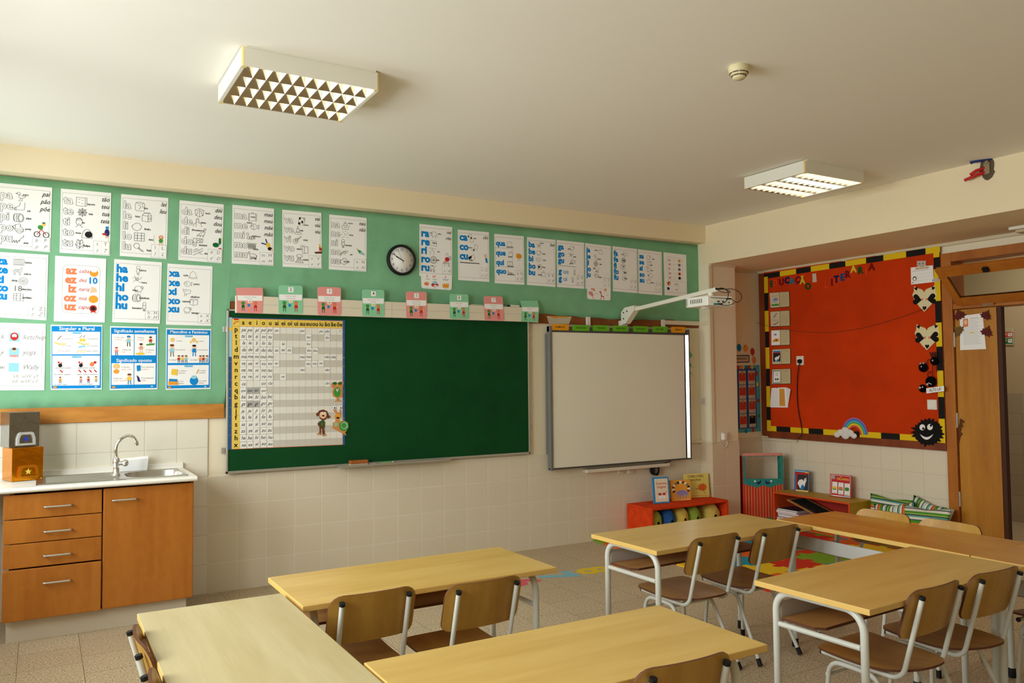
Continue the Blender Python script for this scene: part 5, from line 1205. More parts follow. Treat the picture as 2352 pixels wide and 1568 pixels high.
vs_ = {(i, j): rj.choice((-1, 1)) for i in range(NX+1) for j in range(NY)}
CNAME = dict(r='red', o='orange', y='yellow', g='green', b='blue')
def mat_tile(i, j):
    x0, x1 = MX0+i*S, MX0+(i+1)*S; y0, y1 = MY1-(j+1)*S, MY1-j*S
    if j == 0 and False: y1 = 0
    bt = [Vector((x0,y0)), Vector((x1,y0))] if j == NY-1 else jag((x0,y0), (x1,y0), hs[i,j+1])+[Vector((x1,y0))]
    tp_ = [Vector((x1,y1)), Vector((x0,y1))] if j == 0 else (jag((x0,y1), (x1,y1), hs[i,j])+[Vector((x1,y1))])[::-1]
    rt = [Vector((x1,y0)), Vector((x1,y1))] if i == NX-1 else jag((x1,y0), (x1,y1), vs_[i+1,j])+[Vector((x1,y1))]
    lf = [Vector((x0,y1)), Vector((x0,y0))] if i == 0 else (jag((x0,y0), (x0,y1), vs_[i,j])+[Vector((x0,y1))])[::-1]
    ring = bt[:-1]+rt[:-1]+tp_[:-1]+lf[:-1]
    c = Vector(((x0+x1)/2, (y0+y1)/2)); ring = [c+(p-c)*.9985 for p in ring]
    return [(p.x, p.y, .0005) for p in ring]
ORD = ['nearest the chalkboard wall', 'second from the chalkboard wall', 'third from the chalkboard wall', 'fourth from the chalkboard wall', 'fifth from the chalkboard wall', 'nearest the desks']
CORD = ['at the open edge', 'second column in', 'third column in', 'fourth column in', 'fifth column in', 'sixth column in', 'against the red board wall']
for j in range(NY):
    for i in range(NX):
        k = CNAME[COLG[j][i]]
        tag(MB(FOAM[k]).prism(mat_tile(i, j), (0, 0, MT-.0005)).build('foam_mat_tile'), '%s foam puzzle tile, row %s, %s' % (k, ORD[j], CORD[i]), 'foam mat tile', 'foam puzzle mat tiles')
for i, k in enumerate(('green','red','blue','orange')):
    x0 = MX0+i*S
    tag(MB(FOAM[k]).box(x0+.001, x0+S-.001, MY1+.001, -.008, .0005, MT).build('foam_mat_tile'), '%s half foam tile against the chalkboard wall, %s' % (k, CORD[i]), 'foam mat tile', 'foam puzzle mat tiles')
# vinyl numbers stuck on the floor, read from the chalkboard side
def floornum(t_, x0, y0, ln, m, lab):
    vs, fs, w = text_polys(t_, .03, 0); mb = MB(m); k = ln/.73
    mb.add([(x0+y*k, y0-(x-w/2)*k, .0012) for x, y in vs], [f[::-1] for f in fs])
    o = mb.build('floor_number'); sd = o.modifiers.new('vinyl', 'SOLIDIFY'); sd.thickness = .001; sd.offset = -1 if False else 0
    return tag(o, lab, 'floor sticker', 'number stickers on the floor')
floornum('6', 1.86, -.90, .275, mat('sticker_pink', (222,84,104), .6, .3), 'pink number 6 sticker on the floor')
floornum('7', 2.178, -.89, .275, mat('sticker_blue', (120,184,204), .6, .3), 'light blue number 7 sticker on the floor')
floornum('8', 2.502, -.89, .275, mat('sticker_yellow', (226,196,36), .6, .3), 'yellow number 8 sticker on the floor')
floornum('9', 2.82, -.89, .275, mat('sticker_orange', (232,130,44), .6, .3), 'orange number 9 sticker on the floor, behind a desk leg')

# ---------------------------------------------------------------- red bench with rolled cushions and three books
RF = cloth('red_felt', (222,70,26), 14, .12, .95, .2)
bn = thing('bench', 'low red fabric covered bench open at the front', 'bench', (4.09, -.2, MT))
BX0, BX1, BYF, BZ = 3.64, 4.565, -.372, .302
m = MB(RF)
m.box(BX0, BX1, BYF, -.02, BZ-.022, BZ); m.box(BX0, BX0+.022, BYF, -.02, MT+.001, BZ-.022); m.box(BX1-.022, BX1, BYF, -.02, MT+.001, BZ-.022); m.box(BX0+.022, BX1-.022, -.035, -.02, MT+.001, BZ-.022); m.box(BX0+.022, BX1-.022, BYF+.01, -.035, MT+.001, MT+.02)
m.build('carcass', bn, bevel=.004)
RC = [('lime', (176,186,78)), ('blue', (48,100,168)), ('yellow', (222,200,94)), ('green', (150,176,70)), ('pale yellow', (226,204,104))]
xx = [(3.745, .078, .150), (3.905, .076, .150), (4.062, .076, .150), (4.215, .074, .152), (4.435, .098, .150)]
for k, ((nm, rgb), (x, r_, zc)) in enumerate(zip(RC, xx)):
    mm = mat('rolled_cloth_'+nm.replace(' ', '_'), rgb, .95, .1); t = NT(mm); t.bump(t.noise(t.mapping(t.pos(), (6, 2, 14)), 3, 3), .8, .02)
    rr = random.Random(k); ph = [rr.uniform(0, 6) for _ in range(4)]
    rz = (BZ-.024-MT-.024)/2-.002
    def g(u, v):
        a = 2*PI*u; yv = -.335+.27*v; e = 1-abs(2*v-1)**5; pinch = max(.02, e)**.45
        wv = 1+.05*math.sin(3*a+ph[0]+v*5)+.035*math.sin(7*a+ph[1]-v*7)
        return Vector((x+r_*math.cos(a)*pinch*min(1.0, wv), yv, MT+.024+rz+rz*math.sin(a)*pinch*min(1.0, wv)))
    o = MB(mm).grid(g, 28, 18).build('rolled_cushion')
    tag(o, 'rolled %s cushion in the red bench, %s' % (nm, ('first at its open end','second along','third along','fourth along','last by the column')[k]), 'cushion', 'rolled cushions in the bench')
def book(name, label, bl, br, h, zb, cover, draw, spine=None, th=.016, lean=.10, facey=True, cat='book'):
    """a standing book: front cover from bottom-left to bottom-right (world x,y), leaning back"""
    a, b = Vector((bl[0], bl[1], zb)), Vector((br[0], br[1], zb)); d = (b-a).normalized(); n = Vector((d.y, -d.x, 0))
    up = (Vector((0, 0, 1))*math.cos(lean)-n*math.sin(lean)); nn = (n*math.cos(lean)+Vector((0, 0, 1))*math.sin(lean))
    r = thing(name, label, cat, tuple((a+b)/2))
    lift = Vector((0, 0, math.sin(lean)*th+.0012))
    a = a+lift; b = b+lift
    pg = MB(PAPER); o0 = -nn*.0025; o1 = -nn*(th-.0025); i_ = d*.003
    pg.hexa([a+i_+o0+up*.003, b-i_+o0+up*.003, b-i_+o1+up*.003, a+i_+o1+up*.003, a+i_+o0+up*(h-.003), b-i_+o0+up*(h-.003), b-i_+o1+up*(h-.003), a+i_+o1+up*(h-.003)])
    pg.build('pages', r)
    s = Sheet([a+up*h, b+up*h, b, a], nn, cover, -.0026, .0025); s.base = 0.0; draw(s); s.build('front_cover', r)
    sp = spine or cover
    m = MB(sp); m.hexa([a, a-i_*.7, a-i_*.7-nn*th, a-nn*th, a+up*h, a-i_*.7+up*h, a-i_*.7-nn*th+up*h, a-nn*th+up*h]); m.build('spine', r)
    m = MB(sp); m.hexa([a-nn*(th-.002), b-nn*(th-.002), b-nn*th, a-nn*th, a-nn*(th-.002)+up*h, b-nn*(th-.002)+up*h, b-nn*th+up*h, a-nn*th+up*h]); m.build('back_cover', r)
    return r
CREAMC = mat('cream_cover', (240,226,200), .5, .4); SKY = mat('sky_cover', (42,142,206), .5, .4)
def dr1(s):
    s.rect(.09,.06,.93,.95,CREAMC); s.up(); s.text('Destrava', .52, .25, .14, REDI, .015, al='c', sx=.95); s.text('Línguas', .52, .38, .14, REDI, .015, al='c')
    s.line([(.2,.12),(.35,.11)],.002,ORI); s.line([(.7,.12),(.85,.11)],.002,ORI); s.line([(.2,.52),(.28,.48)],.002,ORI)
    blob(s,.40,.66,.10,.06,REDI); blob(s,.66,.66,.10,.06,REDI); s.line([(.28,.66),(.25,.58)],.004,GRNI); s.line([(.76,.62),(.82,.55)],.004,BRNI); s.up().poly([(.27,.70),(.78,.70),(.72,.82),(.34,.82)], PAPER); s.line([(.53,.70),(.53,.82)],.002,LGREY); s.text('…', .52, .92, .08, REDI, 0, al='c')
book('picture_book', 'white and blue book titled Destrava Línguas standing on the red bench', (3.829,-.185), (3.988,-.215), .235, BZ, SKY, dr1)
OCO = mat('orange_cover', (236,166,52), .5, .4)
def dr2(s):
    for k in range(13):
        a = math.radians(205-k*19); c = [INK, PAPER, BRNI, CREAMC, GREYI][k % 5]; u, v = .52+.40*math.cos(a), .42-.33*math.sin(a)
        du, dv = .05*math.cos(a+.25), .09*math.sin(a+.25)
        s.up().poly([(.52+.33*math.cos(a-.13),.42-.25*math.sin(a-.13)),(.52+.33*math.cos(a+.13),.42-.25*math.sin(a+.13)),(.52+.46*math.cos(a+.13),.42-.37*math.sin(a+.13)),(.52+.46*math.cos(a-.13),.42-.37*math.sin(a-.13))], c)
    s.text('…', .52, .36, .12, REDI, .01, al='c'); blob(s,.55,.62,.26,.13,PURI); blob(s,.78,.66,.10,.08,PURI); blob(s,.84,.76,.06,.05,LGREY)
    for u in (.36,.48,.62,.76): s.line([(u,.70),(u-.02,.88)],.010,PURI)
    s.line([(.30,.6),(.22,.72),(.25,.8)],.006,PURI); s.line([(.5,.96),(.9,.95)],.003,PAPER)
book('picture_book', 'orange picture book with a grey cat, between the other two books on the bench', (4.050,-.165), (4.258,-.205), .19, BZ, OCO, dr2, mat('grey_spine', (104,106,108), .5))
YCO = mat('yellow_cover', (226,210,108), .5, .4)
def dr3(s):
    s.text('CORRE CORRE,', .13, .12, .135, BRNI, .02, sx=.82); s.text('CABACINHA', .13, .27, .135, BRNI, .02, sx=.82)
    blob(s,.72,.58,.18,.14,mat('pumpkin', (226,112,32), .7)); 
    for q in (-.09,0,.09): s.up().ell(.72+q,.58,.07,REDI,.13,.0022)
    s.line([(.74,.45),(.77,.40)],.004,GRNI); s.line([(.58,.64),(.47,.64),(.46,.60)],.004,BRNI); s.line([(.74,.71),(.80,.80),(.82,.84)],.004,BRNI); s.line([(.15,.62),(.44,.62)],.0015,BRNI); s.line([(.12,.92),(.98,.94)],.006,OCHI)
book('picture_book', 'yellow picture book titled CORRE CORRE, CABACINHA with a pumpkin', (4.290,-.095), (4.540,-.155), .225, BZ, YCO, dr3)

# ---------------------------------------------------------------- puppet theatre in the corner
TEAL = mat('teal_card', (24,128,120), .6, .3); t = NT(TEAL)
wv = t.n('ShaderNodeTexChecker'); wv.inputs['Scale'].default_value = 110; wv.inputs['Color1'].default_value = C3((20,116,110)); wv.inputs['Color2'].default_value = C3((60,160,146)); t.l(t.mapping(t.pos(), (1,1,1), (0,0,0), (.785,.785,.785)), wv.inputs['Vector']); t.color(wv.outputs['Color'])
def stripes(name, c1, c2, n, axis='X', frac=.5):
    m = mat(name, c1, .7, .2); t = NT(m); sp = t.n('ShaderNodeSeparateXYZ'); t.l(t.pos(), sp.inputs[0])
    f = t.math('FRACT', t.math('MULTIPLY', sp.outputs[axis], n)); t.color(t.mix(t.math('GREATER_THAN', f, frac), C3(c1), C3(c2))); return m
REDC = mat('red_card', (196,40,28), .6, .3)
th_ = thing('puppet_theatre', 'teal and red striped cardboard puppet theatre in the corner', 'puppet theatre')
TWD = .392; TZ = .672
STR1 = stripes('theatre_stripes', (206,44,28), (196,134,84), 1/.0277, 'X', .6); STR2 = stripes('awning_stripes', (206,44,36), (236,200,180), 1/.0135, 'X', .5)
x = TWD/2; oz0, oz1 = .432, .650
f = MB(TEAL); f.box(-x, -x+.022, 0, .008, oz0, oz1); f.box(x-.022, x, 0, .008, oz0, oz1); f.box(-x, x, 0, .008, oz1, TZ-.012)
sc = []
for k in range(25):
    u = k/24; sc.append((-x+2*x*u, 0, .368-.010*math.cos(u*6*PI)-(.012 if .1 < u < .9 else -.016)))
f.prism([(-x, 0, oz0), *sc, (x, 0, oz0)], (0, .008, 0)); f.build('stage_frame', th_)
MB(STR1).prism([(-x, .001, .05), (x, .001, .05), (x, .001, .385), (-x, .001, .385)], (0, .006, 0)).build('striped_front', th_)
MB(mat('green_base', (52,132,84), .7, .2)).box(-x-.004, x+.004, -.002, .008, 0, .05).build('base_strip', th_)
aw = [(-x-.002, -.004, TZ+.006)]; 
for k in range(49): aw.append((-x+2*x*k/48, -.004, TZ-.018+(.006 if k % 2 else 0)))
aw += [(x+.002, -.004, TZ+.006), (x-.01, -.004, TZ+.012), (-x+.01, -.004, TZ+.010)]
MB(STR2).prism(aw, (0, .006, 0)).build('awning', th_)
MB(REDC).box(-x-.006, -x, .002, .15, .0, TZ-.02).build('side_wing', th_)
MB(TEAL).box(x, x+.006, .002, .15, .0, TZ-.02).build('side_wing', th_)
for sx in (-1, 1):
    b = [(sx*.018, -.001, .428), (sx*.034, -.001, .405), (sx*.060, -.001, .396), (sx*.074, -.001, .405), (sx*.060, -.001, .383), (sx*.040, -.001, .376), (sx*.024, -.001, .39)]
    m = MB(NAVI).prism(b if sx > 0 else b[::-1], (0, -.001, 0)); m.sphere((sx*.080, -.002, .408), .010, .002, .010, PAPER); m.build('paper_bird', th_)
th_.location = (5.150, -.262, MT+.0005); th_.rotation_euler = (0, 0, -math.radians(30))

# ---------------------------------------------------------------- low shelf with books, slate, and cushions on the right
OLV = mat('olive_paint', (186,148,18), .5, .35); ORP = mat('orange_paint', (214,82,30), .5, .35)
HX0, HX1, HY0, HY1, HZ = 5.165, 5.465, -1.235, -.372, .332
ls = thing('low_shelf', 'low open shelf with an olive top and orange edges by the wall', 'shelf', ((HX0+HX1)/2, -.8, MT))
MB(OLV).box(HX0, HX1, HY0, HY1, HZ-.014, HZ).build('top_board', ls, bevel=.002)
MB(OLV, ORP).box(HX0, HX1, HY0, HY0+.016, MT, HZ-.014).build('side_board', ls); MB(ORP).box(HX0, HX1, HY1-.016, HY1, MT, HZ-.014).build('side_board', ls)
m = MB(ORP); m.box(HX0-.004, HX0, HY0, HY1, HZ-.016, HZ); m.box(HX0-.004, HX0, HY0, HY0+.016, MT, HZ-.016); m.box(HX0-.004, HX0, HY1-.016, HY1, MT, HZ-.016); m.build('front_edging', ls)
MB(mat('shelf_red_inside', (170,40,24), .6)).box(HX1-.01, HX1, HY0+.016, HY1-.016, MT, HZ-.014).build('back_board', ls)
MB(ORP).box(HX0, HX1-.01, HY0+.016, HY1-.016, MT, MT+.014).build('bottom_board', ls)
zb = MT+.0145
MC = [(40,46,60), (226,220,210), (180,40,44), (214,206,196), (36,40,44), (200,150,60), (224,220,214), (60,90,130), (196,60,90), (230,226,220), (40,46,60)]
for k, c in enumerate(MC):
    z = zb+.0006+k*.0135; rr = random.Random(k)
    o = MB(mat('magazine_%d' % k, c, .5, .4), PAPER); y1 = HY1-.022-rr.uniform(0, .012); wd = .25+rr.uniform(-.03, .02)
    x0 = HX0+.004+rr.uniform(0, .03)
    o.box(x0, x0+.23, y1-wd, y1, z, z+.0015); o.box(x0+.002, x0+.228, y1-wd+.002, y1-.001, z+.0015, z+.011, 1); o.box(x0, x0+.23, y1-wd, y1, z+.011, z+.0125)
    tag(o.build('magazine'), 'magazine in the low shelf pile, %s' % ('bottom of the pile','second from the bottom','third from the bottom','fourth from the bottom','fifth from the bottom','middle of the pile','fifth from the top','fourth from the top','third from the top','second from the top','topmost of the pile')[k], 'magazine', 'magazines in the low shelf')
sl = thing('slate', 'small wooden framed blackboard slate slanting inside the low shelf', 'slate', (5.3, -.9, .2))
M = Matrix.Translation((5.262, -.80, .205)) @ Matrix.Rotation(math.radians(17), 4, 'X') @ Matrix.Rotation(math.radians(0), 4, 'Y')
SLW = wood('slate_frame', (190,140,78), (160,108,52))
m = MB(SLW)
for cx_, cy_, sx, sy in ((0,.24,.25,.02),(0,-.24,.25,.02),(-.115,0,.02,.46),(.115,0,.02,.46)): m.obox(M @ Matrix.Translation((cx_,cy_,0)), sx, sy, .012)
m.build('frame', sl)
SLT = mat('slate_black', (34,34,36), .7, .2); t = NT(SLT); t.color(t.ramp(t.noise(t.pos(), 40, 4, .7), [(.45, (30,30,32)), (.75, (84,84,84))]))
MB(SLT).obox(M, .21, .46, .006).build('slate_panel', sl)
m = MB(PAPER); M2 = Matrix.Translation((5.30, -1.10, .205))
for k in range(6): m.obox(M2 @ Matrix.Translation((-.02, 0, -.055+k*.017)), .2, .19, .012)
tag(m.build('paper_stack'), 'pile of white papers at the far end of the low shelf', 'papers') if False else None
for k in range(6):
    z = zb+.0006+k*.016; o = MB(PAPER if k % 2 else CREAMC).box(HX0+.03+.005*(k % 3), HX1-.03, HY0+.022, HY0+.20, z, z+.0145)
    tag(o.build('exercise_book'), 'exercise book piled at the cushion end of the low shelf, %s' % ('bottom','second up','third up','fourth up','fifth up','topmost')[k], 'book', 'exercise books in the low shelf')
SBL = mat('cover_blue', (34,110,180), .5, .4)
def dr4(s):
    s.rect(.0,.10,1,.20,REDI); s.rect(.02,.03,.72,.08,CYAN); s.rect(.72,.05,1,.11,YELI); s.up(); s.rect(.10,.20,.98,.93,mat('dark_cover', (44,30,32), .5)); s.rect(.10,.2,.20,.93,REDI); s.rect(.10,.92,1,1,mat('sand_cover', (226,196,120), .6)); s.up()
    s.poly([(.22,.62),(.34,.46),(.55,.42),(.66,.50),(.72,.36),(.84,.36),(.86,.46),(.78,.60),(.74,.74),(.60,.86),(.42,.86),(.32,.74)], PAPER); s.up().poly([(.44,.86),(.52,.70),(.62,.66),(.70,.74),(.68,.88),(.50,.90)], BLUEI)
    blob(s,.80,.42,.05,.035,YELI); s.line([(.80,.36),(.86,.30)],.004,PURI); s.line([(.12,.25),(.12,.6)],.004,REDI)
p, q = onZ(1826, 1134, HZ), onZ(1862, 1135, HZ)
book('picture_book', 'small dark picture book with a white hen standing on the low shelf', (5.345, -.475), (5.372, -.617), .205, HZ, SBL, dr4)
RCO = mat('red_cover', (196,32,44), .5, .4)
def dr5(s):
    s.rect(.03,.03,.97,.97,PAPER); s.up(); s.rect(.045,.045,.955,.93,RCO); s.up(); s.text('As', .5, .10, .08, YELI, .01, al='c'); s.text('PALAVRAS', .62, .20, .14, YELI, .02, al='c', sx=.9); s.rect(.06,.06,.22,.22,LGREY)
    for k, u in enumerate((.10,.40,.70)):
        s.up().rect(u,.34+.01*k,u+.25,.85+.02*k,PAPER); blob(s,u+.12,.60,.11,.07,(YELI,ORI,GRNI)[k]); blob(s,u+.12,.67,.11,.025,GRNI); s.text(('casa','carro','árvore')[k],u+.125,.80+.015*k,.05,INK,.005,al='c')
        s.text(('c','c','a')[k],u+.125,.41,.06,INK,.01,al='c')
    s.rect(.6,.92,.96,.96,CYAN); s.up().poly([(.03,.90),(.16,.97),(.03,.97)], LGREY)
book('picture_book', 'red book titled As PALAVRAS with three picture cards on the low shelf', (5.345, -.885), (5.372, -1.085), .205, HZ, RCO, dr5)

STC = [(.0,(84,150,48)),(.07,(230,228,212)),(.16,(58,40,56)),(.19,(196,220,212)),(.29,(230,228,212)),(.36,(64,40,60)),(.39,(110,180,160)),(.46,(230,228,212)),(.53,(204,60,44)),(.58,(224,134,60)),(.64,(84,150,48)),(.74,(60,60,90)),(.77,(226,226,210)),(.86,(90,160,150)),(.92,(64,40,60)),(.95,(150,190,90))]
def striped(name, ax, sc_, off):
    m = mat(name, (120,160,90), .9, .1); t = NT(m); sp = t.n('ShaderNodeSeparateXYZ'); t.l(t.pos(), sp.inputs[0])
    f = t.math('FRACT', t.math('ADD', t.math('MULTIPLY', sp.outputs[ax], sc_), off)); t.color(t.ramp(f, STC, 'CONSTANT')); return m
def cushion(label, c, rot, w, h, th, m_, tilt, twist=0):
    def face(sg):
        def g(u, v):
            a, b = 2*u-1, 2*v-1; k = max(0, (1-a**4)*(1-b**4)); pin = 1+.10*abs(a*b)-.06*(abs(a)**2*(1-abs(b))+abs(b)**2*(1-abs(a)))
            return Vector((a*w/2*pin, sg*(th/2)*k**.55, h/2*b*pin))
        return g
    mb = MB(m_); mb.grid(face(-1), 18, 18); mb.grid(face(1), 18, 18)
    o = mb.build('cushion', weld=True, at=(0, 0, 0)); o.location = c; o.rotation_euler = (tilt, twist, rot)
    return tag(o, label, 'cushion', 'striped cushions by the wall')
SA, SB = striped('striped_cloth_a', 'Z', 4.6, .22), striped('striped_cloth_b', 'X', 4.4, .15); SCc = striped('striped_cloth_c', 'X', 4.6, .5)
R9 = -math.radians(90)
cushion('green edged striped cushion leaning on the wall beside the low shelf', (5.395, -1.445, .205), R9, .37, .35, .09, SA, math.radians(-12), .03)
cushion('striped cushion with a raised green corner, second from the low shelf', (5.285, -1.58, .188), R9+.10, .34, .33, .09, SB, math.radians(-16), -.16)
cushion('striped cushion with a raised corner behind the red banded one', (5.41, -1.80, .212), R9-.05, .34, .34, .08, SCc, math.radians(-9), .20)
cushion('striped cushion with red and orange bands, nearest the door', (5.26, -1.87, .190), R9, .38, .34, .09, striped('striped_cloth_d', 'Z', 4.4, .47), math.radians(-15), -.05)

# ---------------------------------------------------------------- red display board on the right wall
XB = 5.470                       # cloth plane
def rx(a, b, X=XB): return onX(*R2(a, b), X)
rb = thing('red_display_board', 'big red fabric display board with a yellow and black paper border', 'notice board', (XW, -.95, .81))
YA, YZ_, ZA, ZB = .030, -1.944, .816, 2.520
f = MB(REDW); f.box(XW-.034, XW-.0005, -.052, YA, ZA+.02, ZB); f.box(XW-.034, XW-.0005, YZ_, -.0521, ZA+.006, ZA+.078)
f.build('wooden_frame', rb, bevel=.003)
REDCL = cloth('red_cloth', (204,60,14), 2.2, .07, .95, .25)
def rc(u, v):
    y = -.045+(YZ_+.003+.045)*u; z = .885+(2.528-.885)*v
    return Vector((XB-.0015*abs(math.sin(u*13+v*6))-.001*math.sin(v*25+u*7)-(.004*math.exp(-((v-.09)/.012)**2) if u < .97 else 0), y, z))
MB(REDCL).grid(rc, 60, 50).build('red_fabric', rb)
YBD, KBD = mat('border_yellow', (232,196,24), .75, .2), mat('border_black', (30,28,26), .8, .15)
XS = XB-.0045
def strip(c, m, dx=0.0):
    ring = [Vector((XS-dx, p.y, p.z)) for p in c]
    MB(m).prism(ring, (-.0012, 0, 0)).build('border_strip', rb)
def wy(a, b): return rx(a, b).y
top = [288,398,510,612,740,852,995,1115,1272,1407,1507]
def ytop(a): return 268+(75-268)*(a-288)/(1507-288)
BH = .052
def zl(y, za, zb_): return za+(zb_-za)*(y-YA)/(YZ_-YA)
for i in range(10):
    y0, y1 = wy(top[i], ytop(top[i])), wy(top[i+1], ytop(top[i+1])); z0, z1 = rx(top[i], ytop(top[i])).z, rx(top[i+1], ytop(top[i+1])).z
    strip([Vector((0,y0,z0)), Vector((0,y1,z1)), Vector((0,y1,z1-BH)), Vector((0,y0,z0-BH))], KBD if i % 2 == 0 else YBD)
lft = [290,402,525,668,778,925,1045,1188,1280,1355]
for i in range(9):
    p, q = rx(289+22*(lft[i]-290)/1065, lft[i]), rx(289+22*(lft[i+1]-290)/1065, lft[i+1])
    if i == 0: p.z -= .0
    strip([Vector((0,p.y,p.z)), Vector((0,p.y-BH*.95,p.z)), Vector((0,q.y-BH*.95,q.z)), Vector((0,q.y,q.z))], YBD if i % 2 == 0 else KBD, .0014)
Z56 = [(1507,75,'y'),(1507,150,'k'),(1511,232,'y'),(1520,453,'k'),(1530,603,'y'),(1534,770,'k'),(1543,937,'y'),(1545,1120,'k'),(1551,1272,'y'),(1555,1440,'')]
for (a, b, k), (a2, b2, _) in zip(Z56, Z56[1:]):
    p, q = rx(a, b), rx(a2, b2); y = YZ_+.004
    strip([Vector((0,y+BH*.98,p.z-.03 if b == 75 else p.z)), Vector((0,y,p.z-.03 if b == 75 else p.z)), Vector((0,y,q.z)), Vector((0,y+BH*.98,q.z))], YBD if k == 'y' else KBD, .0014)
btm = [310,375,472,598,700,915,952,1100,1230,1500]
for i in range(9):
    p, q = rx(btm[i], 1354+85*(btm[i]-310)/1245), rx(btm[i+1], 1354+85*(btm[i+1]-310)/1245)
    strip([Vector((0,p.y,p.z+BH)), Vector((0,q.y,q.z+BH)), Vector((0,q.y,q.z)), Vector((0,p.y,p.z))], YBD if i % 2 == 0 else KBD)
tag(MB(CON).box(XW-.04, XW-.007, -.42, .03, .798, .815).build('cable_trunking', bevel=.002), 'short white cable trunking under the red board corner', 'trunking')
# foam letters
FL = {'g': (30,84,34), 'o': (228,66,16), 'dr': (126,14,12), 'n': (24,26,84), 't': (36,130,150), 'p': (120,20,48), 'y': (226,196,50), 'b': (30,70,130), 'm': (120,24,40)}
FLN = {'g': 'dark green', 'o': 'orange red', 'dr': 'dark red', 'n': 'navy', 't': 'teal', 'p': 'purple red', 'y': 'yellow', 'b': 'blue', 'm': 'maroon'}
LET = [('E',340,335,'g','E starting the word EDUCAÇÃO'),('D',368,330,'o','D in EDUCAÇÃO'),('U',408,323,'dr','U in EDUCAÇÃO'),('C',447,312,'n','C in EDUCAÇÃO'),('A',482,314,'t','A in EDUCAÇÃO'),('Ç',520,308,'p','Ç in EDUCAÇÃO'),('Ã',556,313,'y','Ã in EDUCAÇÃO'),('O',592,352,'g','O ending EDUCAÇÃO, hanging lower'),
 ('L',722,340,'o','L starting LITERÁRIA'),('I',757,325,'dr','first I in LITERÁRIA'),('T',790,303,'n','T in LITERÁRIA'),('E',830,290,'b','E in LITERÁRIA'),('R',868,268,'m','first R in LITERÁRIA'),('Á',910,232,'y','Á in LITERÁRIA'),('R',957,240,'g','second R in LITERÁRIA'),('I',995,245,'o','last I in LITERÁRIA'),('A',1035,218,'dr','A ending LITERÁRIA')]
for ch, a, b, k, lb in LET:
    m = mat('letter_'+k, FL[k], .85, .15); p = rx(a, b); vs, fs, w = text_polys(ch, .045, 0); e = .088
    pts = [(XS, p.y-(x-w/2)*e, p.z+(y-.36)*e) for x, y in vs]
    o = MB(m).add(pts, fs).build('foam_letter'); sd = o.modifiers.new('foam', 'SOLIDIFY'); sd.thickness = .004; sd.offset = 0
    tag(o, '%s foam letter %s on the red board' % (FLN[k], lb), 'letter', 'foam title letters')
def rsheet(tl, tr, br, bl, paper=None, X=None, rad=0, th=.0012):
    X = XS if X is None else X
    return Sheet([rx(*q, X) for q in (tl, tr, br, bl)], (-1,0,0), paper or PAPER, 0, th, rad)
poster('paper_tag', rsheet((621,267),(647,264),(652,323),(623,327), mat('tag_grey', (206,196,176), .9)), 'small blank pale paper tag between the two foam words', 'paper')
# five open-book sheets
AGED = mat('aged_paper', (206,190,146), .9, .1); BROWNF = mat('brown_ink_frame', (58,34,22), .8)
def bookpage(c, label, left, title=''):
    s = rsheet(*c, BROWNF); s.rect(.015,.02,.975,.965,AGED); s.up(); s.rect(.03,.05,.49,.95,mat('page_cream', (214,204,172), .9)); s.rect(.49,.03,.515,.97,mat('page_fold', (150,120,70), .9)); s.up(); left(s)
    if title: s.text(title,.74,.14,.085,BRNI,.01,al='c',sx=.8)
    for k in range(8): s.line([(.56+.03*(k%3==0),.27+.075*k),(.93-.05*(k%2),.265+.075*k)],.0012,GREYI)
    poster('open_book_print', s, label, 'print', 'open book prints on the red board')
def l1(s): blob(s,.24,.55,.10,.12,CYAN); blob(s,.30,.45,.12,.10,PURI); s.rect(.08,.74,.46,.86,GRNI); blob(s,.20,.72,.04,.05,YELI); s.line([(.12,.25),(.42,.22)],.003,REDI)
def l2(s): s.line([(.18,.42),(.24,.28),(.30,.2),(.34,.15)],.007,BRNI); s.line([(.2,.35),(.3,.38)],.003,BRNI); s.line([(.14,.84),(.26,.82),(.36,.76),(.42,.68)],.007,BRNI); s.line([(.26,.8),(.28,.92)],.003,BRNI); s.line([(.1,.55),(.4,.56)],.002,GREYI); s.line([(.12,.62),(.45,.62)],.002,REDI)
def l3(s): s.rect(.05,.06,.47,.94,PAPER); blob(s,.24,.30,.08,.06,PURI); s.up().poly([(.10,.66),(.20,.56),(.42,.54),(.43,.74),(.10,.76)], OCHI); s.up().rect(.25,.60,.33,.70,BRNI)
def l4(s): s.rect(.06,.12,.46,.90,mat('dark_cover', (44,30,32), .5)); s.rect(.06,.12,.46,.2,BLUEI); s.rect(.06,.2,.46,.26,REDI); s.rect(.06,.80,.46,.9,AGED); s.up().poly([(.14,.60),(.22,.50),(.34,.48),(.38,.40),(.42,.44),(.38,.62),(.30,.78),(.20,.76)], PAPER); s.up().poly([(.22,.78),(.28,.66),(.36,.66),(.36,.78)], BLUEI)
def l5(s): s.rect(.07,.10,.46,.93,mat('sage_frame', (90,120,96), .8)); s.up().rect(.10,.15,.44,.88,PAPER); s.up(); s.text('Destrava',.27,.28,.10,REDI,.015,al='c',sx=.7); s.text('Línguas',.27,.39,.10,REDI,.015,al='c',sx=.7); blob(s,.22,.66,.05,.05,INK); blob(s,.33,.66,.05,.05,INK); s.line([(.18,.80),(.36,.80)],.003,REDI)
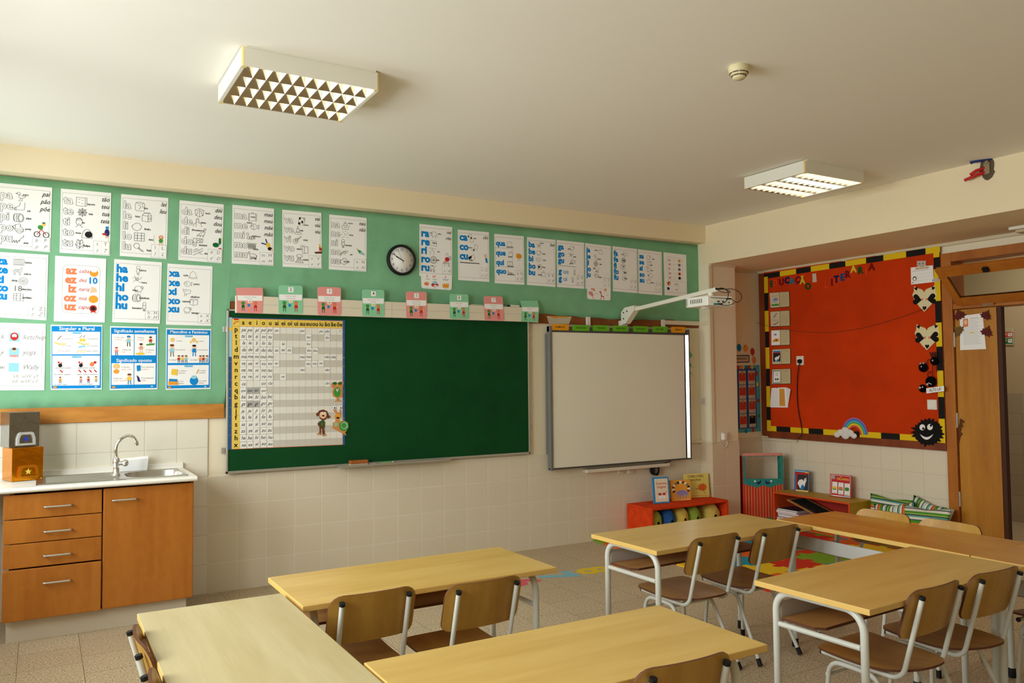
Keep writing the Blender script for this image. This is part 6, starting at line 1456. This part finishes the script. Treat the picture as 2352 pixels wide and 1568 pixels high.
BP = [(((322,398),(463,388),(466,497),(330,507)), 'open book print with a pastel watercolour picture, topmost on the red board', l1, ''),
 (((328,528),(466,519),(468,630),(332,635)), 'open book print with two brown lizards on the red board', l2, ''),
 (((333,656),(466,650),(468,762),(334,768)), 'open book print with an ochre house on the red board', l3, 'Os livros'),
 (((342,790),(470,783),(472,893),(342,897)), 'open book print with a white hen on a dark cover on the red board', l4, 'As ovas do galo'),
 (((342,928),(472,923),(473,1030),(338,1034)), 'open book print with red Destrava Línguas title on the red board', l5, 'Destrava Línguas')]
for c, lb, l, t_ in BP: bookpage(c, lb, l, t_)
s = rsheet((338,1058),(442,1053),(453,1193),(328,1192))
for k in range(11): s.line([(.06,.14+.075*k),(.44,.14+.075*k)],.001,GREYI)
s.rect(.53,.06,.86,.93,mat('leaflet_orange', (224,160,60), .8)); s.up().text('…',.70,.15,.06,BRNI,.01,al='c')
for k in range(8): s.line([(.58,.25+.08*k),(.80,.25+.08*k)],.001,BRNI)
c = [rx(442,1053), rx(487,1066), rx(453,1193), rx(453,1193)]; c[1].x -= .03; c = [Vector((XS-.001 if i != 1 else XS-.03, p.y, p.z)) for i, p in enumerate(c)]
s.mb.add([c[0], c[1], c[2]], [(0,1,2)], PAPER)
for u in (.38,.98): s.up().ell(u,.02,.02,INK)
poster('leaflet', s, 'white leaflet with an orange middle column curling off the red board', 'leaflet')
# socket, plug and its cable
p = rx(540, 868); so = thing('wall_socket', 'white wall socket set in the red fabric with a black plug', 'socket', (XS, p.y, p.z))
MB(WHITE).box(XS-.009, XS+.004, p.y-.043, p.y+.043, p.z-.045, p.z+.045).build('face_plate', so, bevel=.003)
q = rx(534, 873, XS-.02)
MB(BLACK).lathe([(.020, 0), (.022, .012), (.017, .032), (.006, .04)], Matrix.Translation((XS-.009, q.y, q.z)) @ Matrix.Rotation(-PI/2, 4, 'Y'), 0, 16).build('plug', so)
CP = [(533,885,.03),(527,905,.025),(518,980,.014),(515,1100,.012),(522,1200,.012),(540,1300,.013),(549,1355,.02),(545,1385,.04),(524,1409,.045)]
MB(BLACK).tube(spline([rx(a, b, XS-o) for a, b, o in CP]), .0042, seg=8).build('plug_cable', so)
# string hung across the board
SP_ = [rx(90,548,5.30)]; SPt = [(90,548,5.45),(200,590,5.455),(322,632,XS-.006),(500,662,XS-.006),(700,675,XS-.006),(900,655,XS-.006),(1060,620,XS-.006),(1250,562,XS-.006),(1400,508,XS-.006)]
tag(MB(mat('twine', (96,52,30), .9)).tube(spline([rx(a, b, x) for a, b, x in SPt]), .0018, seg=6).build('string'), 'thin brown string sagging across the red board', 'string')
# right hand column of things
s = rsheet((1303,224),(1456,208),(1464,324),(1306,342)); s.line([(.06,.24),(.84,.22)],.002,GREYI); s.rect(.2,.05,.8,.16,AGED); s.line([(.25,.10),(.35,.10)],.003,REDI); s.line([(.7,.1),(.85,.1)],.003,REDI)
s.line([(.28,.48),(.96,.42),(.96,.80),(.28,.84)],.001,LGREY,True); s.line([(.28,.64),(.96,.60)],.001,LGREY); blob(s,.16,.68,.09,.14,INK); blob(s,.16,.70,.06,.10,PAPER); blob(s,.08,.90,.03,.035,GREYI)
poster('worksheet', s, 'white worksheet with a small penguin drawing at the top of the red board', 'worksheet')
def rfig(a0, b0, a1, b1, X=XS): return Sheet([rx(a0,b0,X), rx(a1,b0,X), rx(a1,b1,X), rx(a0,b1,X)], (-1,0,0), None, 0, .0012)
CATP = mat('pale_cat_paper', (196,186,176), .9)
s = rfig(1343,172,1410,222,XS-.002); solid(s, [(.0,.10),(.15,.15),(.5,.10),(.85,.12),(.98,.0),(.95,.45),(1,.7),(.8,.95),(.5,1),(.2,.95),(.02,.7),(.08,.45)], CATP)
blob(s,.32,.52,.07,.08,INK); blob(s,.66,.50,.07,.08,INK); blob(s,.5,.72,.05,.05,PINKI); s.line([(.35,.82),(.5,.78),(.65,.82)],.0015,GREYI)
tag(s.build('paper_cat'), 'pale paper cat head peeking over the worksheet', 'paper figure')
s = rfig(1452,290,1505,328,XS-.003); solid(s, [(.0,.5),(.15,.25),(.6,.2),(.85,.1),(1,.35),(.85,.8),(.3,.9),(.05,.8)], CATP); blob(s,.88,.25,.08,.12,BRNI); blob(s,.05,.65,.05,.08,INK)
tag(s.build('paper_mouse'), 'tiny pale paper mouse at the lower corner of the worksheet', 'paper figure')
def heart(cx_, cy_, w, h, a=0, k=22):
    o = []
    for i in range(k):
        t_ = 2*PI*i/k; x = 16*math.sin(t_)**3/17; y = -(13*math.cos(t_)-5*math.cos(2*t_)-2*math.cos(3*t_)-math.cos(4*t_))/15
        x, y = x*w/2, y*h/2; o.append((cx_+x*math.cos(a)-y*math.sin(a), cy_+x*math.sin(a)+y*math.cos(a)))
    return o
RACP = mat('cream_card', (226,214,170), .85)
for (a0, b0, a1, b1), lb in (((1314,346,1482,530), 'upper black and cream paper raccoon face made of hearts'), ((1330,610,1502,796), 'lower black and cream paper raccoon face made of hearts')):
    s = rfig(a0, b0, a1, b1, XS-.0025)
    solid(s, [(.0,.36),(.06,.25),(.08,.03),(.24,.12),(.40,.16),(.49,.24),(.58,.15),(.74,.09),(.93,.0),(.96,.24),(1,.36),(.94,.52),(.80,.72),(.50,1),(.30,.82),(.08,.55)], RACP)
    s.up(); s.poly(heart(.16,.13,.14,.16,-.3), BLKP); s.poly(heart(.86,.11,.14,.16,.3), BLKP); s.poly(heart(.19,.54,.42,.40,-1.45), BLKP); s.poly(heart(.81,.51,.42,.40,1.45), BLKP); s.poly(heart(.51,.86,.18,.18), BLKP); s.up()
    s.ell(.41,.53,.045,ORI); s.ell(.60,.53,.045,ORI); s.ell(.49,.24,.02,BRNI)
    tag(s.build('paper_raccoon'), lb, 'paper figure')
# black pompom creatures
FUR = mat('black_pompom', (16,16,18), 1, .05); t = NT(FUR); t.bump(t.noise(t.pos(), 220, 3), 1, .01)
def pompom(name, a, b, r, label, extra=None):
    p = rx(a, b, XS-r*.6); o = thing(name, label, 'pompom creature', tuple(p)); rr = random.Random(a)
    m = MB(FUR); m.sphere(p, r*.6, r, r, 0, 22, 14, lambda u, v: 1+rr.uniform(-.06, .06) if abs(v) < 1.5 else 1)
    for k in range(150):
        d = Vector((rr.gauss(0,1), rr.gauss(0,1), rr.gauss(0,1))).normalized(); e = d.orthogonal().normalized()*r*.045; d.x *= .6; q = p+d*r*.93
        m.add([q-e, q+e, p+d*r*rr.uniform(1.03, 1.13)], [(0,1,2)])
    m.build('pompom_body', o)
    if extra: extra(o, p, r)
    return o
def eye(o, p, r, dy, dz, rr_=.25): MB(PAPER).sphere(p+Vector((-r*.56, dy*r, dz*r)), r*.12, r*rr_, r*rr_, 0, 10, 6).build('eye', o); MB(INK).sphere(p+Vector((-r*.66, dy*r*.9, dz*r)), r*.05, r*rr_*.45, r*rr_*.45, 0, 8, 5).build('pupil', o)
def ex1(o, p, r):
    eye(o, p, r, .1, .15, .2)
    for k in range(6): MB(BLACK).tube(spline([p+Vector((0, (k-2.5)*r*.25, r*.8)), p+Vector((-.005, (k-2.5)*r*.33, r*1.6)), p+Vector((-.012, (k-2.5)*r*.36, r*(2.1+.2*(k % 2)))) ]), .0035, seg=6).build('hair_strand', o)
    for sg, pts in ((1, [(.8,.3),(1.7,.35),(1.9,-.5),(1.95,-.7)]), (-1, [(.8,.3),(1.5,.15),(2.1,.1),(2.3,.0)])): MB(BLACK).tube(spline([p+Vector((0, sg*y*r, z*r)) for y, z in pts]), .003, seg=6).build('arm', o)
    for sg in (1, -1): MB(BLACK).tube(spline([p+Vector((0, sg*.45*r, -.8*r)), p+Vector((-.003, sg*.5*r, -1.7*r)), p+Vector((-.003, sg*.5*r, -2.5*r)), p+Vector((-.01, sg*.5*r-.2*r, -2.65*r))]), .003, seg=6).build('leg', o)
def ex2(o, p, r):
    eye(o, p, r, .05, .2, .16); m = MB(mat('pink_bow', (190,150,170), .8)); m.sphere(p+Vector((-r*.4, -.35*r, r*.95)), .004, r*.3, r*.2, 0, 8, 6); m.sphere(p+Vector((-r*.4, .35*r, r*.9)), .004, r*.3, r*.2, 0, 8, 6); m.build('bow', o)
def ex3(o, p, r):
    MB(BLACK).tube(spline([p+Vector((0, .5*r, .8*r)), p+Vector((0, .55*r, 1.5*r)), p+Vector((0, .1*r, 1.9*r)), p+Vector((0, -.35*r, 1.5*r)), p+Vector((0, -.3*r, 1.0*r))]), .003, seg=6).build('hanging_loop', o)
    MB(PAPER).tube([p+Vector((-r*.62, .1*r, -.2*r)), p+Vector((-r*.56, -.5*r, -.5*r))], .003, seg=6).build('mouth', o); eye(o, p, r, .35, -.5, .2)
def ex4(o, p, r): eye(o, p, r, .35, .2, .28); eye(o, p, r, -.35, .35, .2)
pompom('pompom_creature', 1466, 872, .034, 'black pompom creature with long arms and legs and upright hair on the red board', ex1)
pompom('pompom_creature', 1388, 916, .038, 'black pompom creature with a pink bow on the red board', ex2)
pompom('pompom_creature', 1441, 1014, .044, 'black pompom creature with a loop on top, touching the ALTO LÁ! sign', ex3)
pompom('pompom_creature', 1384, 1061, .033, 'small black pompom creature with white eyes left of the ALTO LÁ! sign' if False else 'small black pompom creature with two white eyes beside the ALTO LÁ! sign', ex4)
s = rsheet((1410,1060),(1533,1043),(1535,1080),(1412,1096), None, XS-.056); s.text('ALTO LÁ!', .5, .52, .78, INK, .012, al='c', sx=.72)
poster('paper_sign', s, 'white strip sign reading ALTO LÁ! at the edge of the red board', 'sign')
p = rx(1455, 1173); so = thing('light_switch', 'square cream light switch low on the red board', 'switch', (XS, p.y, p.z))
MB(WHITE).box(XS-.009, XS+.004, p.y-.042, p.y+.042, p.z-.042, p.z+.042).build('plate', so, bevel=.003); MB(KWHITE).box(XS-.013, XS-.009, p.y-.033, p.y+.033, p.z-.030, p.z+.033).build('rocker', so, bevel=.002)
# big spiky black paper monster
s = rfig(1300,1258,1532,1470,XS-.003); rr = random.Random(5); ring = []
N = 46
for k in range(N):
    an = 2*PI*k/N; base = .40+rr.uniform(-.015, .015); ext = rr.uniform(.03, .10) if k % 2 else 0
    if k % 2 and (2.6 < an < 3.6): ext += .07
    ring.append((.54+(base+ext)*math.cos(an), .50+(base+ext)*1.0*math.sin(an)))
solid(s, ring, BLKP, .003); s.base = 0.003 if s.base < .003 else s.base
s.up(); 
for u, v, pu, pv in ((.37,.34,.40,.38),(.60,.33,.63,.28)): s.ell(u, v, .085, PAPER, .10); s.up().ell(pu, pv, .035, INK, .042)
mo = [(.30+.40*k/10, .56+.10*math.sin(PI*k/10)) for k in range(11)]; mo2 = [(.30+.40*k/10, .56+.185*math.sin(PI*k/10)**.8) for k in range(10, -1, -1)]
s.up().poly(mo+mo2, PAPER)
tag(s.build('paper_monster'), 'large spiky black paper monster with a white grin at the board corner', 'paper figure')
# rainbow and cloud
rbw = thing('paper_rainbow', 'paper rainbow with a white cloud at the bottom of the red board', 'paper figure', tuple(rx(918, 1350, XS-.006)))
c = rx(905, 1405, XS-.005); RB = [((176,110,170),1.0),((70,110,190),.93),((70,170,210),.84),((90,170,80),.75),((236,200,50),.66),((222,110,40),.57),((190,40,40),.48)]
p0, p1 = rx(828, 1352, XS-.005), rx(1006, 1404, XS-.005); ctr = (p0+p1)/2; R_ = abs(p0.y-p1.y)/2*1.02; ctr.z = .908
for k, (col_, r0) in enumerate(RB):
    r1 = RB[k+1][1] if k < 6 else .40; ring = []
    for i in range(25): a = PI*.02+PI*.97*i/24; ring.append((ctr.x-.0008*k, ctr.y-R_*r0*math.cos(a), ctr.z+R_*1.15*r0*math.sin(a)))
    for i in range(24, -1, -1): a = PI*.02+PI*.97*i/24; ring.append((ctr.x-.0008*k, ctr.y-R_*r1*math.cos(a), ctr.z+R_*1.15*r1*math.sin(a)))
    MB(mat('rainbow_%d' % k, col_, .8)).prism(ring, (-.002, 0, 0)).build('colour_band', rbw)
m = MB(mat('cloud_fluff', (226,222,216), 1, .05)); q = rx(850, 1378, XS-.02)
for dy, dz, r in ((.09,-.01,.034),(.05,.012,.04),(0,.03,.046),(-.05,.012,.042),(-.09,-.01,.032),(0,-.01,.045)): m.sphere((q.x, q.y+dy, q.z+dz), .016, r, r*.8)
m.build('cloud', rbw)
# typed sheet with maple leaves on the door leaf
XD = XW-.0125
s = Sheet([onX(*R2(a, b), XD) for a, b in ((1680,545),(1798,539),(1822,790),(1645,795))], (-1,0,0), None, 0, .0012)
c = [onX(*R2(a, b), XD) for a, b in ((1643,560),(1800,540),(1824,788),(1645,796))]; s = Sheet(c, (-1,0,0), PAPER, 0, .0012)
for k in range(22): s.line([(.14+(.26 if k < 6 else 0),.15+.033*k),(.86-.06*((k*5) % 3),.15+.033*k)],.0011,GREYI)
s.rect(.14,.10,.36,.33,ORI); s.line([(.45,.11),(.8,.11)],.0022,BRNI); s.up(); blob(s,.25,.2,.07,.07,SKIN); s.rect(.4,.5,.6,.53,YELI)
poster('typed_sheet', s, 'typed white sheet with a small photo pinned on the door leaf', 'paper')
MAP = [mat('maple_leaf_a', (100,34,30), .8), mat('maple_leaf_b', (124,92,44), .8)]
def maple(a, b, sz, rot, m, label):
    p = onX(*R2(a, b), XD-.004); ring = []
    for k, (ang, r) in enumerate([(-90,.5),(-70,.32),(-40,.75),(-30,.55),(-5,.95),(10,.6),(28,.8),(40,.55),(60,.7),(70,.62),(90,1.05),(110,.62),(120,.7),(140,.55),(152,.8),(170,.6),(185,.95),(210,.55),(220,.75),(250,.32)]):
        an = math.radians(ang)+rot; ring.append((p.x-.006*(k % 2), p.y-sz*r*math.cos(an), p.z+sz*r*math.sin(an)))
    mb = MB(m); c_ = (p.x+.001, p.y, p.z); n = len(ring); mb.add(ring+[c_], [(i, (i+1) % n, n) for i in range(n)])
    o = mb.build('maple_leaf'); o.modifiers.new('leaf', 'SOLIDIFY').thickness = .001
    tag(o, label, 'leaf', 'dried maple leaves around the typed sheet')
maple(1643,560,.062,.3,MAP[0],'dark red maple leaf at the typed sheet corner nearest the red board')
maple(1822,560,.055,-.5,MAP[0],'dark red maple leaf at the upper typed sheet corner by the corridor')
maple(1640,665,.058,.9,MAP[1],'brown curled maple leaf at the side of the typed sheet facing the red board')
maple(1828,675,.06,-.4,MAP[0],'dark red dried maple leaf at the middle edge of the typed sheet, nearest the corridor')
TWG = mat('twig_brown', (110,62,28), .9)
tw = MB(TWG); tp_ = [onX(*R2(a, b), XD-.008) for a, b in ((1632,1530),(1628,1460),(1640,1400),(1640,1330),(1648,1280))]
tw.tube(spline(tp_), .004, seg=6)
for a, b, c_, d in ((1640,1400,1632,1330),(1640,1370,1655,1320),(1642,1350,1628,1310),(1644,1320,1662,1290),(1640,1400,1652,1372)): tw.tube([onX(*R2(a, b), XD-.008), onX(*R2(c_, d), XD-.012)], .003, seg=5)
for a, b in ((1632,1330),(1655,1320),(1662,1290),(1648,1280),(1650,1375),(1640,1345)): tw.sphere(onX(*R2(a, b), XD-.010), .006, .009, .012, 0, 8, 5)
tag(tw.build('dried_twig'), 'dried brown twig hanging low on the door leaf', 'twig')
# corridor safety sign
p = onX(*R2(1930,650), 7.289); s = Sheet([onX(*R2(a, b), 7.289) for a, b in ((1928,648),(2017,648),(2017,760),(1932,760))], (-1,0,0), mat('sign_cream', (206,200,170), .7), 0, .003)
s.rect(.03,.20,.93,.52,REDI); s.rect(.03,.56,.93,.94,mat('sign_green', (20,110,60), .7)); s.up(); s.rect(.55,.26,.88,.46,PAPER); s.rect(.55,.62,.88,.86,PAPER); s.up().text('Em caso de incêndio', .48, .07, .075, BRNI, 0, al='c'); s.text('use as escadas', .48, .15, .075, BRNI, 0, al='c')
for v in (.28,.34,.40,.64,.70,.76): s.line([(.08,v),(.48,v)],.003,CREAMC)
for v in (.30,.66): s.line([(.62,v),(.72,v+.05),(.80,v+.10)],.006,REDI if v < .5 else GRNI)
poster('safety_sign', s, 'red and green safety sign on the corridor wall beyond the door', 'sign')

# ---------------------------------------------------------------- posters on the recessed wall beside the column
YR = .0585
def rw(a, b, Y=YR): return onY(*zf(1660, 760, 6.03)(a, b), Y)
def rws(c, m, y=YR, rad=0): return Sheet([rw(*q, y) for q in c], (0,-1,0), m, 0, .0015, rad)
BP_ = mat('poster_blue', (44,78,150), .8); TQ = mat('poster_turquoise', (90,170,180), .8)
s = rws(((150,478),(505,470),(525,1385),(170,1412)), TQ); s.rect(.0,.045,.86,.945,BP_); s.up()
RCARD = mat('calendar_red', (206,62,34), .8); CC = mat('calendar_card', (208,196,180), .85)
for r_ in range(4):
    for q in range(2):
        u0, v0 = .19+.36*q, .08+.215*r_; s.rect(u0, v0, u0+.265, v0+.205, CC); s.up(); s.rect(u0+.01, v0+.035, u0+.255, v0+.155, RCARD if not (r_ == 3 and q == 1) else INK); s.line([(u0+.06,v0+.017),(u0+.2,v0+.017)],.004,INK); s.line([(u0+.12,v0+.18),(u0+.24,v0+.18)],.003,GREYI)
        for k in range(3): s.ell(u0+.06+.07*k, v0+.055, .025, (GRNI,OCHI,BRNI)[k], .008)
        s.lay -= 1
for k, (u, c_) in enumerate(((.15,REDI),(.26,PINKI),(.36,YELI),(.48,BLUEI),(.58,REDI),(.71,YELI))): s.up().ell(u, .03, .05, c_, .028); s.text(str(k+1), u, .03, .035, INK, .01, al='c')
for u, v, c_ in ((.88,.13,REDI),(.90,.29,YELI),(.92,.54,REDI),(.93,.77,GRNI),(.42,.985,BLUEI),(.70,.975,REDI)): s.up().ell(u, v, .05, c_, .032)
poster('birthday_calendar', s, 'blue wall chart with eight red picture cards beside the column', 'wall chart')
s = rws(((140,335),(368,330),(368,436),(140,440)), NAVI); s.rect(.04,.13,.95,.88,mat('label_cream', (206,184,160), .85)); s.up().text('ANIVERSÁRIOS', .52, .5, .42, INK, .015, al='c', sx=.72)
poster('title_card', s, 'blue edged title card above the blue wall chart', 'card')
for a, b, c_, lb in ((225,228,BLUEI,'blue paper balloon above the wall chart, nearest the column'),(315,238,OCHI,'ochre paper balloon above the title card'),(408,285,REDI,'crimson paper balloon beside the title card, the higher one'),(428,400,ORI,'orange paper balloon beside the title card, the lower one')):
    p = rw(a, b); m = MB(c_); m.sphere((p.x, YR-.004, p.z), .030, .004, .038, 0, 14, 9); m.add([(p.x-.006, YR-.004, p.z-.048), (p.x+.006, YR-.004, p.z-.048), (p.x, YR-.004, p.z-.034)], [(0,1,2)])
    tag(m.build('paper_balloon'), lb, 'balloon', 'paper balloons around the wall chart')

# ---------------------------------------------------------------- ceiling things
LCREAM = mat('lamp_cream', (230,226,212), .45, .4); LCORN = mat('lamp_corner', (228,206,140), .5, .4); MIRR = mat('reflector_aluminium', (216,206,186), .14, .5, 1); FIN = mat('louvre_white', (250,246,232), .4, .4)
TUBEG = mat('fluorescent_tube', (246,246,240), .3, .4, 0, **{'Emission Color': (1,.93,.74,1), 'Emission Strength': 24.0}); TUBEC = mat('fluorescent_tube_cool', (240,246,250), .3, .4, 0, **{'Emission Color': (.72,.92,1,1), 'Emission Strength': 21.0})
def ceiling_lamp(loc, label):
    r = thing('ceiling_lamp', label, 'ceiling lamp', (0, 0, 0), 'louvred ceiling lamps')
    LX, LY, H_ = .318, .276, .090
    f = MB(LCREAM)
    f.box(-LX+.012, LX-.012, -LY, -LY+.006, -H_, -.008); f.box(-LX+.012, LX-.012, LY-.006, LY, -H_, -.008); f.box(-LX, -LX+.006, -LY+.012, LY-.012, -H_, -.008); f.box(LX-.006, LX, -LY+.012, LY-.012, -H_, -.008)
    for x0, x1, y0, y1 in ((-LX+.006, -LX+.016, -LY+.006, LY-.006), (LX-.016, LX-.006, -LY+.006, LY-.006)): f.box(x0, x1, y0, y1, -H_, -H_+.004)
    f.build('housing', r)
    for sx in (-1, 1):
        for sy in (-1, 1):
            MB(LCORN).lathe([(.0125, -H_-.001), (.0125, -.007)], Matrix.Translation((sx*(LX-.0125), sy*(LY-.0125), 0)), 0, 16).build('corner_post', r)
    MB(LCREAM).box(-LX+.02, LX-.02, -LY-.004, LY+.004, -.0078, 0).build('back_plate', r)
    MB(MIRR).box(-LX+.008, LX-.008, -LY+.008, LY-.008, -.012, -.0085).build('reflector', r)
    pit = (2*LY-.012)/4; zb, zt = -H_+.002, -H_+.050
    for k in range(5):
        y = -LY+.006+pit*k; w = .024
        y0, y1 = max(-LY+.0065, y-w), min(LY-.0065, y+w); ym = min(max(y, -LY+.0075), LY-.0075)
        MB(MIRR).prism([(-LX+.017, ym-.001, zb), (-LX+.017, ym+.001, zb), (-LX+.017, y1, zt), (-LX+.017, y0, zt)], (2*LX-.034, 0, 0)).build('side_reflector', r)
    nf = 10; px_ = (2*LX-.034)/nf
    for k in range(nf+1):
        x = -LX+.017+px_*k; w = .0065
        x0, x1 = max(-LX+.0165, x-w), min(LX-.0165, x+w); xm = min(max(x, -LX+.0185), LX-.0185)
        m = MB(FIN)
        for q in range(4):
            ya, yb = -LY+.006+pit*q, -LY+.006+pit*(q+1)
            m.hexa([(xm-.0008, ya+.0012, zb+.0005), (xm+.0008, ya+.0012, zb+.0005), (xm+.0008, yb-.0012, zb+.0005), (xm-.0008, yb-.0012, zb+.0005), (x0, ya+.0235, zt-.001), (x1, ya+.0235, zt-.001), (x1, yb-.0235, zt-.001), (x0, yb-.0235, zt-.001)])
        m.build('louvre_fin', r)
    for q in range(4):
        y = -LY+.006+pit*(q+.5); MB(TUBEC if q == 1 else TUBEG).tube([(-LX+.03, y, -.028), (LX-.03, y, -.028)], .012, seg=12).build('tube', r)
    r.location = loc
    return r
l0 = ceiling_lamp((.048, -2.06, ZC), 'square louvred ceiling lamp over the green display board')
dup(l0, (3.765, -1.975, ZC), 0, 'square louvred ceiling lamp near the beam, over the whiteboard side')
sdc = onZ(1697, 165, 2.90); sd = thing('smoke_detector', 'round cream smoke detector on the ceiling', 'smoke detector', (sdc.x, sdc.y, ZC))
SDM = mat('detector_cream', (224,212,170), .5, .4)
k = .88
MB(SDM).lathe([(.052*k, 0), (.055*k, -.006), (.055*k, -.018), (.052*k, -.022), (.052*k, -.030), (.042*k, -.040)], Matrix.Translation((sdc.x, sdc.y, ZC)), 0, 32).build('base', sd)
MB(SDM).lathe([(.040*k, -.040), (.037*k, -.046), (.034*k, -.055), (.028*k, -.060), (.001, -.062)], Matrix.Translation((sdc.x, sdc.y, ZC)), 0, 32).build('cap', sd)
m = MB(mat('detector_slot', (84,66,30), .8))
for ring_r, z in ((.0475*k, -.0335), (.0375*k, -.0465)):
    for q in range(8):
        a0 = q*PI/4+.06; pts = [(sdc.x+ring_r*math.cos(a0+i*.112), sdc.y+ring_r*math.sin(a0+i*.112), ZC+z) for i in range(7)]
        m.tube(pts, .0028, seg=6)
m.build('air_slots', sd)
# clamps and ragged hole in the side beam
p = onX(2262, 385, XC); cl = thing('pipe_clamps', 'blue and red clamps sticking out of a hole in the beam', 'clamps', (XC, p.y, p.z))
rr = random.Random(3); m = MB(mat('rough_mortar', (96,84,64), .95)); ring = [(XC-.0008, p.y-.02-(.05+rr.uniform(-.012, .012))*math.cos(a*PI/10), p.z-.005+(.075+rr.uniform(-.014, .014))*math.sin(a*PI/10)) for a in range(20)]
m.prism(ring, (-.004, 0, 0)); m.build('ragged_hole', cl)
m = MB(mat('steel_bits', (150,130,100), .6, .4)); m.box(XC-.02, XC-.004, p.y-.04, p.y+.0, p.z-.05, p.z+.03); m.box(XC-.03, XC-.004, p.y-.035, p.y-.015, p.z+.02, p.z+.06); m.build('fixing', cl, bevel=.004)
BLC = mat('clamp_blue', (30,50,110), .5); RDC = mat('clamp_red', (190,24,30), .5)
MB(BLC).tube([(XC-.01, p.y-.05, p.z+.055), (XC-.06, p.y+.03, p.z+.05), (XC-.065, p.y+.06, p.z+.045)], .016, seg=10).build('blue_clamp', cl)
for dz, ln in ((-.02, .07), (-.05, .11)): MB(RDC).tube([(XC-.012, p.y-.005, p.z+dz+.015), (XC-.05, p.y+.03, p.z+dz), (XC-.055, p.y+ln, p.z+dz-.02)], .011, seg=10).build('red_clamp', cl)
# fluorescent batten under the beam by the door
bl = thing('fluorescent_batten', 'long fluorescent lamp fixed under the beam above the door', 'wall lamp', (5.25, -3.2, 2.548))
MB(LCREAM).box(5.20, 5.30, -4.0, -2.64, 2.525, 2.547).build('batten', bl, bevel=.003)
MB(mat('batten_diffuser', (196,178,140), .4, .4)).box(5.205, 5.295, -3.98, -2.68, 2.497, 2.525).build('diffuser', bl, bevel=.01)

# ---------------------------------------------------------------- daylight through the windows, camera
def area(name, loc, rot, sx, sy, power, col):
    l = bpy.data.lights.new(name, 'AREA'); l.shape = 'RECTANGLE'; l.size = sx; l.size_y = sy; l.energy = power; l.color = col
    o = bpy.data.objects.new(name, l); COL.objects.link(o); o.location = loc; o.rotation_euler = rot; return o
DAY = (.92, .98, .97)
for i, (a, b) in enumerate(WINS):
    area('daylight', (XL-1.1, (a+b)/2, 2.05), (0, -PI/2+.10, 0), 2.3, b-a, POW[i], DAY)
area('corridor_light', (6.5, -2.2, 2.85), (0, 0, 0), .5, 1.2, 14, (1, .92, .78))
w = bpy.data.worlds.new('sky'); SC.world = w; w.use_nodes = True
w.node_tree.nodes['Background'].inputs[0].default_value = (.75, .85, 1, 1); w.node_tree.nodes['Background'].inputs[1].default_value = .6
cd = bpy.data.cameras.new('camera'); cd.sensor_width = 36; cd.sensor_fit = 'HORIZONTAL'; cd.lens = 36*FPX/2352; cd.clip_start = .05
co = bpy.data.objects.new('camera', cd); COL.objects.link(co)
Mx = Matrix((CR, CU, -CF)).transposed().to_4x4(); Mx.translation = CAM; co.matrix_world = Mx
SC.camera = co
SC.view_settings.view_transform = 'Standard'; SC.view_settings.look = 'None'; SC.view_settings.gamma = 1; SC.view_settings.use_curve_mapping = False
SC.view_settings.exposure = EXPO
SC.cycles.max_bounces = 10; SC.cycles.diffuse_bounces = 6; SC.cycles.use_denoising = True
SC.cycles.caustics_reflective = False; SC.cycles.caustics_refractive = False
